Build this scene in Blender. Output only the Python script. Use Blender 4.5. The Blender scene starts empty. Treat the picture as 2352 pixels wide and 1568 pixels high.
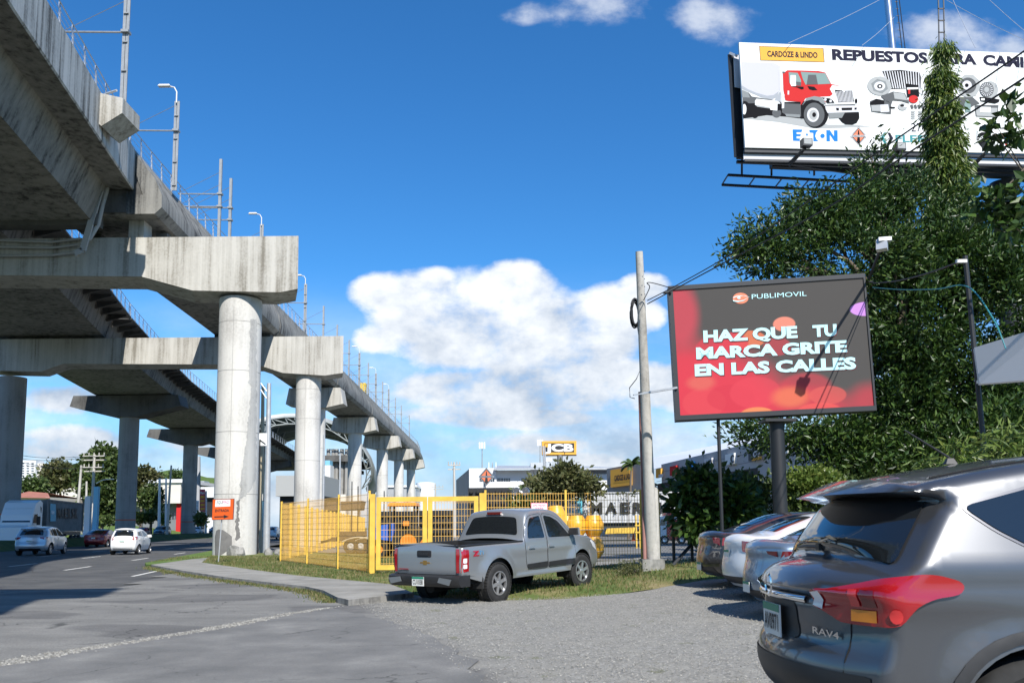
import bpy, bmesh, math, random
import numpy as np
from mathutils import Vector, Matrix, geometry
R = math.radians
rnd = random.Random(7)
C = bpy.context.scene.collection
SC = bpy.context.scene
# ------------------------------------------------------------------ camera
F = 1900.0; CX, CY = 1176.0, 1002.0; EYE = 1.45     # focal length and optical axis in picture units (picture 2352 x 1568)
PITCH, ROLL = R(6.16), R(0.55)
cd = bpy.data.cameras.new('camera'); cam = bpy.data.objects.new('camera', cd); C.objects.link(cam)
cd.sensor_width = 36.0; cd.lens = 36.0*F/2352; cd.shift_y = (CY-784)/2352
cd.clip_start = 0.1; cd.clip_end = 6000
cam.location = (0, 0, EYE)
ROT = Matrix.Rotation(R(90)+PITCH, 3, 'X') @ Matrix.Rotation(-ROLL, 3, 'Z')
cam.rotation_euler = ROT.to_euler()
cd.dof.use_dof = True; cd.dof.focus_distance = 24.0; cd.dof.aperture_fstop = 7.0
SC.camera = cam
SC.render.resolution_x = 1024; SC.render.resolution_y = 682
SC.view_settings.view_transform = 'Standard'; SC.view_settings.look = 'None'
SC.view_settings.exposure = 0.5; SC.view_settings.gamma = 1.0
SC.cycles.max_bounces = 6; SC.cycles.transparent_max_bounces = 8
SC.cycles.sample_clamp_indirect = 4.0
# ------------------------------------------------------------------ sun and sky
SUN = Vector((0.35, -1.0, 0.98)).normalized()       # towards the sun
el = math.asin(SUN.z); az = math.atan2(SUN.x, SUN.y)
sd = bpy.data.lights.new('sun', 'SUN'); sun = bpy.data.objects.new('sun', sd); C.objects.link(sun)
sd.energy = 5.0; sd.angle = R(0.53); sd.color = (1.0, 0.955, 0.88)
sun.rotation_euler = SUN.to_track_quat('Z', 'Y').to_euler()
wd = bpy.data.worlds.new('World'); SC.world = wd; wd.use_nodes = True
wt = wd.node_tree; wt.nodes.clear()
def WN(t, **k):
    n = wt.nodes.new(t)
    for a, v in k.items(): setattr(n, a, v)
    return n
def wm(op, a, b=None, c=None, clamp=False):
    n = WN('ShaderNodeMath', operation=op, use_clamp=clamp)
    for i, v in enumerate((a, b, c)):
        if v is None: continue
        if isinstance(v, (int, float)): n.inputs[i].default_value = v
        else: wt.links.new(v, n.inputs[i])
    return n.outputs[0]
sky = WN('ShaderNodeTexSky', sky_type='NISHITA', sun_disc=False)
sky.sun_elevation = el; sky.sun_rotation = az; sky.air_density = 1.0; sky.dust_density = 0.1; sky.ozone_density = 3.5
hsv = WN('ShaderNodeHueSaturation'); hsv.inputs['Saturation'].default_value = 1.2; hsv.inputs['Hue'].default_value = 0.498
wt.links.new(sky.outputs[0], hsv.inputs['Color'])
tc = WN('ShaderNodeTexCoord'); sx = WN('ShaderNodeSeparateXYZ'); wt.links.new(tc.outputs['Generated'], sx.inputs[0])
yy = wm('MAXIMUM', wm('ABSOLUTE', sx.outputs[1]), 0.12)
U = wm('DIVIDE', sx.outputs[0], yy); Vv = wm('DIVIDE', sx.outputs[2], yy)
cxyz = WN('ShaderNodeCombineXYZ'); wt.links.new(U, cxyz.inputs[0]); wt.links.new(Vv, cxyz.inputs[1])
def noise(scale, detail, rough, off=(0, 0, 0), stretch=(1, 1.35, 1)):
    mp = WN('ShaderNodeMapping'); mp.inputs['Location'].default_value = off; mp.inputs['Scale'].default_value = stretch
    wt.links.new(cxyz.outputs[0], mp.inputs[0])
    n = WN('ShaderNodeTexNoise'); n.inputs['Scale'].default_value = scale; n.inputs['Detail'].default_value = detail; n.inputs['Roughness'].default_value = rough
    wt.links.new(mp.outputs[0], n.inputs['Vector']); return n.outputs[0]
n1 = noise(9.0, 9, 0.60); n1b = noise(9.0, 5, 0.55, off=(-0.020, -0.034, 0))
n2 = noise(3.2, 8, 0.62, off=(3.1, 1.7, 0), stretch=(1, 2.6, 1))
def blob(px, py, rx, ry, amp=1.0):                   # a cloud mass at a sky direction, given as slope right and slope up
    u0, v0 = (px-1176)/1900, (1207-py)/1900
    a = wm('DIVIDE', wm('SUBTRACT', U, u0), rx/1900); b = wm('DIVIDE', wm('SUBTRACT', Vv, v0), ry/1900)
    q = wm('SUBTRACT', amp, wm('ADD', wm('MULTIPLY', a, a), wm('MULTIPLY', b, b)))
    return wm('MAXIMUM', q, -1.6)
BL = [(1130,740,250,140,1), (960,700,130,100,.95), (870,660,90,60,.7), (1330,760,170,110,1), (1190,650,110,75,.95), (1000,640,70,50,.8), (1400,700,100,70,.9), (1490,650,75,42,.75),
      (1500,720,60,60,.5),(1130,895,270,62,1), (1380,890,240,75,1), (1560,890,140,70,.8), (1250,835,260,60,.6), (1200,960,330,40,.7), (860,770,90,50,.6), (1010,950,220,40,.6), (1350,1060,240,50,.5),
      (170,900,200,55,.6), (150,1010,260,60,.7), (420,1000,150,60,.5), (-200,880,260,150,.6),
      (1425,-45,230,95,.30), (1670,-22,190,105,.36), (1215,-40,120,60,.12), (1250,1020,330,50,.5), (2250,30,240,110,.34), (2420,90,180,110,.4), (2160,120,120,60,.2)]
m = blob(*BL[0])
for b in BL[1:]: m = wm('SMOOTH_MAX', m, blob(*b), 0.25)
dens = wm('ADD', wm('MINIMUM', wm('MULTIPLY', m, 1.25), 0.62), wm('MULTIPLY', wm('SUBTRACT', n1, 0.52), 2.2))
mr = WN('ShaderNodeMapRange', interpolation_type='SMOOTHSTEP'); mr.inputs[1].default_value = -0.16; mr.inputs[2].default_value = 0.62
wt.links.new(dens, mr.inputs[0])
# low veil of distant cloud towards the horizon
lowm = WN('ShaderNodeMapRange', interpolation_type='SMOOTHSTEP'); lowm.inputs[1].default_value = 0.33; lowm.inputs[2].default_value = 0.05
wt.links.new(Vv, lowm.inputs[0])
n2m = WN('ShaderNodeMapRange', interpolation_type='SMOOTHSTEP'); n2m.inputs[1].default_value = 0.36; n2m.inputs[2].default_value = 0.66
wt.links.new(n2, n2m.inputs[0])
veil = wm('MULTIPLY', lowm.outputs[0], wm('ADD', wm('MULTIPLY', n2m.outputs[0], 0.62), 0.28))
cov = wm('MAXIMUM', wm('MULTIPLY', mr.outputs[0], 0.97), veil)
up = WN('ShaderNodeMapRange'); up.inputs[1].default_value = -0.01; up.inputs[2].default_value = 0.02; wt.links.new(sx.outputs[2], up.inputs[0])
tf = WN('ShaderNodeMapRange'); tf.inputs[1].default_value = 0.40; tf.inputs[2].default_value = 0.52; tf.inputs[3].default_value = 1.0; tf.inputs[4].default_value = 0.62; wt.links.new(Vv, tf.inputs[0])
cov = wm('MULTIPLY', wm('MULTIPLY', cov, tf.outputs[0]), up.outputs[0])
lit = wm('ADD', wm('MULTIPLY', wm('SUBTRACT', n1, n1b), 2.6), 0.70)
base = WN('ShaderNodeMapRange'); base.inputs[1].default_value = 0.19; base.inputs[2].default_value = 0.275; base.inputs[3].default_value = -0.30; base.inputs[4].default_value = 0.16
wt.links.new(wm('ADD', Vv, wm('MULTIPLY', wm('SUBTRACT', n2, 0.5), 0.16)), base.inputs[0])
lit = wm('ADD', lit, base.outputs[0], clamp=True)
cc = WN('ShaderNodeMix', data_type='RGBA'); cc.inputs['A'].default_value = (5.9, 7.0, 8.7, 1); cc.inputs['B'].default_value = (13.2, 13.6, 14.0, 1)
wt.links.new(lit, cc.inputs['Factor'])
skyb = WN('ShaderNodeMix', data_type='RGBA', blend_type='MULTIPLY'); skyb.inputs['Factor'].default_value = 1; skyb.inputs['B'].default_value = (1.05, 1.78, 2.2, 1); wt.links.new(hsv.outputs[0], skyb.inputs['A'])
fm = WN('ShaderNodeMix', data_type='RGBA'); hz = WN('ShaderNodeMapRange', interpolation_type='SMOOTHSTEP'); hz.inputs[1].default_value = 0.17; hz.inputs[2].default_value = 0.0; hz.inputs[4].default_value = 0.85; wt.links.new(Vv, hz.inputs[0])
hm = WN('ShaderNodeMix', data_type='RGBA'); wt.links.new(hz.outputs[0], hm.inputs['Factor']); wt.links.new(skyb.outputs['Result'], hm.inputs['A']); hm.inputs['B'].default_value = (4.9, 7.0, 10.4, 1)
wt.links.new(cov, fm.inputs['Factor']); wt.links.new(hm.outputs['Result'], fm.inputs['A']); wt.links.new(cc.outputs['Result'], fm.inputs['B'])
bg = WN('ShaderNodeBackground'); bg.inputs['Strength'].default_value = 0.057
wt.links.new(fm.outputs['Result'], bg.inputs[0])
wo = WN('ShaderNodeOutputWorld'); wt.links.new(bg.outputs[0], wo.inputs[0])
# ------------------------------------------------------------------ helpers
def ray(px, py):
    v = ROT @ Vector(((px-CX)/F, (CY-py)/F, -1.0)); return v / v.y
def W(px, py, d):                                   # world point seen at (px,py), d metres ahead
    return Vector((0, 0, EYE)) + ray(px, py)*d
def G(px, py, z=0.0):                               # point on level ground z
    v = ray(px, py); return Vector((0, 0, EYE)) + v*((z-EYE)/v.z)
def pix(p):
    q = ROT.transposed() @ (Vector(p)-Vector((0, 0, EYE))); return (CX - F*q.x/q.z, CY + F*q.y/q.z)
def smooth(a, b, x):
    t = min(1, max(0, (x-a)/(b-a))); return t*t*(3-2*t)
# ------------------------------------------------------------------ materials
M = {}
def newmat(name):
    m = bpy.data.materials.new(name); m.use_nodes = True; t = m.node_tree
    return m, t, t.nodes['Principled BSDF']
def srgb(h):
    h = h.lstrip('#'); o = []
    for i in (0, 2, 4):
        c = int(h[i:i+2], 16)/255; o.append(c/12.92 if c < .04045 else ((c+.055)/1.055)**2.4)
    return tuple(o)
def plain(name, col, rough=.6, metal=0., coat=0., spec=.5, var=.0, scale=4., bump=0., bscale=40., emit=None, estr=1.):
    if name in M: return M[name]
    m, t, b = newmat(name); N, L = t.nodes, t.links
    b.inputs['Roughness'].default_value = rough; b.inputs['Metallic'].default_value = metal
    b.inputs['Coat Weight'].default_value = coat; b.inputs['Coat Roughness'].default_value = .05
    b.inputs['Specular IOR Level'].default_value = spec
    b.inputs['Base Color'].default_value = (*col, 1)
    if emit: b.inputs['Emission Color'].default_value = (*emit, 1); b.inputs['Emission Strength'].default_value = estr
    if var > 0 or bump > 0: tcn = N.new('ShaderNodeTexCoord')
    if var > 0:
        nz = N.new('ShaderNodeTexNoise'); nz.inputs['Scale'].default_value = scale; nz.inputs['Detail'].default_value = 6
        L.new(tcn.outputs['Object'], nz.inputs['Vector'])
        rp = N.new('ShaderNodeMapRange'); rp.inputs[1].default_value = .3; rp.inputs[2].default_value = .7; rp.inputs[3].default_value = 1-var; rp.inputs[4].default_value = 1+var
        L.new(nz.outputs[0], rp.inputs[0])
        mx = N.new('ShaderNodeMix'); mx.data_type = 'RGBA'; mx.blend_type = 'MULTIPLY'; mx.inputs['Factor'].default_value = 1; mx.inputs['A'].default_value = (*col, 1)
        L.new(rp.outputs[0], mx.inputs['B']); L.new(mx.outputs['Result'], b.inputs['Base Color'])
    if bump > 0:
        nb = N.new('ShaderNodeTexNoise'); nb.inputs['Scale'].default_value = bscale; nb.inputs['Detail'].default_value = 5
        L.new(tcn.outputs['Object'], nb.inputs['Vector'])
        bp = N.new('ShaderNodeBump'); bp.inputs['Strength'].default_value = bump; bp.inputs['Distance'].default_value = .02
        L.new(nb.outputs[0], bp.inputs['Height']); L.new(bp.outputs[0], b.inputs['Normal'])
    M[name] = m; return m
def ramp(t, fac, stops):
    r = t.nodes.new('ShaderNodeValToRGB'); e = r.color_ramp.elements
    while len(e) < len(stops): e.new(.5)
    for i, (p, c) in enumerate(stops): e[i].position = p; e[i].color = (*c, 1)
    t.links.new(fac, r.inputs[0]); return r.outputs[0]
def concrete(name, light, dark, streak=.5, spots=.5, panel=0.):
    if name in M: return M[name]
    m, t, b = newmat(name); N, L = t.nodes, t.links; b.inputs['Roughness'].default_value = .88
    b.inputs['Specular IOR Level'].default_value = .25
    g = N.new('ShaderNodeNewGeometry')
    def nz(sc, mapscale, det=7, ro=.6):
        mp = N.new('ShaderNodeMapping'); mp.inputs['Scale'].default_value = mapscale; L.new(g.outputs['Position'], mp.inputs[0])
        n = N.new('ShaderNodeTexNoise'); n.inputs['Scale'].default_value = sc; n.inputs['Detail'].default_value = det; n.inputs['Roughness'].default_value = ro
        L.new(mp.outputs[0], n.inputs['Vector']); return n.outputs[0]
    a = nz(1.0, (2.6, 2.6, .10), 8, .65); c = nz(.45, (1, 1, .7)); f = nz(9, (1, 1, 1))
    def math_(op, x, y):
        n = N.new('ShaderNodeMath'); n.operation = op
        for i, v in enumerate((x, y)):
            if isinstance(v, (int, float)): n.inputs[i].default_value = v
            else: L.new(v, n.inputs[i])
        return n.outputs[0]
    s = math_('ADD', math_('MULTIPLY', a, streak), math_('ADD', math_('MULTIPLY', c, spots), math_('MULTIPLY', f, .22)))
    tot = streak+spots+.22
    s = math_('DIVIDE', s, tot)
    mid = tuple((x*.7+y*.3) for x, y in zip(light, dark))
    col = ramp(t, s, [(.39, dark), (.485, mid), (.575, light)])
    L.new(col, b.inputs['Base Color'])
    bp = N.new('ShaderNodeBump'); bp.inputs['Strength'].default_value = .25; bp.inputs['Distance'].default_value = .02; L.new(f, bp.inputs['Height']); L.new(bp.outputs[0], b.inputs['Normal'])
    M[name] = m; return m
def paint(name, col, metal=.0, rough=.35, coat=.6, flake=False):
    if name in M: return M[name]
    m, t, b = newmat(name); N, L = t.nodes, t.links
    b.inputs['Base Color'].default_value = (*col, 1); b.inputs['Metallic'].default_value = metal; b.inputs['Roughness'].default_value = rough
    b.inputs['Coat Weight'].default_value = coat; b.inputs['Coat Roughness'].default_value = .04
    # road dust: a little rougher and duller in patches and towards nothing in particular
    tcn = N.new('ShaderNodeTexCoord'); nz = N.new('ShaderNodeTexNoise'); nz.inputs['Scale'].default_value = 3; nz.inputs['Detail'].default_value = 6
    L.new(tcn.outputs['Object'], nz.inputs['Vector'])
    rp = N.new('ShaderNodeMapRange'); rp.inputs[3].default_value = rough*.85; rp.inputs[4].default_value = rough*1.2; L.new(nz.outputs[0], rp.inputs[0]); L.new(rp.outputs[0], b.inputs['Roughness'])
    M[name] = m; return m
def leafmat(name, cols, trans=.25, rough=.45, spec=.5):
    if name in M: return M[name]
    m, t, b = newmat(name); N, L = t.nodes, t.links
    g = N.new('ShaderNodeNewGeometry'); col = ramp(t, g.outputs['Random Per Island'], [(i/(len(cols)-1), c) for i, c in enumerate(cols)])
    L.new(col, b.inputs['Base Color']); b.inputs['Roughness'].default_value = rough; b.inputs['Specular IOR Level'].default_value = spec
    tr = N.new('ShaderNodeBsdfTranslucent'); L.new(col, tr.inputs['Color'])
    mx = N.new('ShaderNodeMixShader'); mx.inputs[0].default_value = trans
    L.new(b.outputs[0], mx.inputs[1]); L.new(tr.outputs[0], mx.inputs[2]); L.new(mx.outputs[0], N['Material Output'].inputs[0])
    M[name] = m; return m
# ------------------------------------------------------------------ mesh building
class MB:
    def __init__(s): s.v = []; s.f = []; s.mi = []; s.m = 0
    def pts(s, ps):
        i = len(s.v); s.v.extend([tuple(p) for p in ps]); return list(range(i, i+len(ps)))
    def face(s, ix): s.f.append(tuple(ix)); s.mi.append(s.m)
    def poly(s, ps): s.face(s.pts(ps))
    def box(s, c, size, rz=0., top=None):
        hx, hy, hz = size[0]/2, size[1]/2, size[2]/2; a, b = math.cos(rz), math.sin(rz); tx, ty = top or (1, 1)
        P = []
        for z, kx, ky in ((-hz, 1, 1), (hz, tx, ty)):
            for x, y in ((-hx, -hy), (hx, -hy), (hx, hy), (-hx, hy)):
                x *= kx; y *= ky; P.append((c[0]+a*x-b*y, c[1]+b*x+a*y, c[2]+z))
        i = s.pts(P); i0 = i[0]
        for q in ((3, 2, 1, 0), (4, 5, 6, 7), (0, 1, 5, 4), (1, 2, 6, 5), (2, 3, 7, 6), (3, 0, 4, 7)): s.face([i0+k for k in q])
    def b2(s, lo, hi): s.box([(a+b)/2 for a, b in zip(lo, hi)], [abs(b-a) for a, b in zip(lo, hi)])
    def frame(s, a, b, up=(0, 0, 1)):
        d = (Vector(b)-Vector(a)); L = d.length; d.normalize(); u = Vector(up)
        if abs(d.dot(u)) > .98: u = Vector((1, 0, 0))
        x = d.cross(u).normalized(); y = x.cross(d); return d, x, y, L
    def bar(s, a, b, w, h=None, up=(0, 0, 1), w2=None, h2=None):      # rectangular beam between two points
        h = h or w; d, x, y, L = s.frame(a, b, up); w2 = w2 or w; h2 = h2 or h
        P = []
        for p, ww, hh in ((Vector(a), w, h), (Vector(b), w2, h2)):
            for i, j in ((-1, -1), (1, -1), (1, 1), (-1, 1)): P.append(p+x*(i*ww/2)+y*(j*hh/2))
        i0 = s.pts(P)[0]
        for q in ((0, 1, 2, 3), (7, 6, 5, 4), (1, 0, 4, 5), (2, 1, 5, 6), (3, 2, 6, 7), (0, 3, 7, 4)): s.face([i0+k for k in q])
    def tube(s, a, b, r, r2=None, n=10, caps=True):
        r2 = r if r2 is None else r2; d, x, y, L = s.frame(a, b); P = []
        for p, rr in ((Vector(a), r), (Vector(b), r2)):
            for k in range(n):
                t = 2*math.pi*k/n; P.append(p+x*(rr*math.cos(t))+y*(rr*math.sin(t)))
        i0 = s.pts(P)[0]
        for k in range(n): s.face([i0+k, i0+n+k, i0+n+(k+1) % n, i0+(k+1) % n])
        if caps: s.face([i0+k for k in range(n)]); s.face([i0+2*n-1-k for k in range(n)])
    def path(s, ps, r, n=6, taper=None):
        ps = [Vector(p) for p in ps]; rings = []
        for i, p in enumerate(ps):
            a = ps[max(0, i-1)]; b = ps[min(len(ps)-1, i+1)]; d, x, y, L = s.frame(a, b)
            rr = r if taper is None else r+(taper-r)*i/(len(ps)-1)
            rings.append(s.pts([p+x*(rr*math.cos(2*math.pi*k/n))+y*(rr*math.sin(2*math.pi*k/n)) for k in range(n)]))
        for i in range(len(rings)-1):
            for k in range(n): s.face([rings[i][k], rings[i+1][k], rings[i+1][(k+1) % n], rings[i][(k+1) % n]])
        s.face(rings[0]); s.face(rings[-1][::-1])
    def lathe(s, prof, o, axis=(0, 0, 1), n=32, caps=False, arc=None):
        ax = Vector(axis).normalized(); u = Vector((1, 0, 0)) if abs(ax.x) < .9 else Vector((0, 0, 1)); x = ax.cross(u).normalized(); y = ax.cross(x); o = Vector(o)
        rg = []
        for r, h in prof: rg.append(s.pts([o+ax*h+x*(r*math.cos(2*math.pi*k/n))+y*(r*math.sin(2*math.pi*k/n)) for k in range(n)]))
        for i in range(len(rg)-1):
            for k in range(n): s.face([rg[i][k], rg[i][(k+1) % n], rg[i+1][(k+1) % n], rg[i+1][k]])
        if caps: s.face(rg[0][::-1]); s.face(rg[-1])
    def prism(s, poly, vec):
        vec = Vector(vec); n = len(poly); a = s.pts(poly); b = s.pts([Vector(p)+vec for p in poly])
        s.face(a[::-1]); s.face(b)
        for k in range(n): s.face([a[k], a[(k+1) % n], b[(k+1) % n], b[k]])
    def loft(s, rings, closed=True, caps=True):
        ids = [s.pts(r) for r in rings]; n = len(ids[0])
        for i in range(len(ids)-1):
            for k in range(n if closed else n-1): s.face([ids[i][k], ids[i][(k+1) % n], ids[i+1][(k+1) % n], ids[i+1][k]])
        if caps and closed: s.face(ids[0][::-1]); s.face(ids[-1])
    def build(s, name, mats, parent=None, world=True, smooth=None, fix=True):
        me = bpy.data.meshes.new(name); V = s.v
        if parent is not None and world:
            mw = parent.matrix_basis if parent.parent is None else parent.parent.matrix_basis @ parent.matrix_basis
            if parent.parent is not None and parent.parent.parent is not None: mw = parent.parent.parent.matrix_basis @ mw
            inv = mw.inverted(); V = [inv @ Vector(p) for p in V]
        me.from_pydata([tuple(p) for p in V], [], s.f)
        if not isinstance(mats, (list, tuple)): mats = [mats]
        for m in mats: me.materials.append(M[m] if isinstance(m, str) else m)
        if len(mats) > 1: me.polygons.foreach_set('material_index', s.mi)
        if fix:
            bm = bmesh.new(); bm.from_mesh(me); bmesh.ops.recalc_face_normals(bm, faces=bm.faces); bm.to_mesh(me); bm.free()
        o = bpy.data.objects.new(name, me); C.objects.link(o)
        if smooth is not None:
            me.polygons.foreach_set('use_smooth', [True]*len(me.polygons)); me.set_sharp_from_angle(angle=R(smooth))
        if parent is not None: o.parent = parent
        me.update(); return o
def tag(o, label=None, cat=None, group=None, kind=None):
    if label: o['label'] = label
    if cat: o['category'] = cat
    if group: o['group'] = group
    if kind: o['kind'] = kind
    return o
def thing(name, label, cat, loc=(0, 0, 0), rz=0., group=None):
    o = bpy.data.objects.new(name, None); C.objects.link(o); o.empty_display_size = .2
    o.matrix_basis = Matrix.Translation(loc) @ Matrix.Rotation(rz, 4, 'Z')
    return tag(o, label, cat, group)
def kids(o): return [c for c in bpy.data.objects if c.parent is o]
def dup(o, loc, rz=0., label=None, scale=None):
    def cp(a, par):
        c = a.copy(); C.objects.link(c); c.parent = par
        for k in kids(a): cp(k, c)
        return c
    c = cp(o, None); c.matrix_basis = Matrix.Translation(loc) @ Matrix.Rotation(rz, 4, 'Z') @ (Matrix.Diagonal((*scale, 1)) if scale else Matrix.Identity(4))
    if label: c['label'] = label
    return c
def text_mesh(s, bold=0., spacing=1.):
    cu = bpy.data.curves.new('t', 'FONT'); cu.body = s; cu.size = 1; cu.offset = bold; cu.space_character = spacing; cu.resolution_u = 3
    ob = bpy.data.objects.new('t', cu); C.objects.link(ob); dg = bpy.context.evaluated_depsgraph_get()
    me = bpy.data.meshes.new_from_object(ob.evaluated_get(dg))
    v = [tuple(p.co) for p in me.vertices]; f = [tuple(p.vertices) for p in me.polygons]
    bpy.data.objects.remove(ob); bpy.data.curves.remove(cu); bpy.data.meshes.remove(me)
    xs = [p[0] for p in v]; ys = [p[1] for p in v]
    return v, f, (min(xs), max(xs), min(ys), max(ys))
class Plane:                                         # a flat face in the world on which writing and pictures are laid
    def __init__(s, o, u, n=None, up=None):
        s.o = Vector(o); s.u = Vector(u).normalized(); s.up = Vector(up or (0, 0, 1)); s.n = s.u.cross(s.up).normalized(); s.up = s.n.cross(s.u)*1
        if s.up.z < 0: s.up = -s.up
        if s.n.dot(Vector((0, 0, EYE))-s.o) < 0: s.n = -s.n
    def hit(s, px, py, lift=0.):
        o = Vector((0, 0, EYE)); v = ray(px, py); k = (s.o+s.n*lift-o).dot(s.n)/v.dot(s.n); return o+v*k
    def at(s, a, b, lift=0.): return s.o+s.u*a+s.up*b+s.n*lift
def art(mb, pl, pts, lift): mb.poly([pl.hit(x, y, lift) for x, y in pts])
def oval(cx, cy, rx, ry, n=24, rot=0., a0=0, a1=360):
    o = []
    for k in range(n if a1-a0 >= 360 else n+1):
        t = R(a0+(a1-a0)*k/n); x, y = rx*math.cos(t), ry*math.sin(t); o.append((cx+x*math.cos(rot)-y*math.sin(rot), cy+x*math.sin(rot)+y*math.cos(rot)))
    return o
def put_text(mb, s, p0, p1, top, bold=.0, spacing=1., fit=True):
    """text laid so its box runs from p0 to p1 (bottom corners) with 'top' above p0, all world points"""
    v, f, (x0, x1, y0, y1) = text_mesh(s, bold, spacing); y0, y1 = -bold, 0.682+bold; p0, p1, top = Vector(p0), Vector(p1), Vector(top)
    ids = mb.pts([p0+(p1-p0)*((x-x0)/(x1-x0))+(top-p0)*((y-y0)/(y1-y0)) for x, y, z in v])
    for q in f: mb.face([ids[i] for i in q])
def art_text(mb, pl, s, a, b, c, lift, bold=0., spacing=1.): put_text(mb, s, pl.hit(*a, lift), pl.hit(*b, lift), pl.hit(*c, lift), bold, spacing)
# ================================================================== ground, road, verge
def groundmat(name, stops, sc=2., fine=60., bump=.4, rough=.95, extra=None):
    if name in M: return M[name]
    m, t, b = newmat(name); N, L = t.nodes, t.links; b.inputs['Roughness'].default_value = rough; b.inputs['Specular IOR Level'].default_value = .25
    g = N.new('ShaderNodeNewGeometry')
    def nz(s, d=6, ms=(1, 1, 1), ro=.6):
        mp = N.new('ShaderNodeMapping'); mp.inputs['Scale'].default_value = ms; L.new(g.outputs['Position'], mp.inputs[0])
        n = N.new('ShaderNodeTexNoise'); n.inputs['Scale'].default_value = s; n.inputs['Detail'].default_value = d; n.inputs['Roughness'].default_value = ro; L.new(mp.outputs[0], n.inputs['Vector']); return n.outputs[0]
    a = nz(sc, 8); f = nz(fine, 4)
    ad = N.new('ShaderNodeMath'); ad.operation = 'MULTIPLY_ADD'; L.new(f, ad.inputs[0]); ad.inputs[1].default_value = .5; L.new(a, ad.inputs[2])
    sb = N.new('ShaderNodeMath'); sb.operation = 'SUBTRACT'; L.new(ad.outputs[0], sb.inputs[0]); sb.inputs[1].default_value = .25
    colr = ramp(t, sb.outputs[0], stops)
    if extra:                                                         # thin wandering cracks
        wv = N.new('ShaderNodeVectorMath'); wv.operation = 'MULTIPLY_ADD'; wn = N.new('ShaderNodeTexNoise'); wn.inputs['Scale'].default_value = 2.5; wn.inputs['Detail'].default_value = 6; L.new(g.outputs['Position'], wn.inputs['Vector'])
        L.new(wn.outputs['Color'], wv.inputs[0]); wv.inputs[1].default_value = (.7, .7, 0); L.new(g.outputs['Position'], wv.inputs[2])
        vc = N.new('ShaderNodeTexVoronoi'); vc.feature = 'DISTANCE_TO_EDGE'; vc.inputs['Scale'].default_value = extra; L.new(wv.outputs[0], vc.inputs['Vector'])
        cm = N.new('ShaderNodeMapRange'); cm.inputs[1].default_value = .0; cm.inputs[2].default_value = .009; cm.inputs[3].default_value = .45; cm.inputs[4].default_value = 1.; L.new(vc.outputs[0], cm.inputs[0])
        mk = N.new('ShaderNodeMapRange'); mk.inputs[1].default_value = .48; mk.inputs[2].default_value = .56; L.new(nz(.5, 3), mk.inputs[0])
        mxc = N.new('ShaderNodeMix'); mxc.data_type = 'RGBA'; mxc.blend_type = 'MULTIPLY'; L.new(mk.outputs[0], mxc.inputs['Factor']); L.new(colr, mxc.inputs['A']); L.new(cm.outputs[0], mxc.inputs['B']); colr = mxc.outputs['Result']
    L.new(colr, b.inputs['Base Color'])
    bp = N.new('ShaderNodeBump'); bp.inputs['Strength'].default_value = bump; bp.inputs['Distance'].default_value = .02; L.new(f, bp.inputs['Height']); L.new(bp.outputs[0], b.inputs['Normal'])
    M[name] = m; return m
groundmat('earth', [(.3, (.07, .09, .03)), (.5, (.10, .13, .045)), (.7, (.16, .15, .07))], .3, 20)
groundmat('asphalt', [(.3, (.062, .063, .064)), (.5, (.085, .085, .085)), (.7, (.115, .113, .108))], .7, 45, .3, extra=.4)
groundmat('yard_asphalt', [(.3, (.12, .118, .11)), (.5, (.17, .165, .155)), (.7, (.22, .21, .19))], .5, 40, .3)
groundmat('turf', [(.30, (.055, .095, .022)), (.46, (.095, .135, .035)), (.58, (.17, .16, .06)), (.72, (.26, .21, .11))], .8, 26, .8)
groundmat('lawn', [(.3, (.06, .11, .025)), (.5, (.10, .16, .035)), (.7, (.15, .19, .05))], .5, 30, .6)
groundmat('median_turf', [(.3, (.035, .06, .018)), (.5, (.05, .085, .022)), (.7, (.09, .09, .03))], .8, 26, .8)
groundmat('sidewalk_concrete', [(.3, (.19, .185, .168)), (.5, (.25, .242, .22)), (.7, (.31, .30, .275))], 1.2, 70, .25)
concrete('kerb_concrete', (.30, .29, .27), (.07, .07, .065), .7, .5)
# the car park: worn asphalt that gives way to grey gravel
m, t, b = newmat('lot'); M['lot'] = m; N, L = t.nodes, t.links; b.inputs['Roughness'].default_value = .95; b.inputs['Specular IOR Level'].default_value = .2
g = N.new('ShaderNodeNewGeometry'); sp = N.new('ShaderNodeSeparateXYZ'); L.new(g.outputs['Position'], sp.inputs[0])
def lm(op, a, bb, c=None):
    n = N.new('ShaderNodeMath'); n.operation = op
    for i, v in enumerate((a, bb, c)):
        if v is None: continue
        if isinstance(v, (int, float)): n.inputs[i].default_value = v
        else: L.new(v, n.inputs[i])
    return n.outputs[0]
def lnz(s, d=5, ms=(1, 1, 1), ro=.6):
    mp = N.new('ShaderNodeMapping'); mp.inputs['Scale'].default_value = ms; L.new(g.outputs['Position'], mp.inputs[0])
    n = N.new('ShaderNodeTexNoise'); n.inputs['Scale'].default_value = s; n.inputs['Detail'].default_value = d; n.inputs['Roughness'].default_value = ro; L.new(mp.outputs[0], n.inputs['Vector']); return n.outputs[0]
def lmr(x, a, bb, c=0., d=1.):
    n = N.new('ShaderNodeMapRange'); n.interpolation_type = 'SMOOTHSTEP'
    for i, v in zip((1, 2, 3, 4), (a, bb, c, d)): n.inputs[i].default_value = v
    L.new(x, n.inputs[0]); return n.outputs[0]
big = lnz(.55, 5); mid = lnz(2.6, 6); fine = lnz(38, 4); fine2 = lnz(95, 3); drag = lnz(.9, 9, (.6, 1.2, 1), .7)
vo = N.new('ShaderNodeTexVoronoi'); vo.inputs['Scale'].default_value = 34; L.new(g.outputs['Position'], vo.inputs['Vector'])
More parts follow.
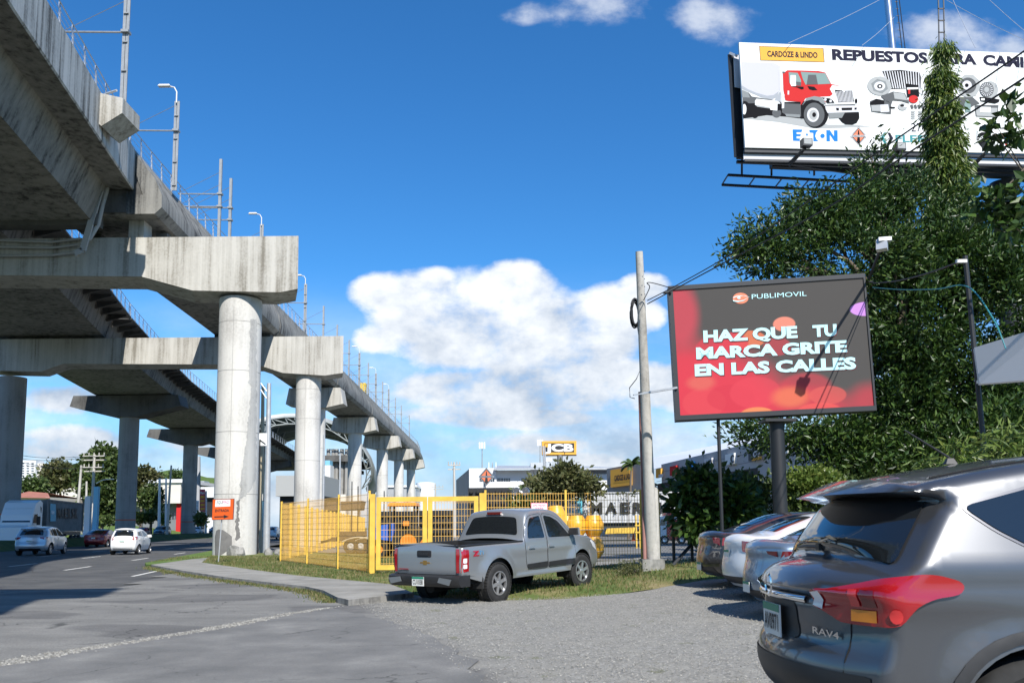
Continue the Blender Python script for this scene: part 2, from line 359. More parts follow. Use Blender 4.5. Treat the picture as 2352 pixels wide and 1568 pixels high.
vo2 = N.new('ShaderNodeTexVoronoi'); vo2.inputs['Scale'].default_value = 62; L.new(g.outputs['Position'], vo2.inputs['Vector'])
# gravel lies right of a wandering line; the asphalt apron is left of it and near the viewer
edge = lm('ADD', lm('ADD', sp.outputs[0], lm('MULTIPLY', lm('SUBTRACT', sp.outputs[1], 8.0), .33)), lm('MULTIPLY', lm('SUBTRACT', big, .5), .7))
gmask = lmr(lm('ADD', edge, lm('MULTIPLY', lm('SUBTRACT', mid, .5), 1.0)), -.55, .35)
asph = ramp(t, lm('ADD', lm('MULTIPLY', drag, .5), lm('MULTIPLY', fine, .5)), [(.32, (.12, .119, .114)), (.47, (.165, .162, .153)), (.57, (.215, .21, .196)), (.70, (.29, .283, .26))])
stone = ramp(t, vo.outputs['Color'], [(0, (.14, .137, .127)), (.35, (.225, .219, .20)), (.7, (.30, .292, .27)), (1, (.42, .41, .38))])
dirt = ramp(t, lm('ADD', lm('MULTIPLY', mid, .6), lm('MULTIPLY', fine, .4)), [(.36, (.185, .18, .163)), (.5, (.25, .242, .218)), (.66, (.33, .318, .283))])
wn = N.new('ShaderNodeTexNoise'); wn.inputs['Scale'].default_value = 2.2; wn.inputs['Detail'].default_value = 6; L.new(g.outputs['Position'], wn.inputs['Vector'])
wv = N.new('ShaderNodeVectorMath'); wv.operation = 'MULTIPLY_ADD'; L.new(wn.outputs['Color'], wv.inputs[0]); wv.inputs[1].default_value = (.9, .9, 0); L.new(g.outputs['Position'], wv.inputs[2])
vc = N.new('ShaderNodeTexVoronoi'); vc.feature = 'DISTANCE_TO_EDGE'; vc.inputs['Scale'].default_value = .5; L.new(wv.outputs[0], vc.inputs['Vector'])
ck = lm('MULTIPLY', lmr(vc.outputs[0], .012, .0), lmr(lnz(.4, 3), .45, .55)); mxk = N.new('ShaderNodeMix'); mxk.data_type = 'RGBA'; L.new(ck, mxk.inputs['Factor']); L.new(asph, mxk.inputs['A']); mxk.inputs['B'].default_value = (.06, .06, .058, 1); asph = mxk.outputs['Result']
patch = lmr(lnz(.33, 2, (.7, 1.4, 1), .4), .53, .56); mxp = N.new('ShaderNodeMix'); mxp.data_type = 'RGBA'; mxp.blend_type = 'MULTIPLY'; L.new(patch, mxp.inputs['Factor']); L.new(asph, mxp.inputs['A']); mxp.inputs['B'].default_value = (.72, .72, .74, 1); asph = mxp.outputs['Result']
grv = N.new('ShaderNodeMix'); grv.data_type = 'RGBA'; L.new(lmr(mid, .38, .56, .85, .35), grv.inputs['Factor']); L.new(dirt, grv.inputs['A']); L.new(stone, grv.inputs['B'])
mx = N.new('ShaderNodeMix'); mx.data_type = 'RGBA'; L.new(gmask, mx.inputs['Factor']); L.new(asph, mx.inputs['A']); L.new(grv.outputs['Result'], mx.inputs['B'])
wd_ = N.new('ShaderNodeMix'); wd_.data_type = 'RGBA'; L.new(lm('MULTIPLY', lmr(lnz(1.7, 5, (1, 1, 1)), .60, .70), lm('MULTIPLY', gmask, lmr(fine, .42, .6))), wd_.inputs['Factor']); L.new(mx.outputs['Result'], wd_.inputs['A']); wd_.inputs['B'].default_value = (.11, .12, .045, 1)
L.new(wd_.outputs['Result'], b.inputs['Base Color'])
hh = lm('ADD', lm('MULTIPLY', fine, .6), lm('MULTIPLY', lm('MULTIPLY', vo2.outputs['Distance'], -1.2), gmask))
bp = N.new('ShaderNodeBump'); bp.inputs['Strength'].default_value = .55; bp.inputs['Distance'].default_value = .02; L.new(hh, bp.inputs['Height']); L.new(bp.outputs[0], b.inputs['Normal'])

def H(x, y): return .27*smooth(1, 6, x)*smooth(8, 15, y)
def struct(name, mb, mats, smooth_=None): return tag(mb.build(name, mats, smooth=smooth_), kind='structure')
mb = MB(); mb.poly([(-3000, -300, -.25), (3000, -300, -.25), (3000, 4500, -.25), (-3000, 4500, -.25)]); struct('ground', mb, 'earth')
def road_x(d): return -13.4-.185*(d-33) if d < 69 else (-20.1-.13*(d-69) if d < 120 else -26.7-.07*(d-120))   # right-hand edge of the road
def med_x(d):                                        # middle line of the planted median
    P = [(-40, -21), (20, -31.5), (43, -36.4), (69, -42), (100, -46.8), (134, -52.4), (165, -56.5), (260, -63), (420, -70)]
    for (a, xa), (b_, xb) in zip(P, P[1:]):
        if d <= b_: return xa+(xb-xa)*(d-a)/(b_-a)
    return P[-1][1]
ds = list(range(-20, 70, 6))+list(range(70, 420, 14))
mb = MB(); mb.loft([[(med_x(d)-24, d, 0), (road_x(d)+14 if d < 60 else road_x(d), d, 0)] for d in ds], closed=False); struct('road', mb, 'asphalt')
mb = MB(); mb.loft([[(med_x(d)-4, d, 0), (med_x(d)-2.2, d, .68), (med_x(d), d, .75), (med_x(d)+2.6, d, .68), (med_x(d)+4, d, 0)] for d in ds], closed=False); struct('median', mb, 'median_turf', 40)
plain('road_paint', (.62, .61, .57), .8, var=.25, scale=3)
# lane dashes of the near carriageway
k = 0
for lane in (3.4, 6.9, 10.4):
    for d in np.arange(18+lane, 150, 9.0):
        x = road_x(d)-lane; s = (road_x(d+3)-road_x(d))/3
        mb = MB(); mb.poly([(x-.07, d, .006), (x+.07, d, .006), (x+3*s+.07, d+3, .006), (x+3*s-.07, d+3, .006)]); struct('lane_marking', mb, 'road_paint')
mb = MB(); mb.loft([[(road_x(d)+.2, d, .006), (road_x(d)+.33, d, .006)] for d in range(26, 44, 2)], closed=False); struct('lane_marking', mb, 'road_paint')
# car park
mb = MB(); xs = np.arange(-20, 19, .6); ys = np.arange(-6, 31, .6); id0 = {}
for i, x in enumerate(xs):
    for j, y in enumerate(ys):
        id0[i, j] = len(mb.v); mb.v.append((x-.0*y, y, H(x, y)+.022+.012*math.sin(x*1.7+y*.6)*math.sin(y*1.3)))
for i in range(len(xs)-1):
    for j in range(len(ys)-1):
        if xs[i] > road_x(ys[j])+.9 or ys[j] < 20 and xs[i] > -14: mb.face([id0[i, j], id0[i+1, j], id0[i+1, j+1], id0[i, j+1]])
struct('parking_lot', mb, 'lot', 60)
def inpoly(x, y, P):
    c = False; n = len(P)
    for i in range(n):
        x1, y1 = P[i]; x2, y2 = P[i-1]
        if (y1 > y) != (y2 > y) and x < (x2-x1)*(y-y1)/(y2-y1)+x1: c = not c
    return c
def segdist(x, y, a, b_):
    dx, dy = b_[0]-a[0], b_[1]-a[1]; l2 = dx*dx+dy*dy or 1e-9; t_ = max(0, min(1, ((x-a[0])*dx+(y-a[1])*dy)/l2)); return math.hypot(x-a[0]-t_*dx, y-a[1]-t_*dy)
def fill(P, step, hfun, mb, jitter=.3):
    """triangulated sheet inside outline P (ground x,y) with heights from hfun"""
    Q = []
    for i in range(len(P)):
        a, b_ = P[i], P[(i+1) % len(P)]; n = max(1, int(math.dist(a, b_)/step)); Q += [(a[0]+(b_[0]-a[0])*k/n, a[1]+(b_[1]-a[1])*k/n) for k in range(n)]
    pts = [Vector(q) for q in Q]; ed = [(i, (i+1) % len(Q)) for i in range(len(Q))]
    x0, x1 = min(q[0] for q in Q), max(q[0] for q in Q); y0, y1 = min(q[1] for q in Q), max(q[1] for q in Q)
    for x in np.arange(x0, x1, step):
        for y in np.arange(y0, y1, step):
            xx, yy_ = x+rnd.uniform(-jitter, jitter)*step, y+rnd.uniform(-jitter, jitter)*step
            if inpoly(xx, yy_, Q) and min(segdist(xx, yy_, Q[i], Q[i-1]) for i in range(len(Q))) > step*.35: pts.append(Vector((xx, yy_)))
    r = geometry.delaunay_2d_cdt(pts, ed, [], 0, 1e-5); base = len(mb.v)
    mb.v += [(p.x, p.y, hfun(p.x, p.y)) for p in r[0]]
    for f in r[2]:
        cx_ = sum(r[0][i].x for i in f)/3; cy_ = sum(r[0][i].y for i in f)/3
        if inpoly(cx_, cy_, Q): mb.face([base+i for i in f])
groundmat('apron_asphalt', [(.30, (.125, .125, .122)), (.5, (.162, .160, .154)), (.64, (.20, .197, .187)), (.76, (.26, .255, .237))], 1.1, 60, .35, extra=.55)
groundmat('dirt', [(.3, (.12, .10, .075)), (.5, (.17, .145, .11)), (.7, (.25, .23, .19))], 2.5, 40, .8)
def wob(P, step=.35, amp=.05):
    o = []
    for i in range(len(P)):
        a, b_ = P[i], P[(i+1) % len(P)]; n = max(1, int(math.dist(a, b_)/step))
        for k in range(n): o.append((a[0]+(b_[0]-a[0])*k/n+rnd.gauss(0, amp), a[1]+(b_[1]-a[1])*k/n+rnd.gauss(0, amp)))
    return o
AP = [tuple(G(*p).xy) for p in ((-60, 1545), (300, 1478), (760, 1400), (900, 1432), (1010, 1475), (1085, 1525), (1140, 1600))]+[(.1, 5), (-6, 5)]
mb = MB(); mb.poly([(x, y, H(x, y)+.042) for x, y in wob(AP)]); struct('asphalt_patch', mb, 'apron_asphalt')
def g2(px, py, z=.1): v = G(px, py, z); return (v.x, v.y)
WALK = [g2(*p, .12) for p in [(345,1296),(420,1310),(517,1324.5),(611,1336),(701,1346),(742,1355),(774,1371),(800,1377),(950,1361),(896,1341),(790,1331),(682,1321),(574,1307),(464,1291),(479,1280),(440,1283),(390,1290)]]
mb = MB(); w3 = [(x, y, .125) for x, y in WALK]; mb.poly(w3)
for i in range(len(w3)):
    a, b_ = w3[i], w3[(i+1) % len(w3)]; mb.m = 1; mb.poly([(a[0], a[1], -.02), (b_[0], b_[1], -.02), b_, a]); mb.m = 0
struct('sidewalk', mb, ['sidewalk_concrete', 'kerb_concrete'])
LOW = [g2(*p, .05) for p in [(950,1362),(1010,1370),(1149,1375),(1285,1371),(1468,1362),(1578,1353),(1640,1349)]]
VERGE = [g2(*p, .12) for p in [(950,1361),(896,1341),(790,1331),(682,1321),(574,1307),(464,1291),(479,1280)]][::-1]
VERGE = VERGE+LOW+[(6.8, 18.6), (13, 18.4), (13, 27), (4.2, 25.8), (-3.6, 25.4), (-3.4, 41), (-11, 46), (-17.2, 46), (-15.6, 38), (-14.6, 33.5)]
def hv(x, y):
    dl = min(segdist(x, y, LOW[i], LOW[i+1]) for i in range(len(LOW)-1)); base = H(x, y)
    return base+.02+.10*smooth(0, 1.0, dl)+.02*math.sin(3*x)*math.sin(2.3*y) if dl < 2 else base+.112+.02*math.sin(3*x)*math.sin(2.3*y)
mb = MB(); fill(VERGE, .55, hv, mb); struct('grass_verge', mb, 'turf', 60)
STRIP = [g2(*p, .12) for p in [(336,1296),(345,1296.5),(390,1290.5),(440,1283.5),(479,1280.5),(497,1262),(420,1276),(333,1292)]]
mb = MB(); fill(STRIP, .8, lambda x, y: .13, mb)
for i in range(len(STRIP)):
    a, b_ = STRIP[i], STRIP[(i+1) % len(STRIP)]; mb.poly([(a[0], a[1], -.02), (b_[0], b_[1], -.02), (b_[0], b_[1], .13), (a[0], a[1], .13)])
struct('grass_strip', mb, 'lawn')
mb = MB(); mb.poly([(-3.2, 25.2, .104), (60, 25.2, .104), (60, 180, .104), (-17, 180, .104), (-17.5, 80, .104), (-12.6, 45.5, .104), (-3.4, 41.2, .104)]); struct('yard_pavement', mb, 'yard_asphalt')
mb = MB(); rr = []
for d in np.arange(80, 300, 10):
    x = med_x(d)-14; rr.append([(x, d, 0), (x-.1, d, .15), (x-5, d, .9+.3*math.sin(d*.1)), (x-16, d, 2.4), (x-40, d, 2.8)])
mb.loft(rr, closed=False); struct('grass_bank', mb, 'lawn', 60)
# grass blades (nobody could count them)
def blades(name, n, sampler, hgt, cols, w=.012, z=hv):
    V, Fc = [], []
    for k in range(n):
        x, y = sampler(); h = hgt*rnd.uniform(.4, 1.3); a = rnd.uniform(0, 6.28); wx, wy = math.cos(a)*w, math.sin(a)*w; lx, ly = rnd.uniform(-.6, .6)*h, rnd.uniform(-.6, .6)*h; zz = z(x, y)-.01
        i = len(V); V += [(x-wx, y-wy, zz), (x+wx, y+wy, zz), (x+lx*.4+wx*.6, y+ly*.4+wy*.6, zz+h*.65), (x+lx*.4-wx*.6, y+ly*.4-wy*.6, zz+h*.65), (x+lx, y+ly, zz+h)]; Fc += [(i, i+1, i+2, i+3), (i+3, i+2, i+4)]
    mb = MB(); mb.v = V; mb.f = Fc; mb.mi = [0]*len(Fc); o = mb.build(name, cols, fix=False); return tag(o, kind='stuff')
leafmat('blade', [(.05, .085, .018), (.09, .13, .03), (.13, .15, .045), (.25, .20, .10), (.22, .19, .085), (.10, .14, .03)], .3, .6, .3)
def vs(P, ymax=40):
    x0, x1 = min(q[0] for q in P), max(q[0] for q in P); y0, y1 = min(q[1] for q in P), max(q[1] for q in P)
    def f():
        while True:
            x, y = rnd.uniform(x0, x1), rnd.uniform(y0, min(y1, ymax))
            if inpoly(x, y, P) and rnd.random() < .35+.65*(math.sin(x*1.3+.7*y)*math.sin(y*.9-.4*x) > -.35): return x, y
    return f
o = blades('grass', 34000, vs(VERGE), .085, 'blade'); tag(o, 'short patchy grass growing on the verge around the pickup and fence', 'grass')
def kerbs():
    i = rnd.randrange(1, 7); a, b_ = WALK[i-1], WALK[i]; t_ = rnd.random(); off = abs(rnd.gauss(0, .16))+.02
    nx, ny = (b_[1]-a[1]), -(b_[0]-a[0]); l = math.hypot(nx, ny); return a[0]+(b_[0]-a[0])*t_+nx/l*off, a[1]+(b_[1]-a[1])*t_+ny/l*off
o = blades('weeds', 5000, kerbs, .09, 'blade', z=lambda x, y: 0); tag(o, 'weeds growing along the foot of the kerb', 'weeds')
# loose stones
leafmat('stone_chip', [(.13, .127, .115), (.19, .185, .17), (.25, .243, .225), (.33, .32, .29)], 0, .9, .2)
def stones(name, n, sampler, size):
    mb = MB()
    for k in range(n):
        x, y = sampler(); s = size*rnd.uniform(.4, 1.4); z = H(x, y)+.04; i = len(mb.v); a = rnd.uniform(0, 6)
        for q in range(4): mb.v.append((x+s*math.cos(a+q*1.57)*rnd.uniform(.7, 1.2), y+s*math.sin(a+q*1.57)*rnd.uniform(.7, 1.2), z))
        for q in range(3): mb.v.append((x+s*.55*math.cos(a+.5+q*2.09), y+s*.55*math.sin(a+.5+q*2.09), z+s*rnd.uniform(.5, .9)))
        for f in ((0, 1, 4), (1, 2, 5, 4), (2, 3, 5), (3, 6, 5), (3, 0, 6), (0, 4, 6), (4, 5, 6)): mb.face([i+q for q in f])
    return tag(mb.build(name, 'stone_chip'), kind='stuff')
A_, B_ = G(-60, 1545), G(760, 1400)
def gl():
    t_ = rnd.random()
    while math.sin(t_*31)+math.sin(t_*67+1)+math.sin(t_*13) < -.9+rnd.random()*.8-t_*.3: t_ = rnd.random()
    p = A_.lerp(B_, t_); o = rnd.gauss(0, .14*(1-.45*t_)); wob = .10*math.sin(t_*9)
    return p.x+o*.9-wob*.3, p.y+(o+wob)*1.0
o = stones('loose_gravel', 6500, gl, .017); tag(o, 'line of loose pale gravel chips across the asphalt', 'gravel')
def gs():
    while True:
        y = rnd.uniform(5.5, 17)**1.0; x = rnd.uniform(-6, 5)
        if x+.33*(y-8) > -.4 and not (y < 7.2 and x > 1.3): return x, y
o = stones('gravel', 16000, gs, .009); tag(o, 'grey gravel chips scattered over the car park', 'gravel')
# ================================================================== viaducts
concrete('beam_concrete', (.49, .475, .435), (.20, .185, .155), .9, .45)
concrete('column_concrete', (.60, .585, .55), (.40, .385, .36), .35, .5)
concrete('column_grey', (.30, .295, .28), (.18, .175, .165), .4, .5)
concrete('girder_concrete', (.26, .255, .235), (.06, .059, .056), .95, .45)
concrete('soffit_concrete', (.13, .127, .12), (.06, .058, .055), .3, .8)  # girder and soffit tones lowered to deepen the shade under the decks
plain('rail_metal', (.46, .47, .48), .45, .6); plain('mast_metal', (.30, .31, .31), .5, .35, var=.12); plain('wire_black', (.02, .02, .022), .6)
plain('orange_band', (.55, .10, .03), .7); plain('lamp_white', (.62, .62, .60), .4); plain('pvc_grey', (.40, .40, .39), .6); plain('blue_hose', (.03, .18, .55), .4)
def lerp_path(P):
    def f(d):
        if d <= P[0][0]: (a, xa), (b_, xb) = P[0], P[1]
        else:
            for (a, xa), (b_, xb) in zip(P, P[1:]):
                if d <= b_: break
        return xa+(xb-xa)*(d-a)/(b_-a)
    return f
near_e = lambda d: -19.42+.186*(41-d)+(0 if d > 26 else (.0115*(26-d)**2 if d > 8 else 3.73+.1*(8-d)))                # outer edge of the near span
uR = lerp_path([(41, -18.25), (55, -19.3), (69, -20.1), (95, -20.65), (121, -21.0), (146, -21.5), (171, -22.0), (198, -22.4), (215, -23.6), (235, -25.6)])   # right soffit edge of the trough spans
LR = lerp_path([(-20, -13), (43, -27.6), (54.5, -30.6), (68, -34.3), (83, -37.8), (100, -41.4), (125, -45.6), (150, -48.2), (190, -53), (240, -59)])                 # right soffit edge, left viaduct
def railing(parent, edge, z, d0, d1, step=1.5, hgt=1.15, inset=.12):
    rails = MB()
    ds_ = list(np.arange(d0, d1, step))
    for h, r in ((hgt, .028), (hgt*.72, .012), (hgt*.47, .012), (hgt*.22, .012), (.05, .05)): rails.path([(edge(d)-inset, d, z(d)+h) for d in np.arange(d0, d1, 3 if d1-d0 > 8 else 1.5).tolist()+[d1]], r, 4)
    ra = rails.build('railing', 'rail_metal', parent)
    if len(ds_) > 60: ds_ = ds_[:60]
    for d in ds_:
        p = MB(); x = edge(d)-inset; p.bar((x+.02, d, z(d)-.05), (x-.04, d, z(d)+hgt+.03), .07, .10, up=(0, 1, 0), w2=.05, h2=.06); p.build('post', 'rail_metal', ra)
# near box-girder span
sp_n = thing('viaduct_span', 'near box-girder span of the viaduct overhead with weathered parapet at upper left', 'viaduct span', (near_e(20), 20, 0), 0, 'spans of the elevated railway')
mb = MB(); sec = [(0, 18.8), (0, 20.9), (-.3, 20.9), (-.35, 19.6), (-8.3, 19.6), (-8.35, 20.9), (-8.6, 20.9), (-8.6, 18.8), (-7.1, 18.86), (-6.5, 17.1), (-1.95, 17.1), (-1.3, 18.86)]
mb.loft([[(near_e(d)+a, d, z) for a, z in sec] for d in np.linspace(-16, 41, 20)]); mb.build('girder', 'girder_concrete', sp_n)
concrete('parapet_concrete', (.56, .55, .52), (.12, .118, .11), 1.2, .3)
mb = MB(); mb.loft([[(near_e(d)+.004, d, 18.8), (near_e(d)+.07, d, 18.86), (near_e(d)+.07, d, 20.93), (near_e(d)-.2, d, 20.93), (near_e(d)-.2, d, 20.88), (near_e(d)+.004, d, 20.88)] for d in np.linspace(-16, 41.01, 24)]); mb.build('parapet', 'parapet_concrete', sp_n)
railing(sp_n, near_e, lambda d: 20.9, 8, 40.5)
mb = MB(); mb.b2((near_e(41)-7.2, 40.6, 16.85), (near_e(41)-1.6, 41.3, 19.0)); mb.build('diaphragm', 'soffit_concrete', sp_n); mb = MB(); mb.b2((near_e(41)-1.58, 40.9, 17.6), (near_e(41)-.25, 41.02, 18.79)); mb.build('end_wall', 'soffit_concrete', sp_n)
mb = MB(); x0 = near_e(36); P = [(x0-.02, 19.6), (x0+.35, 19.3), (x0+1.25, 19.9), (x0+1.25, 20.6), (x0-.02, 20.9)]
mb.prism([(x, 35.1, z) for x, z in P], (0, 1.7, 0)); mb.build('mast_corbel', 'beam_concrete', sp_n)
mb = MB(); mb.path([W(232, 222, 36.2), W(250, 214, 35.7), W(268, 208, 35.4)], .05, 6); mb.build('conduit', 'pvc_grey', sp_n)
# trough-girder spans of the right viaduct, pier to pier
PR = [41.5, 69, 95, 121, 146, 171, 198, 226]
usec = [(0, 0), (.38, .3), (.48, .9), (.3, 1.7), (-.25, 2.75), (-.3, 3.15), (-.6, 3.15), (-.5, .9), (-4.5, .9), (-4.4, 3.15), (-4.7, 3.15), (-4.75, 2.75), (-5.3, 1.7), (-5.48, .9), (-5.38, .3), (-5., 0)]
for i in range(len(PR)-1):
    a, b_ = PR[i]+(.15 if i else -.5), PR[i+1]-.15; zs = 17.55 if i == 0 else 17.75; lean = lambda d, h, i=i: (-(h/3.15)**1.5*.95*(1-smooth(41, 69, d))) if i == 0 and h > 0 else 0.
    t_ = thing('viaduct_span', ['trough-shaped viaduct span with stained rounded side resting on the two portal beams', 'trough-shaped viaduct span running on from the second portal beam', 'viaduct span carried by the first single-column pier behind the second portal column',
        'viaduct span between the second and third hammerhead piers of the right row', 'viaduct span between the third and fourth hammerhead piers of the right row', 'viaduct span between the fourth and fifth hammerhead piers of the right row', 'farthest visible viaduct span curving away behind the last pier'][i], 'viaduct span', (uR((a+b_)/2), (a+b_)/2, 0), 0, 'spans of the elevated railway')
    mb = MB(); mb.loft([[(uR(d)+o_+(lean(d, h) if o_ > -2 else 0), d, zs+(.2*smooth(41, 69, d)+h*.13*(1-smooth(41, 69, d)) if i == 0 else 0)+h) for o_, h in usec] for d in np.linspace(a, b_, 7)]); mb.build('girder', 'girder_concrete', t_, smooth=35)
    if i == 0: mb = MB(); mb.prism([(x, 41.06, z) for x, z in ((-23, 17.7), (-18.75, 17.7), (-18.55, 19.2), (-19.55, 21.0), (-23, 21.0))], (0, .12, 0)); mb.build('end_wall', 'soffit_concrete', t_)
    railing(t_, lambda d: uR(d)-.33+lean(d, 3.15), lambda d: zs+3.15+(.2*smooth(41, 69, d)+.41*(1-smooth(41, 69, d)) if i == 0 else 0), a, b_, 1.5 if i < 2 else 2.2)
# left viaduct
PL = [-16, 14, 43, 69, 100, 134, 165, 200, 236]
lsec = [(0, 0), (.45, 1.5), (.5, 1.75), (-1, 1.75), (-9.3, 1.75), (-9.8, 1.75), (-9.75, 1.5), (-9.3, 0)]
for i in range(len(PL)-1):
    a, b_ = PL[i]+.1, PL[i+1]-.1
    t_ = thing('viaduct_span', ['left viaduct span directly overhead at the edge of the picture', 'dark left viaduct span reaching the first portal beam', 'left viaduct span with bracketed walkway between the two portal beams', 'left viaduct span from the second portal beam to the wide hammerhead pier', 'left viaduct span between the two wide hammerhead piers', 'left viaduct span vanishing behind the big white column', 'left viaduct span seen between the two white columns', 'left viaduct span entering the station canopy'][i], 'viaduct span', (LR((a+b_)/2), (a+b_)/2, 0), 0, 'spans of the elevated railway')
    mb = MB(); mb.loft([[(LR(d)+o_, d, 17.7+h) for o_, h in lsec] for d in np.linspace(a, b_, 6)]); mb.build('girder', 'girder_concrete', t_)
    if i >= 2:
        mb = MB(); mb.loft([[(LR(d)+.5, d, 19.3), (LR(d)+2.2, d, 19.3), (LR(d)+2.2, d, 19.42), (LR(d)+.5, d, 19.42)] for d in np.linspace(a, b_, 6)]); mb.build('walkway', 'soffit_concrete', t_)
        for d in np.arange(a+.6, b_, 2.0 if i < 5 else 4):
            mb = MB(); mb.prism([(LR(d)+.42, d-.09, 18.75), (LR(d)+2.1, d-.09, 19.15), (LR(d)+2.1, d-.09, 19.298), (LR(d)+.42, d-.09, 19.298)], (0, .18, 0)); mb.build('bracket', 'soffit_concrete', t_)
        railing(t_, lambda d: LR(d)+2.2, lambda d: 19.42, a, b_, 1.7 if i < 5 else 3)
# portal piers
def ring_joints(mb, x, y, r, zs):
    for z in zs: mb.lathe([(r+.004, z-.012), (r+.004, z+.012)], (x, y, 0), n=40)
plain('joint_dark', (.20, .195, .185), .9)
def column(parent, x, y, r, ztop, m, joints=(), band=None, scar=None):
    mb = MB(); mb.lathe([(r, -.3), (r, ztop)], (x, y, 0), n=56); c = mb.build('column', m, parent, smooth=60)
    if joints: mb = MB(); ring_joints(mb, x, y, r, joints); mb.box((x, y-r+.01, (ztop)/2-.3), (.014, .03, ztop-.6)); mb.build('joint', 'joint_dark', c)
    if band: mb = MB(); mb.lathe([(r+.006, band-.06), (r+.006, band+.06)], (x, y, 0), n=40); mb.build('painted_band', 'orange_band', c)
    return c
p1 = thing('portal_pier', 'nearest portal pier with big white column and wide stained beam across the left', 'bridge pier', W(547, 1278, 43), 0, 'piers of the elevated railway')
P = [(685.6,548),(684,663),(643,671),(442,667),(325,635),(-420,628)]
prof = [W(px, py, 41.85) for px, py in P]; zt1 = W(500, 543.5, 41.85).z
prof = [Vector((prof[0].x, 41.85, zt1))]+prof[1:]+[Vector((-36.2, 41.85, prof[-1].z-2)), Vector((-39.3, 41.85, prof[-1].z-2)), Vector((-39.6, 41.85, zt1))]
mb = MB(); mb.prism(prof, (-.72, 2.35, 0)); mb.build('cap_beam', 'beam_concrete', p1)
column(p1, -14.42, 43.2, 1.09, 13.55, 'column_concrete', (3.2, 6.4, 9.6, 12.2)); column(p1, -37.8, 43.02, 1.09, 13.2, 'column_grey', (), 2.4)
mb = MB(); mb.b2((-20.0, 41.95, zt1), (-19.2, 42.9, 18.9)); mb.build('bearing_plinth', 'beam_concrete', p1)
for xa, xb in ((-19.2, -18.6), (-22.9, -22.2)): mb = MB(); mb.b2((xa, 43.4, zt1), (xb, 44.1, 17.4)); mb.build('bearing_plinth', 'soffit_concrete', p1)
# services hung on the first portal beam
mb = MB(); mb.bar(W(246, 385, 40.6), W(190, 575, 40.6), .30, .12, up=(0, 1, 0)); mb.bar(W(190, 575, 40.6), W(172, 583, 40.6), .30, .12, up=(0, 1, 0)); mb.build('cable_tray', 'pvc_grey', p1)
mb = MB(); mb.path([W(256, 400, 40.8), W(236, 470, 40.8), W(226, 515, 40.8), W(205, 550, 40.8)], .11, 8); mb.build('drain_pipe', 'pvc_grey', p1, smooth=60)
for ya, yb in ((550, 556), (566, 569), (588, 586)):
    mb = MB(); mb.path([W(-60, ya, 41.6), W(120, yb, 41.6), W(185, yb-8, 41.6)], .06, 6); mb.build('conduit', 'pvc_grey', p1)
mb = MB(); mb.path([W(338, 437, 42.0), W(337, 452, 41.9), W(331, 465, 41.9), W(324, 472, 42.0)], .07, 8); mb.build('drain_hose', 'blue_hose', p1, smooth=60)
p2 = thing('portal_pier', 'second portal pier spanning from dark far-left column to white column behind the first', 'bridge pier', W(705, 1250, 69), 0, 'piers of the elevated railway')
P = [(789,779),(788,856),(746,862),(649,856),(603,841),(496,836.5),(145,835),(94,853),(0,851),(-60,848)]
prof = [W(px, py, 67.9) for px, py in P]; zt2 = W(500, 774, 67.9).z; prof = [Vector((prof[0].x, 67.9, zt2))]+prof[1:]+[Vector((prof[-1].x, 67.9, zt2))]
mb = MB(); mb.prism(prof, (-.55, 2.3, 0)); mb.build('cap_beam', 'beam_concrete', p2)
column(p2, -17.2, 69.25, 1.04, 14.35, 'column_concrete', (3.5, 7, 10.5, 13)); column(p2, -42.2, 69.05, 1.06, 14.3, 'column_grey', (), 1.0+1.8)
for xa, xb, h_ in ((-25.0, -24.0, .8), (-20.9, -20.3, .4)): mb = MB(); mb.b2((xa, 68.4, zt2), (xb, 69.8, zt2+h_)); mb.build('bearing_plinth', 'soffit_concrete', p2)
def tpier(x, y, r, zt, wtop, wend, hend, hcol, dep, m, label, band=None):
    t_ = thing('hammerhead_pier', label, 'bridge pier', (x, y, 0), 0, 'piers of the elevated railway')
    P = [(-wtop, zt), (wtop, zt), (wend, zt-hend), (r*1.25, zt-hcol), (-r*1.25, zt-hcol), (-wend, zt-hend)]
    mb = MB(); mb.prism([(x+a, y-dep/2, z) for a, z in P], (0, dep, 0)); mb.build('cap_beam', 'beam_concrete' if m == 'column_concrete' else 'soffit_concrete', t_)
    column(t_, x, y, r, zt-hcol+.05, m, (3.5, 7, 10.5), band); return t_
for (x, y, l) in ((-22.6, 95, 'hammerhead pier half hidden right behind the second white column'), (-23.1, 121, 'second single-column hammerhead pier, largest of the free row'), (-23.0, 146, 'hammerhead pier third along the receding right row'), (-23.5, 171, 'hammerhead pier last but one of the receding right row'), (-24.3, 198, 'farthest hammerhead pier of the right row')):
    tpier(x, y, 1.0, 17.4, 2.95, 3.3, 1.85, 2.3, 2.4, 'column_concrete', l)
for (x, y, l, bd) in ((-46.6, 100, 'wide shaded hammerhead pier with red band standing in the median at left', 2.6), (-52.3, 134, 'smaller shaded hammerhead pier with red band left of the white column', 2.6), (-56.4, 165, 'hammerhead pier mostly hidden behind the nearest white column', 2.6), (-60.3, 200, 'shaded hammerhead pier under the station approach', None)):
    tpier(x, y, 1.12, 17.55, 6.3, 6.7, 1.3, 2.6, 2.6, 'column_grey', l, bd)
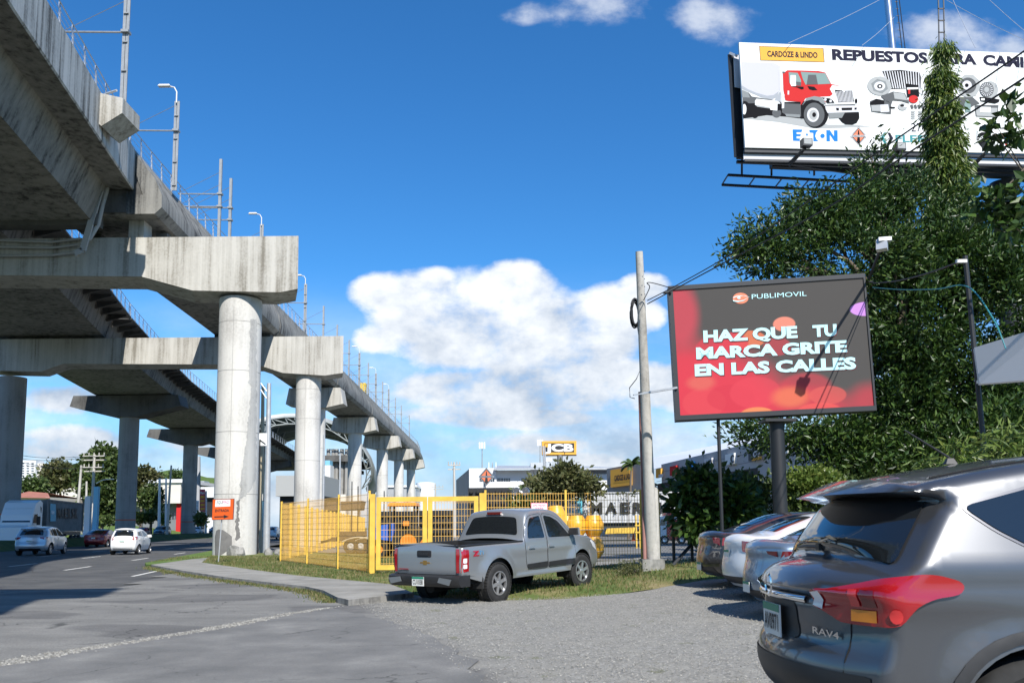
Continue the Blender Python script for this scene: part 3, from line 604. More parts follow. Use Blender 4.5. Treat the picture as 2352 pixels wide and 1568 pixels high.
# catenary masts
def mast(x, y, z0, z1, lamp=False, arms=1, label='', r=.10, twin=False):
    t_ = thing('catenary_mast', label, 'mast', (x, y, z0), 0, 'masts along the elevated railway')
    mb = MB()
    if twin:
        for o_ in (-.07, .07): mb.bar((x+o_, y, z0), (x+o_, y, z1), .055, .16)
        for z in np.arange(z0+.3, z1, 1.4): mb.box((x, y, z), (.22, .2, .05))
    else: mb.bar((x, y, z0), (x, y, z1), 2*r, 2*r)
    mb.build('pole', 'mast_metal', t_)
    for k in range(arms):
        zz = z0+3.6+k*.0 if arms == 1 else z0+2.7+k*.9
        mb = MB(); mb.tube((x, y, zz), (x-2.9, y, zz+.05), .045, n=6); mb.tube((x, y, zz+1.6), (x-2.9, y, zz+.1), .018, n=4); mb.box((x, y, zz), (.34, .34, .12)); mb.build('arm', 'mast_metal', t_)
    if lamp:
        mb = MB(); mb.path([(x, y-.12, z1-.15), (x, y-.12, z1+.5), (x-.15, y-.12, z1+.78), (x-.4, y-.12, z1+.85)], .04, 6)
        mb.box((x-.72, y-.12, z1+.9), (.72, .26, .12), top=(.8, .6)); mb.build('lamp', 'lamp_white', t_)
    return t_
mast(near_e(36)+.85, 35.95, 20.65, 32, False, 1, 'tall twin-channel catenary mast on a concrete corbel at upper left', twin=True)
ml = [(380, 45.8, 26.2, True, 1), (483, 55, 26.9, False, 2), (503, 57.5, 26.6, False, 2), (592, 66.6, 26.6, True, 1), (713, 83, 26.4, True, 1), (757, 92, 26.5, False, 1), (790, 100, 26.3, False, 1), (818, 108, 26.2, False, 1), (842, 116, 26.2, True, 1), (863, 124, 26.3, False, 1), (882, 132, 26.2, True, 1), (897, 140, 26.2, False, 1), (912, 148, 26.3, True, 1), (926, 158, 26.2, False, 1), (938, 168, 26.2, False, 1), (955, 183, 26.2, False, 1)]
nm = ['lamp-topped catenary mast just beyond the corbelled mast', 'left of the close pair of catenary masts over the first portal beam', 'right of the close pair of catenary masts over the first portal beam', 'short lamp-topped mast above the right end of the first portal beam', 'lamp-topped mast right of the first white column head', 'thin mast above the second portal beam']
for i, (px, d, zt, la, ar) in enumerate(ml):
    mast(uR(d)-.7, d, 20.8, zt, la, ar, nm[i] if i < 6 else f'small catenary mast on the receding viaduct, {["", "lamp-topped and "][la]}{["just past the second portal beam", "in line with the second portal beam end", "above the first free hammerhead pier", "left of the main cloud base", "before the yellow trackside cabinet", "beyond the yellow trackside cabinet", "above the third free pier", "above the fourth free pier", "before the last pier", "where the viaduct curves out of sight"][i-6]}', r=.09 if not la else .11, twin=la)
mb = MB(); mb.b2((uR(122)-.6, 121, 20.8), (uR(122)-1.4, 122.2, 22.7)); plain('cabinet_yellow', (.62, .42, .04), .6); tag(mb.build('trackside_cabinet', 'cabinet_yellow'), 'small yellow trackside cabinet behind the far viaduct railing', 'cabinet')
# ================================================================== vehicles
plain('glass_dark', (.010, .012, .014), .04, spec=.9, coat=.3); plain('rubber', (.018, .018, .018), .85, var=.3, scale=12); plain('trim_black', (.018, .018, .019), .5, var=.2); plain('well_black', (.008, .008, .008), .9)
plain('rim_alloy', (.62, .62, .63), .28, .85); plain('trim_dark', (.14, .14, .15), .25, .8); plain('chrome', (.75, .75, .76), .10, 1.); plain('rim_dark', (.05, .05, .052), .5, .4)
plain('lens_red', (.30, .006, .010), .12, coat=1., spec=.7); plain('lens_bright', (.55, .03, .03), .12, coat=1.); plain('lens_clear', (.70, .70, .72), .12, coat=1.); plain('lens_amber', (.60, .20, .012), .15, coat=1.); plain('lens_darkred', (.12, .004, .006), .15, coat=1)
plain('plate_white', (.70, .70, .66), .5); plain('plate_green', (.02, .22, .13), .5); plain('ink_black', (.012, .012, .014), .6); plain('gold', (.38, .22, .06), .35, .7)
paint('paint_silver', (.30, .315, .325), .55, .34, .6); paint('paint_gunmetal', (.105, .108, .115), .7, .33, .8); paint('paint_white', (.72, .72, .71), 0, .3, .6); paint('paint_red', (.40, .012, .016), .1, .3, .8)
paint('paint_darkred', (.22, .01, .014), .2, .3, .8); paint('paint_brown', (.045, .038, .035), .4, .28, .8); paint('paint_slate', (.20, .26, .33), .55, .3, .8); paint('paint_black', (.012, .013, .015), .1, .25, .8); paint('paint_pearl', (.50, .53, .56), .5, .3, .7); paint('paint_blue', (.03, .08, .30), .3, .3, .8)
def catmull(P, step):
    o = []
    for i in range(len(P)-1):
        p0 = Vector(P[max(0, i-1)]); p1 = Vector(P[i]); p2 = Vector(P[i+1]); p3 = Vector(P[min(len(P)-1, i+2)])
        L = (p2-p1).length; n = max(1, int(math.ceil(L/step)))
        m1 = (p2-p0)*(L/max(1e-6, (p2-p0).length)); m2 = (p3-p1)*(L/max(1e-6, (p3-p1).length))
        for k in range(n):
            t = k/n; t2, t3 = t*t, t*t*t
            o.append(p1*(2*t3-3*t2+1)+m1*(t3-2*t2+t)+p2*(-2*t3+3*t2)+m2*(t3-t2))
    o.append(Vector(P[-1])); return [(p.x, p.y) for p in o]
class Car:
    def __init__(s, chain, hw, belt, wheels, rw, arch=None, tumble=.36, br=.16, bf=.2, r=.10, flare=.018, bottom=.26, step=.07, planr=.10, planf=.16, wz=None, rock=.42):
        s.chain = catmull(chain, step); s.hw, s.belt, s.wheels, s.rw = hw, belt, wheels, rw; s.arch = arch or rw*1.22; s.tumble, s.br, s.bf, s.r, s.flare, s.bottom, s.step = tumble, br, bf, r, flare, bottom, step
        s.planr, s.planf, s.rock = planr, planf, rock; s.rings = (.18, .5, .95); s.wz = rw if wz is None else wz
        s.x0 = min(p[0] for p in s.chain); s.x1 = max(p[0] for p in s.chain)
        n = len(s.chain); s.nrm = []
        for i in range(n):
            a = s.chain[max(0, i-1)]; b = s.chain[min(n-1, i+1)]; d = Vector((b[0]-a[0], b[1]-a[1])).normalized(); s.nrm.append((-d.y, d.x))
    def W(s, x, z, rounded=True):
        y = s.hw
        tr = max(0, (s.x0+1.1-x)/1.1); tf = max(0, (x-(s.x1-1.3))/1.3); y -= s.planr*tr*tr+s.planf*tf*tf
        if z > s.belt: y -= (z-s.belt)*s.tumble
        if z < s.rock+.15: y -= ((s.rock+.15-z)**2)*.7
        y += .012*math.exp(-((z-(s.belt-.17))/.05)**2)
        for wx in s.wheels:
            d = math.hypot(x-wx, z-s.wz)
            if z > .2: y += s.flare*math.exp(-(max(0, d-s.arch-.02)/.10)**2)
        if rounded:
            d = min(segdist(x, z, s.chain[i], s.chain[i+1]) for i in range(len(s.chain)-1))
            if d < s.r: q = 1-d/s.r; y -= s.r*(1-math.sqrt(max(0, 1-q*q)))
        return y
    def strip(s, i, t):
        x, z = s.chain[i]; nx, nz = s.nrm[i]; yb = s.yb[i]; k = 1-abs(t)**2.3
        b = (s.br if nx < 0 else s.bf)*abs(nx)
        return Vector((x+nx*b*k, yb*t, z+nz*(.03+.10*abs(nx))*k if nz > 0 else z))
    def rearx(s, y, z, front=False, full=False, off=0.):
        ch = range(len(s.chain)-1); best = None
        for i in (ch if not front else reversed(ch)):
            (xa, za), (xb, zb) = s.chain[i], s.chain[i+1]
            if min(za, zb)-1e-6 <= z <= max(za, zb)+1e-6 and abs(zb-za) > 1e-5:
                u = (z-za)/(zb-za); yb = s.yb[i]+(s.yb[i+1]-s.yb[i])*u; t = max(-1, min(1, y/yb)); P = s.strip(i, t).lerp(s.strip(i+1, t), u)
                best = P; nn = s.nrm[i]
                break
        if best is None: best = Vector((s.chain[0][0], y, z)); nn = (-1, 0)
        if full: return best+Vector((nn[0], 0, nn[1]))*off
        return best.x
    def body(s, parent, mat, name='body', skip=None):
        # outline with wheel arches along the bottom
        bot = []; xs_ = sorted(s.wheels, reverse=True); fx, fz = s.chain[-1]; rx, rz_ = s.chain[0]
        for wx in xs_:
            h = s.bottom-s.wz; c = math.sqrt(max(.01, s.arch**2-h*h)); a0 = math.atan2(h, c)
            for k in range(19):
                a = a0+(math.pi-2*a0)*k/18; bot.append((wx+s.arch*math.cos(a), s.wz+s.arch*math.sin(a)))
        out = s.chain+[p for p in bot if p[0] < fx-.01 and p[0] > rx+.01]
        s.out = out; s.yb = [s.W(*p) for p in s.chain]
        n = len(out); pts = [Vector(p) for p in out]; ed = [(i, (i+1) % n) for i in range(n)]
        for i, p in enumerate(s.chain):
            for f_ in s.rings:
                q = (p[0]-s.nrm[i][0]*s.r*f_, p[1]-s.nrm[i][1]*s.r*f_)
                if inpoly(q[0], q[1], out) and min(segdist(q[0], q[1], s.chain[j], s.chain[j+1]) for j in range(len(s.chain)-1)) > s.r*f_*.9: pts.append(Vector(q))
        st = s.step*1.5
        for x in np.arange(s.x0, s.x1, st):
            for z in np.arange(.2, 2.2, st):
                if inpoly(x, z, out) and min(segdist(x, z, out[j], out[(j+1) % n]) for j in range(n)) > max(s.r, .03): pts.append(Vector((x, z)))
        res = geometry.delaunay_2d_cdt(pts, ed, [], 0, 1e-4); mb = MB()
        for sg in (-1, 1):
            b0 = len(mb.v); mb.v += [(p.x, sg*s.W(p.x, p.y), p.y) for p in res[0]]
            for f in res[2]:
                if inpoly(sum(res[0][i].x for i in f)/3, sum(res[0][i].y for i in f)/3, out): mb.face([b0+i for i in f])
        K = 14; rows = []
        for i in range(len(s.chain)): rows.append(mb.pts([s.strip(i, -1+2*k/K) for k in range(K+1)]))
        for i in range(len(rows)-1):
            for k in range(K):
                if skip and skip(s.chain[i], s.chain[i+1], -1+2*(k+.5)/K): continue
                mb.face([rows[i][k], rows[i][k+1], rows[i+1][k+1], rows[i+1][k]])
        me_o = mb.build(name, mat, parent, world=False, fix=False); bm = bmesh.new(); bm.from_mesh(me_o.data); bmesh.ops.remove_doubles(bm, verts=bm.verts, dist=.002); bmesh.ops.recalc_face_normals(bm, faces=bm.faces); bm.to_mesh(me_o.data); bm.free()
        me_o.data.polygons.foreach_set('use_smooth', [True]*len(me_o.data.polygons)); me_o.data.set_sharp_from_angle(angle=R(48)); s.obj = me_o
        # dark floor and wheel wells
        mb = MB(); hwi = s.hw-.12
        mb.b2((s.x0+.25, -hwi, s.bottom-.02), (s.x1-.25, hwi, s.bottom+.05))
        for wx in s.wheels:
            for sg in (-1, 1):
                ring = [[(wx+s.arch*1.01*math.cos(a), sg*yv, s.wz+s.arch*1.01*math.sin(a)) for a in np.linspace(-.25, math.pi+.25, 16)] for yv in (s.hw-.05, s.hw-.36)]
                mb.loft(ring, closed=False); mb.face(mb.pts(ring[1]))
        mb.build('underbody', 'well_black', parent, world=False)
        return me_o
    def side(s, parent, name, mat, poly, off=.004, sides=(-1, 1), step=None, world=False):
        o = []
        for sg in sides:
            mb = MB(); fill(poly, step or s.step, lambda x, z: 0, mb, .0); mb.v = [(x, sg*(s.W(x, z)+off), z) for x, z, _ in mb.v]; b = mb.build(name, mat, parent, world=False, smooth=60); o.append(b)
        return o
    def rear(s, parent, name, mat, poly, off=.005, front=False, step=None):
        mb = MB(); fill(poly, step or s.step, lambda y, z: 0, mb, .0); mb.v = [tuple(s.rearx(y, z, front, True, off)) for y, z, _ in mb.v]; return mb.build(name, mat, parent, world=False, smooth=60)
    def wheel(s, parent, x, y, rz=0, spokes=5, w=.20, tread=False, rimmat='rim_alloy', rr=.66):
        mb = MB(); r = s.rw; sg = 1 if y > 0 else -1; c, sn = math.cos(rz), math.sin(rz); ax = Vector((-sn, c, 0)); o = Vector((x, y, r))
        prof = [(r*rr, -w/2+.015), (r*.80, -w/2-.005), (r*.93, -w/2+.01), (r*.985, -w/2+.035), (r, -w/4), (r, w/4), (r*.985, w/2-.035), (r*.93, w/2-.01), (r*.80, w/2+.005), (r*rr, w/2-.015)]
        mb.lathe(prof, o, ax, 40)
        if tread:
            x_ = ax.cross(Vector((0, 0, 1))).normalized(); 
            for k in range(44):
                t = 2*math.pi*k/44; d = x_*math.cos(t)+Vector((0, 0, 1))*math.sin(t)
                for q in (-1, 1): p = o+d*(r*.985)+ax*(q*w*.33); mb.bar(p, p+d*.022, .045, w*.26, up=ax)
        wh = mb.build('wheel', 'rubber', parent, world=False, smooth=40)
        mb = MB(); f = sg*(w/2-.045); mb.lathe([(.001, f-sg*.05), (r*rr*.98, f-sg*.07), (r*rr, f+sg*.03), (r*rr*.93, f+sg*.035), (r*rr*.90, f-sg*.03)], o, ax, 32); mb.m = 0
        x_ = ax.cross(Vector((0, 0, 1))).normalized()
        for k in range(spokes):
            t = 2*math.pi*(k+.25)/spokes; d = x_*math.cos(t)+Vector((0, 0, 1))*math.sin(t); e = ax.cross(d)
            p0, p1 = o+ax*(f+sg*.012)+d*.02, o+ax*(f+sg*.012)+d*(r*rr*.95); mb.m = 1; mb.bar(p0, p1, r*.20, .03, up=ax, w2=r*.15)
        mb.m = 1; mb.lathe([(.0005, f+sg*.035), (r*.12, f+sg*.033), (r*.13, f)], o, ax, 14); mb.lathe([(r*rr*.99, f+sg*.0), (r*rr*1.01, f+sg*.045), (r*rr*.92, f+sg*.045), (r*rr*.90, f)], o, ax, 32)
        mb.build('rim', ['rim_dark', rimmat], wh, world=False, smooth=30)
def loctext(mb, s_, p0, p1, top, bold=.02): put_text(mb, s_, p0, p1, top, bold)
def plate(parent, P, u, up, n, txt, w=.30, h=.15):
    """number plate: centre P, unit right/up/out vectors (local)"""
    P, u, up, n = map(Vector, (P, u, up, n)); mb = MB(); q = [P-u*w/2-up*h/2, P+u*w/2-up*h/2, P+u*w/2+up*h/2, P-u*w/2+up*h/2]; mb.prism(q, n*.008)
    mb.m = 1; e = n*.011; mb.poly([P-u*w/2+up*h*.26+e, P+u*w/2+up*h*.26+e, P+u*w/2+up*h/2+e, P-u*w/2+up*h/2+e])
    if txt: mb.m = 2; put_text(mb, txt, P-u*w*.42-up*h*.34+n*.012, P+u*w*.42-up*h*.34+n*.012, P-u*w*.42+up*h*.18+n*.012, .015)
    return mb.build('number_plate', ['plate_white', 'plate_green', 'ink_black'], parent, world=False)
def mirror(parent, x, y, z, mat, sg):
    mb = MB(); mb.box((x, y+sg*.10, z), (.10, .22, .15), top=(.8, .85)); mb.box((x+.02, y, z-.03), (.05, .1, .04)); return mb.build('mirror', mat, parent, world=False)
def place(name, label, cat, x, y, z, rz, pitch=0., group=None):
    t_ = thing(name, label, cat, (x, y, z), rz, group); t_.matrix_basis = t_.matrix_basis @ Matrix.Rotation(-pitch, 4, 'Y'); return t_
# ---------------------------------------------------------------- generic passenger cars
def rnd_poly(P, r=.03):
    o = []
    n = len(P)
    for i in range(n):
        p, a, b = Vector(P[i]), Vector(P[i-1]), Vector(P[(i+1) % n]); da, db = (a-p), (b-p); ra = min(r, da.length*.45); rb = min(r, db.length*.45)
        s0, s1 = p+da.normalized()*ra, p+db.normalized()*rb
        for k in range(4): t = k/3; q = s0*(1-t)**2+p*2*t*(1-t)+s1*t*t; o.append((q.x, q.y))
    return o
SEDAN = dict(chain=[(-2.0,.24),(-2.10,.36),(-2.12,.55),(-2.10,.70),(-2.06,.86),(-2.06,1.02),(-1.98,1.075),(-1.62,1.10),(-1.22,1.25),(-.72,1.41),(-.2,1.465),(.25,1.44),(.62,1.32),(1.12,1.06),(1.3,1.0),(1.75,.92),(2.08,.78),(2.16,.6),(2.14,.38),(2.02,.22)], hw=.885, belt=1.02, wheels=(-1.28,1.32), rw=.315,
    win=[[(-1.36,1.06),(-1.0,1.235),(-.60,1.36),(-.28,1.39),(-.24,1.05)],[(-.16,1.05),(-.2,1.39),(.2,1.365),(.60,1.20),(.86,1.04)]], rearwin=[(-.50,1.12),(.50,1.12),(.44,1.36),(-.44,1.36)], lightz=(.80,.96), plz=.78)
SUV = dict(chain=[(-1.98,.30),(-2.08,.42),(-2.10,.62),(-2.03,.78),(-1.98,.98),(-1.96,1.08),(-1.86,1.18),(-1.62,1.50),(-1.78,1.55),(-1.76,1.60),(-1.4,1.64),(-.6,1.665),(.1,1.63),(.5,1.50),(1.05,1.17),(1.25,1.10),(1.75,1.0),(2.05,.86),(2.14,.66),(2.12,.42),(2.0,.28)], hw=.915, belt=1.10, wheels=(-1.33,1.34), rw=.345,
    win=[[(-1.52,1.18),(-1.35,1.42),(-1.0,1.51),(-.95,1.14)],[(-.88,1.13),(-.92,1.52),(-.30,1.555),(-.24,1.12)],[(-.16,1.12),(-.2,1.555),(.12,1.53),(.48,1.38),(.84,1.12)]], rearwin=[(-.64,1.14),(.64,1.14),(.55,1.46),(-.55,1.46)], lightz=(.92,1.06), plz=.80)
HATCH = dict(chain=[(-1.62,.26),(-1.70,.38),(-1.71,.60),(-1.66,.78),(-1.62,.98),(-1.56,1.08),(-1.38,1.40),(-1.48,1.44),(-1.44,1.48),(-.9,1.50),(-.3,1.49),(.15,1.42),(.55,1.25),(.95,1.02),(1.3,.92),(1.6,.80),(1.70,.62),(1.70,.4),(1.6,.24)], hw=.79, belt=1.0, wheels=(-1.17,1.2), rw=.285,
    win=[[(-1.30,1.10),(-1.22,1.30),(-.55,1.37),(-.50,1.04)],[(-.42,1.04),(-.46,1.37),(-.05,1.36),(.35,1.20),(.65,1.0)]], rearwin=[(-.56,1.04),(.56,1.04),(.48,1.36),(-.48,1.36)], lightz=(.82,1.04), plz=.72)
def make_car(name, label, cat, sp, paintm, x, y, z, rz, group=None, lod=.09, txt=None, tail='lens_red', light=None, plz=None, oncoming=False):
    t_ = place(name, label, cat, x, y, z, rz, 0, group)
    c = Car(sp['chain'], sp['hw'], sp['belt'], sp['wheels'], sp['rw'], step=lod, bottom=.25 if sp is not SUV else .3, br=.18, planr=.12); c.body(t_, paintm)
    for w_ in sp['win']: c.side(t_, 'side_window', 'glass_dark', rnd_poly(w_, .04), step=lod)
    c.rear(t_, 'rear_window', 'glass_dark', rnd_poly(sp['rearwin'], .06), step=lod)
    fr = [(p[0]*1.08, p[1]) for p in sp['rearwin']]; zlo, zhi = sp['belt']+.04, max(p[1] for p in sp['rearwin'])
    c.rear(t_, 'windshield', 'glass_dark', rnd_poly([(-.62, zlo), (.62, zlo), (.50, zhi-.02), (-.50, zhi-.02)], .05), front=True, step=lod)
    z0, z1 = light or sp['lightz']; e = sp['hw']-.13
    for sg in (-1, 1):
        c.rear(t_, 'tail_light', tail, [(sg*.52, z0+.05), (sg*e, z0), (sg*e, z1), (sg*.50, z1)], off=.008, step=lod)
        xr = c.x0+.02; c.side(t_, 'tail_light', tail, [(xr+.05, z0), (xr+.22, z0+.06), (xr+.34, z1+.01), (xr+.07, z1)], sides=(sg,), off=.006, step=lod)
        zf = sp['belt']-.30; c.rear(t_, 'headlight', 'lens_clear', [(sg*.42, zf), (sg*(e-.03), zf+.04), (sg*(e-.03), zf+.13), (sg*.45, zf+.07)], front=True, off=.012, step=lod)
    c.rear(t_, 'grille', 'trim_black', [(-.38, sp['belt']-.40), (.38, sp['belt']-.40), (.34, sp['belt']-.28), (-.34, sp['belt']-.28)], front=True, off=.01, step=lod)
    pz = plz or sp['plz']; c.rear(t_, 'bumper_insert', 'trim_black', [(-.6, .30), (.6, .30), (.55, .42), (-.55, .42)], off=.006, step=lod)
    plate(t_, (c.rearx(0, pz)-.012, 0, pz), (0, -1, 0), (0, 0, 1), (-1, 0, 0), txt); plate(t_, (c.rearx(0, .45, True)+.012, 0, .45), (0, 1, 0), (0, 0, 1), (1, 0, 0), None)
    xm = sp['win'][-1][-1][0]
    for sg in (-1, 1): mirror(t_, xm-.02, sg*(sp['hw']-.03), sp['belt']+.06, paintm if name != 'suv' else 'trim_black', sg)
    for wx in sp['wheels']:
        for sg in (-1, 1): c.wheel(t_, wx, sg*(sp['hw']-.12))
    xa, xb = sp['win'][-1][0][0], xm
    for q in (sp['win'][-1][0][0]-.04, ):
        mb = MB()
        for sg in (-1, 1): mb.path([(q, sg*(c.W(q, zz)+.001), zz) for zz in np.linspace(.36, sp['belt'], 6)], .006, 4)
        mb.build('door_seam', 'trim_black', t_, world=False)
    for q in (sp['win'][-1][0][0]+.12, sp['win'][-2][0][0]+.12 if len(sp['win']) > 1 else xa):
        for sg in (-1, 1): mb = MB(); y_ = c.W(q, sp['belt']-.13); mb.box((q, sg*(y_+.012), sp['belt']-.13), (.17, .03, .03)); mb.build('door_handle', paintm, t_, world=False)
    return t_, c
hd = lambda a: R(90)+a                                    # car pointing straight ahead of the viewer, turned left by a
G1 = 'cars driving on the avenue under the viaduct'
t_, c = make_car('suv', 'silver compact SUV driving away at far left, beside the dark viaduct column', 'suv', SUV, 'paint_pearl', -28.35, 50.2, 0, hd(R(12)), G1)
t_, c = make_car('hatchback', 'small white hatchback driving away, right of the silver SUV', 'car', HATCH, 'paint_white', -22.8, 49.8, 0, hd(R(9)), G1, txt='CA4044')
t_, c = make_car('sedan', 'dark red car half hidden behind the small white hatchback', 'car', SEDAN, 'paint_darkred', -35.3, 71.5, 0, hd(R(10)), G1)
t_, c = make_car('sedan', 'white car partly hidden behind the silver SUV, in front of the container lorry', 'car', SEDAN, 'paint_pearl', -49.6, 88, .25, hd(R(165)), G1)
t_, c = make_car('hatchback', 'bright red small car coming towards the viewer beyond the median', 'car', HATCH, 'paint_red', -54.3, 122, .25, hd(R(190)), G1, lod=.12)
t_, c = make_car('suv', 'black SUV beyond the median just left of the second banded column', 'suv', SUV, 'paint_black', -51.4, 122, .25, hd(R(190)), G1, lod=.12)
t_, c = make_car('hatchback', 'tiny white car approaching between the banded column and the white column', 'car', HATCH, 'paint_white', -56.8, 150, .35, hd(R(185)), G1, lod=.12)
t_, c = make_car('sedan', 'dark car touching the left edge of the big white column, far off', 'car', SEDAN, 'paint_black', -54.2, 152, .35, hd(R(185)), G1, lod=.12)
t_, c = make_car('sedan', 'dark blue car seen between the cars and the first banded column beyond the median', 'car', SEDAN, 'paint_blue', -62.6, 124, .3, hd(R(190)), G1, lod=.12)
t_, c = make_car('suv', 'far white car under the viaduct, left of the yellow fence corner', 'car', SUV, 'paint_white', -31.2, 108, 0, hd(R(6)), G1, lod=.12)
t_, c = make_car('sedan', 'far grey car behind the silver lamp post under the viaduct', 'car', SEDAN, 'paint_silver', -30.4, 95, 0, hd(R(6)), G1, lod=.12)
t_, c = make_car('hatchback', 'far blue car showing just right of the big white column', 'car', HATCH, 'paint_blue', -33.4, 105, 0, hd(R(6)), G1, lod=.12)
G2 = 'cars parked nose-in along the hedge'
t_, c = make_car('sedan', 'dark brown sedan parked farthest along the hedge, nearest the utility pole', 'car', SEDAN, 'paint_brown', 6.05, 17.0, .19, R(3), G2, lod=.06, txt='', plz=.42, light=(.84, .99))
t_, c = make_car('sedan', 'white sedan parked between the dark brown sedan and the slate blue one', 'car', SEDAN, 'paint_white', 5.95, 14.5, .15, R(2), G2, lod=.06, txt='', light=(.78, 1.0))
t_, c = make_car('sedan', 'slate blue sedan parked next to the big grey SUV', 'car', SEDAN, 'paint_slate', 5.66, 12.1, .10, R(1), G2, lod=.06, txt='', plz=.45, tail='lens_darkred', light=(.88, .97))
# ---------------------------------------------------------------- the silver pickup
pk = place('pickup_truck', 'silver double-cab pickup parked on the grass before the yellow gate', 'pickup', -.10, 17.80, .03, R(53.6), R(1.6)); pk.matrix_basis = pk.matrix_basis @ Matrix.Diagonal((.975, .985, .985, 1))
PC = [(-2.60,.60),(-2.62,.66),(-2.625,.80),(-2.62,1.00),(-2.61,1.10),(-2.585,1.135),(-2.50,1.145),(-1.6,1.145),(-.72,1.145),(-.66,1.15),(-.62,1.19),(-.55,1.33),(-.44,1.58),(-.36,1.70),(-.24,1.755),(.2,1.785),(.6,1.765),(.86,1.68),(1.30,1.30),(1.40,1.235),(1.55,1.20),(2.0,1.13),(2.32,1.04),(2.50,.90),(2.56,.72),(2.55,.52),(2.46,.40)]
pc = Car(PC, .90, 1.14, (-1.55, 1.55), .385, arch=.475, tumble=.26, br=.03, bf=.16, r=.055, flare=.045, bottom=.44, step=.05, planr=.02, planf=.16, wz=.40, rock=.50)
pc.body(pk, 'paint_silver', skip=lambda a, b, t: max(a[0], b[0]) < -.66 and min(a[0], b[0]) > -2.56 and abs(t) < .93 and a[1] > 1.12)
mb = MB()
for sg in (-1, 1): mb.b2((-2.52, sg*.80, .75), (-.70, sg*.83, 1.15))
mb.b2((-2.55, -.8, .72), (-.7, .8, .76)); mb.b2((-2.56, -.83, .75), (-2.53, .83, 1.13)); mb.b2((-.71, -.83, .75), (-.68, .83, 1.16)); mb.build('bed_liner', 'trim_black', pk, world=False)
mb = MB()
for sg in (-1, 1): mb.b2((-2.60, sg*.80, 1.142), (-.66, sg*.885, 1.165))
mb.b2((-2.63, -.80, 1.142), (-2.55, .80, 1.163)); mb.build('bed_rail_cap', 'trim_black', pk, world=False)
# doors with a dark gap, windows, handles
DR = [[(-.56,.60),(-.62,1.16),(-.44,1.55),(-.30,1.66),(.16,1.70),(.18,1.10),(.20,.56),(-.30,.56)], [(.225,.56),(.205,1.10),(.185,1.70),(.55,1.665),(.80,1.57),(1.24,1.17),(1.27,.90),(1.24,.56)]]
WN_ = [[(-.50,1.20),(-.40,1.46),(-.28,1.61),(.10,1.655),(.12,1.19)], [(.27,1.19),(.25,1.655),(.52,1.62),(.76,1.52),(1.13,1.18)]]
for D, Wd in zip(DR, WN_):
    for sg in (-1, 1):
        d_ = pc.side(pk, 'door', 'paint_silver', rnd_poly(D, .08), off=.005, sides=(sg,))[0]
        gp = [(p[0]+(.0), p[1]) for p in rnd_poly(D, .08)]; mb = MB(); mb.path([(x, sg*(pc.W(x, z)+.003), z) for x, z in catmull(gp+[gp[0]], .08)], .006, 4); mb.build('door_gap', 'trim_black', d_, world=False)
        w_ = pc.side(d_, 'side_window', 'glass_dark', rnd_poly(Wd, .05), off=.009, sides=(sg,))[0]
        xh = -.40 if D is DR[0] else .34; y_ = sg*(pc.W(xh, 1.02)+.02); mb = MB(); mb.box((xh, y_, 1.02), (.20, .05, .05), top=(.9, .8)); mb.build('door_handle', 'paint_silver', d_, world=False, smooth=60)
        clad = [(D[0][0]+.03 if D is DR[0] else .235, .58), (.19 if D is DR[0] else 1.22, .58), (.19 if D is DR[0] else 1.22, .695), (D[0][0]+.0 if D is DR[0] else .235, .68)]
        pc.side(d_, 'side_moulding', 'trim_black', clad, off=.018, sides=(sg,))
rw_ = pc.rear(pk, 'rear_window', 'glass_dark', rnd_poly([(-.70,1.25),(.70,1.25),(.58,1.60),(-.58,1.60)], .07), off=.01)
mb = MB(); P0 = pc.rearx(0, 1.66, full=True); mb.box((P0.x-.03, 0, P0.z+.0), (.05, .36, .055)); mb.build('brake_light', 'lens_darkred', pk, world=False)
# tailgate
tg = pc.rear(pk, 'tailgate', 'paint_silver', rnd_poly([(-.735,.625),(.735,.625),(.735,1.118),(-.735,1.118)], .03), off=.012)
mb = MB(); X = -2.66; mb.box((X-.008, .02, 1.0), (.02, .36, .135)); tgp = rnd_poly([(-.16,.935),(.20,.935),(.20,1.065),(-.16,1.065)], .03); mb = MB(); mb.prism([(X-.01, y, z) for y, z in tgp], (.02, 0, 0)); mb.b2((X-.03, -.10, .975), (X-.01, .14, 1.02)); mb.build('tailgate_handle', 'trim_black', tg, world=False)
mb = MB(); E = [(-.135,-.018),(-.045,-.018),(-.05,-.052),(.05,-.052),(.045,-.018),(.135,-.018),(.115,.018),(.045,.018),(.05,.052),(-.05,.052),(-.045,.018),(-.115,.018)]
mb.prism([(X-.012, a, .835+b*.8) for a, b in E], (.012, 0, 0)); mb.build('emblem', 'gold', tg, world=False)
mb = MB(); loctext(mb, 'COLORADO', (X-.004, .70, .665), (X-.004, .42, .665), (X-.004, .70, .69)); mb.build('lettering', 'trim_black', tg, world=False)
mb = MB(); mb.b2((X-.006, .70, .70), (X-.002, .44, .715)); mb.build('badge', 'lens_red', tg, world=False)
mb = MB(); mb.b2((-2.64, -.75, .585), (-2.60, .75, .625)); mb.build('tailgate_gap', 'well_black', pk, world=False)
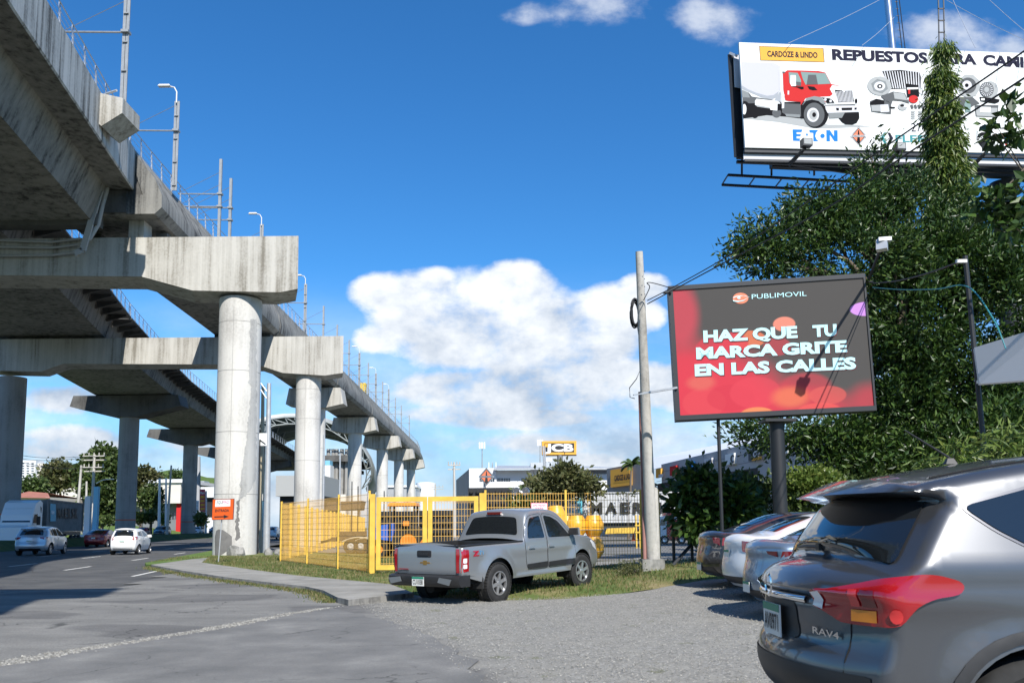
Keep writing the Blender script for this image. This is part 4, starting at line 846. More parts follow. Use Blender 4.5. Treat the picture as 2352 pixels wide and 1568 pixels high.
for sg in (-1, 1):                                                    # tall tail lamps wrap the corner
    tl = pc.rear(pk, 'tail_light', 'lens_red', [(sg*.755,.66),(sg*.93,.66),(sg*.93,1.09),(sg*.755,1.09)], off=.014)
    pc.side(tl, 'lamp_side', 'lens_red', [(-2.622,.66),(-2.44,.68),(-2.43,1.07),(-2.612,1.09)], off=.008, sides=(sg,))
    for z0, z1 in ((.73,.81),(.83,.92)):
        pc.side(tl, 'reverse_lens', 'lens_clear', rnd_poly([(-2.595,z0),(-2.49,z0),(-2.49,z1),(-2.595,z1)], .02), off=.013, sides=(sg,), step=.05)
    mirror(pk, 1.12, sg*.90, 1.28, 'trim_black', sg); mb = MB(); mb.box((1.16, sg*1.02, 1.285), (.06, .21, .15), top=(.8, .85)); mb.build('mirror_cap', 'paint_silver', pk, world=False)
    mb = MB(); mb.box((-1.55-.50, sg*.80, .47), (.03, .24, .30)); mb.build('mud_flap', 'rubber', pk, world=False)
    q = pc.side(pk, 'headlight', 'lens_clear', [(2.36,.93),(2.44,.80),(2.20,.90),(2.05,1.03),(2.12,1.06)], off=.006, sides=(sg,))
# rear bumper
mb = MB(); sec = [(-2.78,.40),(-2.84,.47),(-2.84,.585),(-2.77,.61),(-2.60,.61),(-2.60,.40)]
def bsec(y, dx): return [(x+dx, y, z) for x, z in sec]
mb.loft([[(-2.40+(.0), sg_*.93, z) if False else (max(x, -2.45)+.0, sg_*.93, z) for x, z in sec] if k == 0 else bsec(sg_*yv, dx) for sg_, seq in ((-1, ((0, 0, 0), (1, .90, .10), (1, .78, .02))), (1, ((1, .78, .02), (1, .90, .10), (0, 0, 0)))) for k, yv, dx in seq]); mb.build('rear_bumper', 'trim_black', pk, world=False, smooth=50)
plain('bumper_grey', (.22, .23, .235), .35, .5)
for sg in (-1, 1):
    mb = MB(); mb.prism([(-2.845, sg*.46, .49), (-2.845, sg*.74, .44), (-2.845, sg*.80, .55), (-2.845, sg*.50, .58)], (.012, 0, 0)); mb.build('bumper_step', 'bumper_grey', pk, world=False)
plate(pk, (-2.848, .02, .50), (0, -1, 0), (0, 0, 1), (-1, 0, 0), 'CU1038', .30, .17)
mb = MB(); mb.tube((-2.4, .12, .33), (-1.2, .12, .36), .10, n=12); mb.lathe([(.001, -.16), (.13, -.12), (.16, 0), (.13, .12), (.001, .16)], (-1.55, .05, .40), (0, 1, 0), 16); mb.tube((-1.55, -.75, .4), (-1.55, .75, .4), .05, n=8); mb.build('rear_axle', 'well_black', pk, world=False)
for wx, rz_ in ((-1.55, 0), (1.55, R(-5))):
    for sg in (-1, 1): pc.wheel(pk, wx, sg*.80, rz_, 6, .27, True, rr=.60)
# side decal
mb = MB(); yb_ = -(pc.W(-2.1, .95)+.006)
def dz(px, pz): return (px, -(pc.W(px, pz)+.006), pz)
mb.poly([dz(-2.30,1.045), dz(-2.14,1.045), dz(-2.14,1.02), dz(-2.22,.965), dz(-2.13,.965), dz(-2.145,.94), dz(-2.31,.94), dz(-2.31,.962), dz(-2.235,1.02), dz(-2.30,1.02)]); mb.build('decal', 'lens_red', pk, world=False)
mb = MB(); put_text(mb, '71', dz(-2.125,.965), dz(-2.01,.965), dz(-2.125,1.04), .02); put_text(mb, '4x4', dz(-2.13,.93), dz(-2.02,.93), dz(-2.13,.955), .01); mb.build('decal', 'chrome', pk, world=False)
# ---------------------------------------------------------------- the near grey SUV at the right edge
rv = place('suv', 'large grey SUV close by at the lower right with a red wraparound tail lamp', 'suv', 3.82, 4.92, .10, 0)
RC = [(-1.93,.28),(-2.03,.36),(-2.08,.50),(-2.08,.64),(-2.05,.72),(-2.03,.80),(-2.03,.93),(-2.05,1.00),(-2.02,1.06),(-1.97,1.09),(-1.90,1.14),(-1.80,1.28),(-1.70,1.42),(-1.66,1.455),(-1.72,1.475),(-1.80,1.49),(-1.82,1.505),(-1.80,1.525),(-1.66,1.565),(-1.3,1.63),(-.8,1.69),(-.2,1.71),(.3,1.69),(.65,1.60),(1.2,1.24),(1.38,1.15),(1.7,1.09),(2.05,.98),(2.22,.80),(2.24,.55),(2.15,.32)]
rc = Car(RC, .925, 1.13, (-1.33, 1.33), .35, arch=.415, tumble=.34, br=.25, bf=.2, r=.075, flare=.03, bottom=.28, step=.032, planr=.05, planf=.16, rock=.42); rc.rings = (.08, .22, .45, .75, 1.1)
rc.body(rv, 'paint_gunmetal')
q = rc.rear(rv, 'rear_window', 'glass_dark', rnd_poly([(-.77,1.125),(.77,1.125),(.685,1.435),(-.685,1.435)], .05), off=.008)
Wq = [(-1.60,1.425),(-1.46,1.31),(-1.30,1.215),(-1.05,1.175),(-.80,1.17),(-.80,1.565),(-1.22,1.52)]
for sg in (-1, 1):
    tr = rc.side(rv, 'window_trim', 'trim_dark', rnd_poly([(-1.625,1.428),(-1.47,1.298),(-1.305,1.20),(-1.05,1.16),(-.78,1.155),(-.78,1.58),(-1.22,1.535)], .05), off=.004, sides=(sg,))[0]
    rc.side(tr, 'side_window', 'glass_dark', rnd_poly(Wq, .05), off=.009, sides=(sg,))
    for w_ in ([(-.72,1.16),(-.72,1.57),(-.20,1.60),(-.16,1.15)], [(-.08,1.15),(-.12,1.60),(.25,1.58),(.58,1.46),(.95,1.14)]): rc.side(rv, 'side_window', 'glass_dark', rnd_poly(w_, .04), off=.006, sides=(sg,))
    # wraparound lamp: corner and flank in one red sweep, a clear reversing lens at the inner end, amber indicator
    e0 = [(-2.07,.845),(-2.0,.85),(-1.97,.885),(-1.94,.925),(-1.88,.965),(-1.78,.995),(-1.69,1.01),(-1.675,1.035),(-1.70,1.065),(-1.77,1.085),(-1.90,1.10),(-1.985,1.085),(-2.03,1.065),(-2.045,1.0),(-2.045,.93)]
    def wrapp(s_, z, off):                                            # point on the body skirt: s_ < 0 across the rear, s_ > 0 along the flank
        def raw(q):
            for i in range(len(rc.chain)-1):
                (xa, za), (xb, zb) = rc.chain[i], rc.chain[i+1]
                if za <= z <= zb or zb <= z <= za:
                    u = (z-za)/(zb-za) if abs(zb-za) > 1e-6 else 0; yb = rc.yb[i]+(rc.yb[i+1]-rc.yb[i])*u; xc = xa+(xb-xa)*u
                    if q <= 0: P = rc.strip(i, sg*(1+q/yb)).lerp(rc.strip(i+1, sg*(1+q/yb)), u); return Vector((P.x, P.y, z))
                    return Vector((xc+q, sg*rc.W(xc+q, z), z))
        P = sum((raw(s_+d)*w for d, w in ((-.03, .25), (0, .5), (.03, .25))), Vector()); t_ = raw(s_+.05)-raw(s_-.05); n_ = Vector((-abs(t_.y), sg*abs(t_.x), 0)).normalized(); return raw(s_)*.4+P*.6+n_*off
    def wrap(parent, name, mat_, poly, off, st=.022):
        mb = MB(); fill(poly, st, lambda x, y: 0, mb, 0); mb.v = [tuple(wrapp(x, y, off)) for x, y, _ in mb.v]; return mb.build(name, mat_, parent, world=False, smooth=80)
    tl = wrap(rv, 'tail_light', 'lens_red', catmull([(-.36,.915),(-.30,.90),(-.23,.872),(-.18,.85),(.0,.845),(.06,.858),(.095,.90),(.14,.945),(.24,.985),(.345,1.005),(.365,1.03),(.34,1.058),(.26,1.08),(.12,1.10),(.04,1.09),(-.10,1.05),(-.24,1.015),(-.36,.992),(-.36,.916)], .03)[:-1], .022)
    wrap(tl, 'reverse_lens', 'lens_clear', [(-.352,.922),(-.285,.905),(-.285,.998),(-.352,.988)], .030)
    wrap(tl, 'indicator_lens', 'lens_amber', [(-.12,.862),(-.005,.862),(-.005,.92),(-.12,.92)], .030)
    wrap(tl, 'brake_lens', 'lens_darkred', [(-.06,.935),(.0,.935),(.0,1.02),(-.06,1.02)], .030)
    wrap(tl, 'side_lens', 'lens_bright', [(-.12,.935),(-.075,.935),(-.075,1.02),(-.12,1.02)], .030); wrap(tl, 'reflector', 'lens_bright', oval(.05, .90, .02, .035, 12), .030)
    mb = MB(); mb.path([tuple(rc.rearx(sg*.665, z, full=True, off=.0)) for z in np.linspace(.40, .84, 8)], .004, 4); mb.build('hatch_gap', 'well_black', rv, world=False)
    rc.side(rv, 'arch_trim', 'trim_black', [( -1.33+.435*math.cos(a)*k, .35+.435*math.sin(a)*k) for k, seq in ((1.0, np.linspace(2.95, .2, 16)), (1.13, np.linspace(.2, 2.95, 16))) for a in seq], off=.008, sides=(sg,))
    for q_ in (-.76, -.14): mb = MB(); mb.path([(q_, sg*(rc.W(q_, zz)+.001), zz) for zz in np.linspace(.36, 1.12, 6)], .006, 4); mb.build('door_seam', 'trim_black', rv, world=False)
    mirror(rv, .92, sg*.92, 1.2, 'paint_gunmetal', sg)
    # roof and tailgate seams beside the spoiler
    mb = MB(); mb.path([tuple(rc.strip(i, sg*.93)+Vector((0, 0, .002))) for i in range(len(rc.chain)) if -1.66 < rc.chain[i][0] < 0 and rc.chain[i][1] > 1.5], .006, 4); mb.build('roof_seam', 'well_black', rv, world=False)
mb = MB(); a = [tuple(rc.rearx(y, 1.115, full=True, off=.03)) for y in (-.05, .10, .22, .34)]; mb.path(a, .008, 6); mb.box(a[0], (.03, .05, .04)); mb.build('wiper', 'trim_black', rv, world=False)
mb = MB(); i_ = min(range(len(rc.chain)), key=lambda i: abs(rc.chain[i][0]+1.22)+(9 if rc.chain[i][1] < 1.4 else 0)); p_ = rc.strip(i_, .0); p_ = Vector((p_.x, 0, p_.z)); mb.box(tuple(p_+Vector((0, 0, .02))), (.07, .045, .035), top=(.5, .5)); mb.tube(tuple(p_+Vector((0, 0, .04))), tuple(p_+Vector((-.26, 0, .21))), .007, .004, 6); mb.build('antenna', 'trim_black', rv, world=False)
# tailgate plate recess, chrome bar, lettering
rp = rc.rear(rv, 'plate_recess', 'trim_black', rnd_poly([(-.30,.68),(.30,.68),(.27,.92),(-.27,.92)], .05), off=.004)
plate(rv, (rc.rearx(0, .80)-.03, 0, .80), (0, -1, 0), (0, 0, 1), (-1, 0, 0), 'AV0971', .30, .18)
mb = MB(); P = [tuple(rc.rearx(y, .945, full=True, off=.02)) for y in np.linspace(-.40, .40, 7)]; mb.path(P, .022, 8); mb.build('garnish', 'chrome', rv, world=False, smooth=60)
mb = MB(); c_ = rc.rearx(0, 1.0, full=True, off=.025); mb.lathe([(.055, -.006), (.07, 0), (.055, .006), (.045, 0), (.055, -.006)], c_, (1, 0, 0), 28); mb.build('emblem', 'chrome', rv, world=False, smooth=60)
mb = MB(); ys_ = np.linspace(-.44, -.64, 2); put_text(mb, 'RAV4', rc.rearx(-.44, .735, full=True, off=.02), rc.rearx(-.62, .735, full=True, off=.02), rc.rearx(-.44, .785, full=True, off=.02), .01); mb.build('lettering', 'chrome', rv, world=False)
rc.rear(rv, 'rear_bumper', 'trim_black', rnd_poly([(-.80,.30),(.80,.30),(.82,.60),(-.82,.60)], .05), off=.006)
for wx in (-1.33, 1.33):
    for sg in (-1, 1): rc.wheel(rv, wx, sg*.80, 0, 10, .225)
# ================================================================== poles, signs, fences
plain('yellow_paint', (.66, .42, .06), .5, var=.18, scale=3); plain('yellow_wire', (.68, .40, .09), .6); plain('black_paint', (.015, .016, .018), .5); plain('steel_black', (.03, .032, .036), .5, .3)
plain('sign_white', (.74, .75, .74), .85, spec=.12); plain('sign_orange', (.62, .10, .02), .85, spec=.12); plain('sign_amber', (.72, .38, .07), .85, spec=.12); plain('sign_navy', (.02, .02, .04), .85, spec=.12); plain('sign_pink', (.65, .06, .22), .85, spec=.12); plain('sign_teal', (.02, .26, .28), .85, spec=.12); plain('sign_blue', (.02, .18, .55), .85, spec=.12)
plain('sign_red', (.50, .03, .03), .85, spec=.12); plain('sign_grey', (.36, .37, .37), .85, spec=.12); plain('sign_lightgrey', (.58, .58, .60), .85, spec=.12); plain('sign_darkgrey', (.10, .105, .11), .85, spec=.12); plain('sign_midgrey', (.22, .235, .24), .85, spec=.12); plain('sign_glass', (.20, .28, .27), .85, spec=.12); plain('print_black', (.012, .012, .014), .9, spec=.08); plain('galv', (.50, .51, .52), .45, .5, var=.1); plain('rust_pipe', (.30, .15, .13), .7, var=.2); plain('silver_steel', (.62, .62, .63), .22, .9)
concrete('pole_concrete', (.50, .48, .44), (.25, .24, .22), .5, .5); concrete('block_concrete', (.36, .35, .33), (.12, .12, .11), .4, .8)
# utility pole
A, B = G(1498, 1318, .15), W(1468, 578, 20.7)
up_ = thing('utility_pole', 'leaning concrete utility pole on a square footing between the pickup and parked cars', 'utility pole', (A.x, A.y, 0))
base = W(1498, 1283, A.y); mb = MB(); n = 10
mb.tube((base.x, A.y, base.z-.1), tuple(B), .165, .095, 20); mb.build('shaft', 'pole_concrete', up_, smooth=60)
mb = MB(); mb.box((A.x, A.y, (base.z)/2), (.60, .60, base.z), top=(.96, .96)); mb.build('footing', 'block_concrete', up_)
jt = W(1497, 1112, A.y-.05); mb = MB(); mb.path([(base.x+.03, A.y-.06, base.z), tuple(Vector((base.x+.03, A.y-.06, base.z)).lerp(jt, .95)), tuple(jt+Vector((.015, .03, 0)))], .175, 16, .15); mb.build('jacket', 'pole_concrete', up_, smooth=50)
mb = MB(); mb.path([W(1481, 1283, A.y-.12), W(1476, 1100, A.y-.1), W(1470, 900, A.y-.05)], .05, 8); mb.build('conduit', 'rust_pipe', up_, smooth=60)
mb = MB()
for k in range(7): c_ = W(1459+rnd.uniform(-3, 3), 722+rnd.uniform(-4, 4), A.y-.1); mb.path([(c_.x+.11*math.cos(a)*(1+.1*k/7), c_.y-.03*k, c_.z+.36*math.sin(a)) for a in np.linspace(0, 6.28, 16)], .022, 5)
mb.box(W(1472, 716, A.y-.2), (.14, .14, .40)); mb.build('cable_coil', 'wire_black', up_)
mb = MB(); mb.path([W(1464, 750, A.y-.1), W(1470, 790, A.y-.15), W(1474, 840, A.y-.1), W(1462, 870, A.y-.2), W(1446, 890, A.y-.2), W(1447, 912, A.y-.2), W(1458, 915, A.y-.2)], .012, 5); mb.build('loose_cable', 'wire_black', up_)
mb = MB()
for zz in (.55, .75, .95, 1.15): mb.tube((B.x+.1, B.y-.08, B.z-zz), (B.x+.11, B.y-.09, B.z-zz), .012, n=6)
mb.build('bolt', 'steel_black', up_)
def wire(name, label, pts, r, m='wire_black'):
    mb = MB(); mb.path(catm3(pts), r, 5); return tag(mb.build(name, m), label, 'cable')
def catm3(P, k=8):
    o = []; P = [Vector(p) for p in P]
    for i in range(len(P)-1):
        p0, p1, p2, p3 = P[max(0, i-1)], P[i], P[i+1], P[min(len(P)-1, i+2)]
        for j in range(k): t = j/k; o.append(.5*((2*p1)+(p2-p0)*t+(2*p0-5*p1+4*p2-p3)*t*t+(-p0+3*p1-3*p2+p3)*t**3))
    return o+[P[-1]]
wire('overhead_cable', 'upper of two black cables rising from the concrete pole past the hanging-leaf tree', [W(1487, 690, 20.5), W(1560, 652, 19), W(1668, 590, 17), W(1860, 460, 14), W(2030, 340, 12), W(2352, 118, 9.5), W(2500, 10, 8.5)], .012)
wire('overhead_cable', 'lower of two black cables rising from the concrete pole past the hanging-leaf tree', [W(1487, 698, 20.5), W(1565, 656, 19), W(1670, 600, 17), W(1900, 478, 14), W(2086, 352, 12), W(2352, 180, 9.5), W(2500, 80, 8.5)], .014)
wire('overhead_cable', 'slack cable looping from the concrete pole to the corner of the screen', [W(1478, 690, 20.6), W(1492, 660, 20.5), W(1486, 650, 20.4), W(1500, 650, 20.4), W(1540, 661, 20.2)], .012)
# LED screen
sA, sB, sC, sD = W(1538, 656, 20.3), W(1553, 965, 20.3), W(1994, 630, 19.8), W(2014, 942, 19.8)
led = thing('led_screen', 'large LED advertising screen in a black frame on a thick black post', 'billboard', ((sB.x+sD.x)/2, 20.05, 0))
pl = Plane(sB, sD-sB); u_, v_, n_ = pl.u, pl.up, pl.n; wS = (sD-sB).length; hS = ((sA-sB).dot(v_)+(sC-sD).dot(v_)+.03)/2
q = [pl.hit(x, y) for x, y in ((1548, 663), (1984.5, 640.5), (2008, 935), (1559.5, 950))]; u0 = (q[0]-sB).dot(u_)*.5+(q[3]-sB).dot(u_)*.5; u1 = ((q[1]-sB).dot(u_)+(q[2]-sB).dot(u_))/2; v0 = ((q[2]-sB).dot(v_)+(q[3]-sB).dot(v_))/2; v1 = ((q[0]-sB).dot(v_)+(q[1]-sB).dot(v_))/2
mb = MB(); f_ = lambda a, b, l: pl.at(a, b, l)
O_ = [(-.0, -.0), (wS, 0), (wS, hS), (0, hS)]; I_ = [(u0, v0), (u1, v0), (u1, v1), (u0, v1)]
a = mb.pts([f_(x, y, .0) for x, y in O_]); b_ = mb.pts([f_(x, y, 0) for x, y in I_]); c_ = mb.pts([f_(x, y, -.035) for x, y in I_]); d_ = mb.pts([f_(x, y, -.45) for x, y in O_])
for k in range(4): j = (k+1) % 4; mb.face([a[k], a[j], b_[j], b_[k]]); mb.face([b_[k], b_[j], c_[j], c_[k]]); mb.face([a[k], d_[k], d_[j], a[j]])
mb.face(d_); mb.build('frame', 'steel_black', led)
m, t, bs = newmat('led_picture'); M['led_picture'] = m; N, L = t.nodes, t.links
tcn = N.new('ShaderNodeTexCoord'); sp = N.new('ShaderNodeSeparateXYZ'); L.new(tcn.outputs['UV'], sp.inputs[0]); lmath = lambda op, x, y=None: _lm(op, x, y)
def _lm(op, x, y=None):
    n = N.new('ShaderNodeMath'); n.operation = op
    for i, v in enumerate((x, y)):
        if v is None: continue
        if isinstance(v, (int, float)): n.inputs[i].default_value = v
        else: L.new(v, n.inputs[i])
    return n.outputs[0]
col = None
def layer(prev, u_0, v_0, ru, rv, c, soft, amt=1.):
    a = _lm('DIVIDE', _lm('SUBTRACT', sp.outputs[0], u_0), ru); b = _lm('DIVIDE', _lm('SUBTRACT', sp.outputs[1], v_0), rv)
    r = _lm('SQRT', _lm('ADD', _lm('MULTIPLY', a, a), _lm('MULTIPLY', b, b)))
    mr_ = N.new('ShaderNodeMapRange'); mr_.interpolation_type = 'SMOOTHSTEP'; mr_.inputs[1].default_value = 1.0; mr_.inputs[2].default_value = 1-soft; mr_.inputs[4].default_value = amt; L.new(r, mr_.inputs[0])
    mx = N.new('ShaderNodeMix'); mx.data_type = 'RGBA'; L.new(mr_.outputs[0], mx.inputs['Factor'])
    if isinstance(prev, tuple): mx.inputs['A'].default_value = (*prev, 1)
    else: L.new(prev, mx.inputs['A'])
    mx.inputs['B'].default_value = (*c, 1); return mx.outputs['Result']
red, org, dk = (.50, .035, .055), (.58, .15, .07), (.062, .058, .055)
for args in [(.0, .15, .62, .55, red, .5, .95), (.15, .1, .55, .42, red, .6, .9), (.55, -.02, .45, .26, red, .5, .8), (.03, .80, .13, .36, (.45, .05, .07), .55, .8), (.98, .05, .15, .18, red, .8, .6),
    (.38, .57, .10, .075, org, .12, .8), (.29, .54, .10, .10, red, .15, .8), (.20, .50, .11, .12, red, .15, .6), (.53, .50, .08, .08, red, .2, .5), (.66, .18, .15, .12, red, .3, .5), (.13, .09, .12, .12, (.54, .06, .07), .1, .5), (.27, .12, .13, .11, (.46, .03, .05), .1, .6), (.40, .15, .14, .13, (.55, .05, .07), .1, .5), (.58, .10, .13, .11, org, .6, .7), (.77, .10, .10, .075, (.5, .08, .07), .1, .7), (.40, -.01, .09, .05, (.60, .22, .08), .2, .8), (.72, -.01, .12, .06, (.60, .08, .07), .2, .7), (.12, .25, .10, .08, (.52, .13, .09), .6, .6),
    (.575, .675, .062, .062, (.60, .20, .14), .14, .95), (1.0, .755, .085, .058, (.48, .22, .58), .1, 1.)]:
    col = layer(col if col is not None else dk, *args)
# the pixel grid of the display
vo = N.new('ShaderNodeTexChecker'); mpp = N.new('ShaderNodeMapping'); mpp.inputs['Scale'].default_value = (240, 160, 1); L.new(tcn.outputs['UV'], mpp.inputs[0]); L.new(mpp.outputs[0], vo.inputs[0]); vo.inputs['Scale'].default_value = 1; vo.inputs['Color1'].default_value = (1, 1, 1, 1); vo.inputs['Color2'].default_value = (.86, .86, .86, 1)
mx = N.new('ShaderNodeMix'); mx.data_type = 'RGBA'; mx.blend_type = 'MULTIPLY'; mx.inputs['Factor'].default_value = 1; L.new(col, mx.inputs['A']); L.new(vo.outputs[0], mx.inputs['B'])
L.new(mx.outputs['Result'], bs.inputs['Base Color']); L.new(mx.outputs['Result'], bs.inputs['Emission Color']); bs.inputs['Emission Strength'].default_value = .08; bs.inputs['Roughness'].default_value = .7; bs.inputs['Specular IOR Level'].default_value = .2
mb = MB(); mb.poly([f_(x, y, -.03) for x, y in I_]); sc_ = mb.build('display', 'led_picture', led, fix=False); uv = sc_.data.uv_layers.new(name='UVMap')
for k, c2 in enumerate(((0, 0), (1, 0), (1, 1), (0, 1))): uv.data[k].uv = c2
plain('led_text', (.40, .66, .68), .7, emit=(.40, .66, .68), estr=.16); plain('led_orange', (.62, .17, .09), .7, emit=(.62, .17, .09), estr=.16); plain('led_shadow', (.10, .02, .025), .8)
z6 = lambda x, y: (1378.1+x/3.0345, 516.8+y/3.0345)
mb = MB()
for k, (s_, a, b_, c_, bo) in enumerate((('HAZ QUE', (722, 818), (1378, 786), (719, 735), .05), ('TU', (1484, 781), (1652, 772), (1480, 698), .05), ('MARCA GRITE', (672, 935), (1724, 885), (669, 853), .05), ('EN LAS CALLES', (662, 1053), (1787, 1003), (659, 970), .05), ('PUBLIMOVIL', (1058, 515), (1440, 493), (1057, 483), .0))):
    if bo: mb.m = 1; off = lambda p: (p[0]+6, p[1]+6); art_text(mb, pl, s_, z6(*off(a)), z6(*off(b_)), z6(*off(c_)), -.022, bo)
    mb.m = 0; art_text(mb, pl, s_, z6(*a), z6(*b_), z6(*c_), -.016, bo); mb.build('lettering', ['led_text', 'led_shadow'], led, fix=False); mb = MB()
mb = MB(); art(mb, pl, [z6(*p) for p in oval(980, 510, 54, 38, 28)], -.022); mb.m = 1
art(mb, pl, [z6(*p) for p in oval(985, 509, 58, 18, 14, 0, 180, 340)+oval(985, 500, 50, 20, 14, 0, 330, 190)[0:0]+[(1040, 500), (1000, 493), (950, 500)]], -.018); mb.m = 0
art(mb, pl, [z6(*p) for p in oval(978, 507, 34, 11, 20)], -.014); mb.m = 1; art(mb, pl, [z6(*p) for p in oval(968, 507, 11, 8, 16)], -.011); mb.m = 1
art(mb, pl, [z6(925, 522), z6(960, 528), z6(1000, 522), z6(1035, 505), z6(1000, 528), z6(960, 536), z6(930, 532)], -.010)
mb.build('logo', ['led_orange', 'led_text'], led, fix=False)
pb = W(1785, 965, 20.35); mb = MB(); mb.tube((pb.x, 20.4, -.1), (pb.x, 20.4, pb.z+.05), .175, n=24); mb.box((pb.x, 20.35, pb.z-.02), (.75, .6, .07)); mb.build('post', 'black_paint', led, smooth=50)
pb = W(1650, 965, 20.4); mb = MB(); mb.tube((pb.x, 20.42, -.1), (pb.x, 20.42, pb.z+.05), .045, n=12); mb.build('stay_post', 'black_paint', led, smooth=50)
mb = MB(); mb.bar(W(1556, 890, 20.25), W(1478, 903, 20.5), .05); mb.bar(W(1478, 903, 20.5), W(1455, 907, 20.3), .03); mb.build('wall_bracket', 'galv', led)
mb = MB(); mb.bar(W(1524, 672, 20.3), W(1542, 672, 20.3), .12, .03); mb.bar(W(1996, 648, 19.85), W(2006, 648, 19.8), .12, .03); mb.build('lug', 'steel_black', led)
# floodlight reaching out over the screen, placed so that the sun throws its shadow across the picture
l_ = -SUN; best = None
for d in np.arange(15, 20, .05):
    p = W(2030, 549, d); k = (pl.o-p).dot(pl.n)/l_.dot(pl.n); s_ = pix(p+l_*k); e = math.hypot(s_[0]-1885, s_[1]-893)
    if best is None or e < best[0]: best = (e, d, s_)
P_ = W(2030, 552, best[1]); Q_ = W(1996, 640, 19.75); mb = MB(); mb.tube(tuple(Q_), tuple(P_), .035, n=8); mb.build('lamp_arm', 'black_paint', led, smooth=60)
mb = MB(); dr = (P_-Q_).normalized(); mb.bar(tuple(P_-dr*.05), tuple(P_+dr*.06+Vector((0, -.05, .0))), .26, .08); mb.bar(tuple(P_+Vector((-.08, -.06, -.24))), tuple(P_+Vector((-.04, 0, -.0))), .22, .12); mb.build('floodlight', 'galv', led)
# orange entrance sign
d = G(506, 1291.5, .12).y; es = thing('entrance_sign', 'orange EQUIMAQ entrance sign with a right arrow on a thin post', 'sign', G(506, 1291.5, .12))
T = [W(488.3, 1146, d), W(537.8, 1144.2, d-.15), W(534.6, 1192.3, d-.15), W(486.3, 1193.6, d)]; pe = Plane(T[3], T[2]-T[3])
T = [pe.hit(*p) for p in ((488, 1146), (537.8, 1144.5), (535.5, 1192.6), (486, 1193.6))]
mb = MB(); mb.prism([p-pe.n*.03 for p in T], pe.n*.02); mb.build('board_edge', 'sign_red', es)
mb = MB(); sr = lambda k: [T[0].lerp(T[2], k), T[1].lerp(T[3], k), T[2].lerp(T[0], k), T[3].lerp(T[1], k)]
mb.poly([p-pe.n*.006 for p in sr(.0)]); mb.m = 1; mb.poly([p-pe.n*.002 for p in sr(.02)]); mb.build('board', ['black_paint', 'sign_orange'], es)
z3 = lambda x, y: (x/3.901, 976.2+y/3.901); ze = lambda x, y: ((600+x/3.1367)/1.7415, (1750+y/3.1367)/1.7415)
mb = MB(); art(mb, pe, [ze(822, 780), ze(1008, 773), ze(1006, 858), ze(817, 866)], .003); mb.build('label_panel', 'sign_white', es)
mb = MB(); art_text(mb, pe, 'EQUI', ze(836, 828), ze(912, 825), ze(838, 792), .007, .0); mb.m = 1; art_text(mb, pe, 'MAQ', ze(914, 825), ze(988, 822), ze(915, 789), .007, .0)
mb.m = 2; art_text(mb, pe, 'EQUIPOS Y MAQUINARIA', ze(830, 852), ze(994, 847), ze(830, 840), .007); mb.build('lettering', ['sign_navy', 'sign_pink', 'sign_lightgrey', 'black_paint'], es); mb = MB(); mb.m = 3; art_text(mb, pe, 'ENTRADA', ze(815, 930), ze(990, 925), ze(817, 897), .006, .02)
mb.build('lettering', ['sign_navy', 'sign_pink', 'sign_lightgrey', 'black_paint'], es); mb = MB(); mb.m = 3; art(mb, pe, [ze(806, 985), ze(925, 981), ze(925, 965), ze(990, 987), ze(925, 1009), ze(925, 994), ze(806, 998)], .006); mb.build('arrow', ['sign_navy', 'sign_pink', 'sign_lightgrey', 'black_paint'], es)
mb = MB(); pa, pb = W(511, 1193, d+.06), G(506, 1292, .10); mb.tube((pb.x, d+.05, .05), tuple(pa+Vector((0, 0, .5))), .022, n=8); mb.build('post', 'galv', es)
# broken concrete at the column foot and a shadow painted on in grey
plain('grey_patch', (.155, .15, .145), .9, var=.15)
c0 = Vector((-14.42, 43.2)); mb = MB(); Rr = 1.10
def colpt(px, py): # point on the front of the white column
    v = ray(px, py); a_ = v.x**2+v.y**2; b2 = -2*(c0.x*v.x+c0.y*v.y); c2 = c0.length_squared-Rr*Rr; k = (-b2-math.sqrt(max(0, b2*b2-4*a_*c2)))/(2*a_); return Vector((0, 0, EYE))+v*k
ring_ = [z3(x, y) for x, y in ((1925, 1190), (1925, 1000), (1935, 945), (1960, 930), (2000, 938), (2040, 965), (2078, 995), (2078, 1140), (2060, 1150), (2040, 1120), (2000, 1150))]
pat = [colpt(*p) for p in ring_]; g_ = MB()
fill([tuple(p) for p in ring_], 2.5, lambda x, y: 0, g_, 0); g_.v = [tuple(colpt(x, y)) for x, y, _ in g_.v]; o = g_.build('painted_shadow', 'grey_patch', p1, fix=False)
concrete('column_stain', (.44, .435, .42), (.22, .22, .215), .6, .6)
def onwall(P, m_, nm):
    g_ = MB(); Q = []
    for i in range(len(P)):
        a, b_ = P[i], P[(i+1) % len(P)]; n = max(1, int(math.dist(a, b_)/5))
        Q += [(a[0]+(b_[0]-a[0])*k/n+rnd.gauss(0, 1.3), a[1]+(b_[1]-a[1])*k/n+rnd.gauss(0, 1.5)) for k in range(n)]
    Q = [(min(q[0], 591), q[1]) for q in Q]; fill(Q, 5, lambda x, y: 0, g_, 0); g_.v = [tuple(colpt(x, y)+(colpt(x, y)-Vector((c0.x, c0.y, colpt(x, y).z))).normalized()*.004) for x, y, _ in g_.v]; g_.build(nm, m_, p1, fix=False)
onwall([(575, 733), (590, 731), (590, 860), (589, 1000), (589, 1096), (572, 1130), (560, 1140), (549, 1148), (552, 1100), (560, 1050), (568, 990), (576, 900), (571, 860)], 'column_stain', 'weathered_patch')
onwall([(545, 1150), (551, 1150), (548, 1205), (551, 1235), (543, 1240), (541, 1210)], 'grey_patch', 'dark_streak')
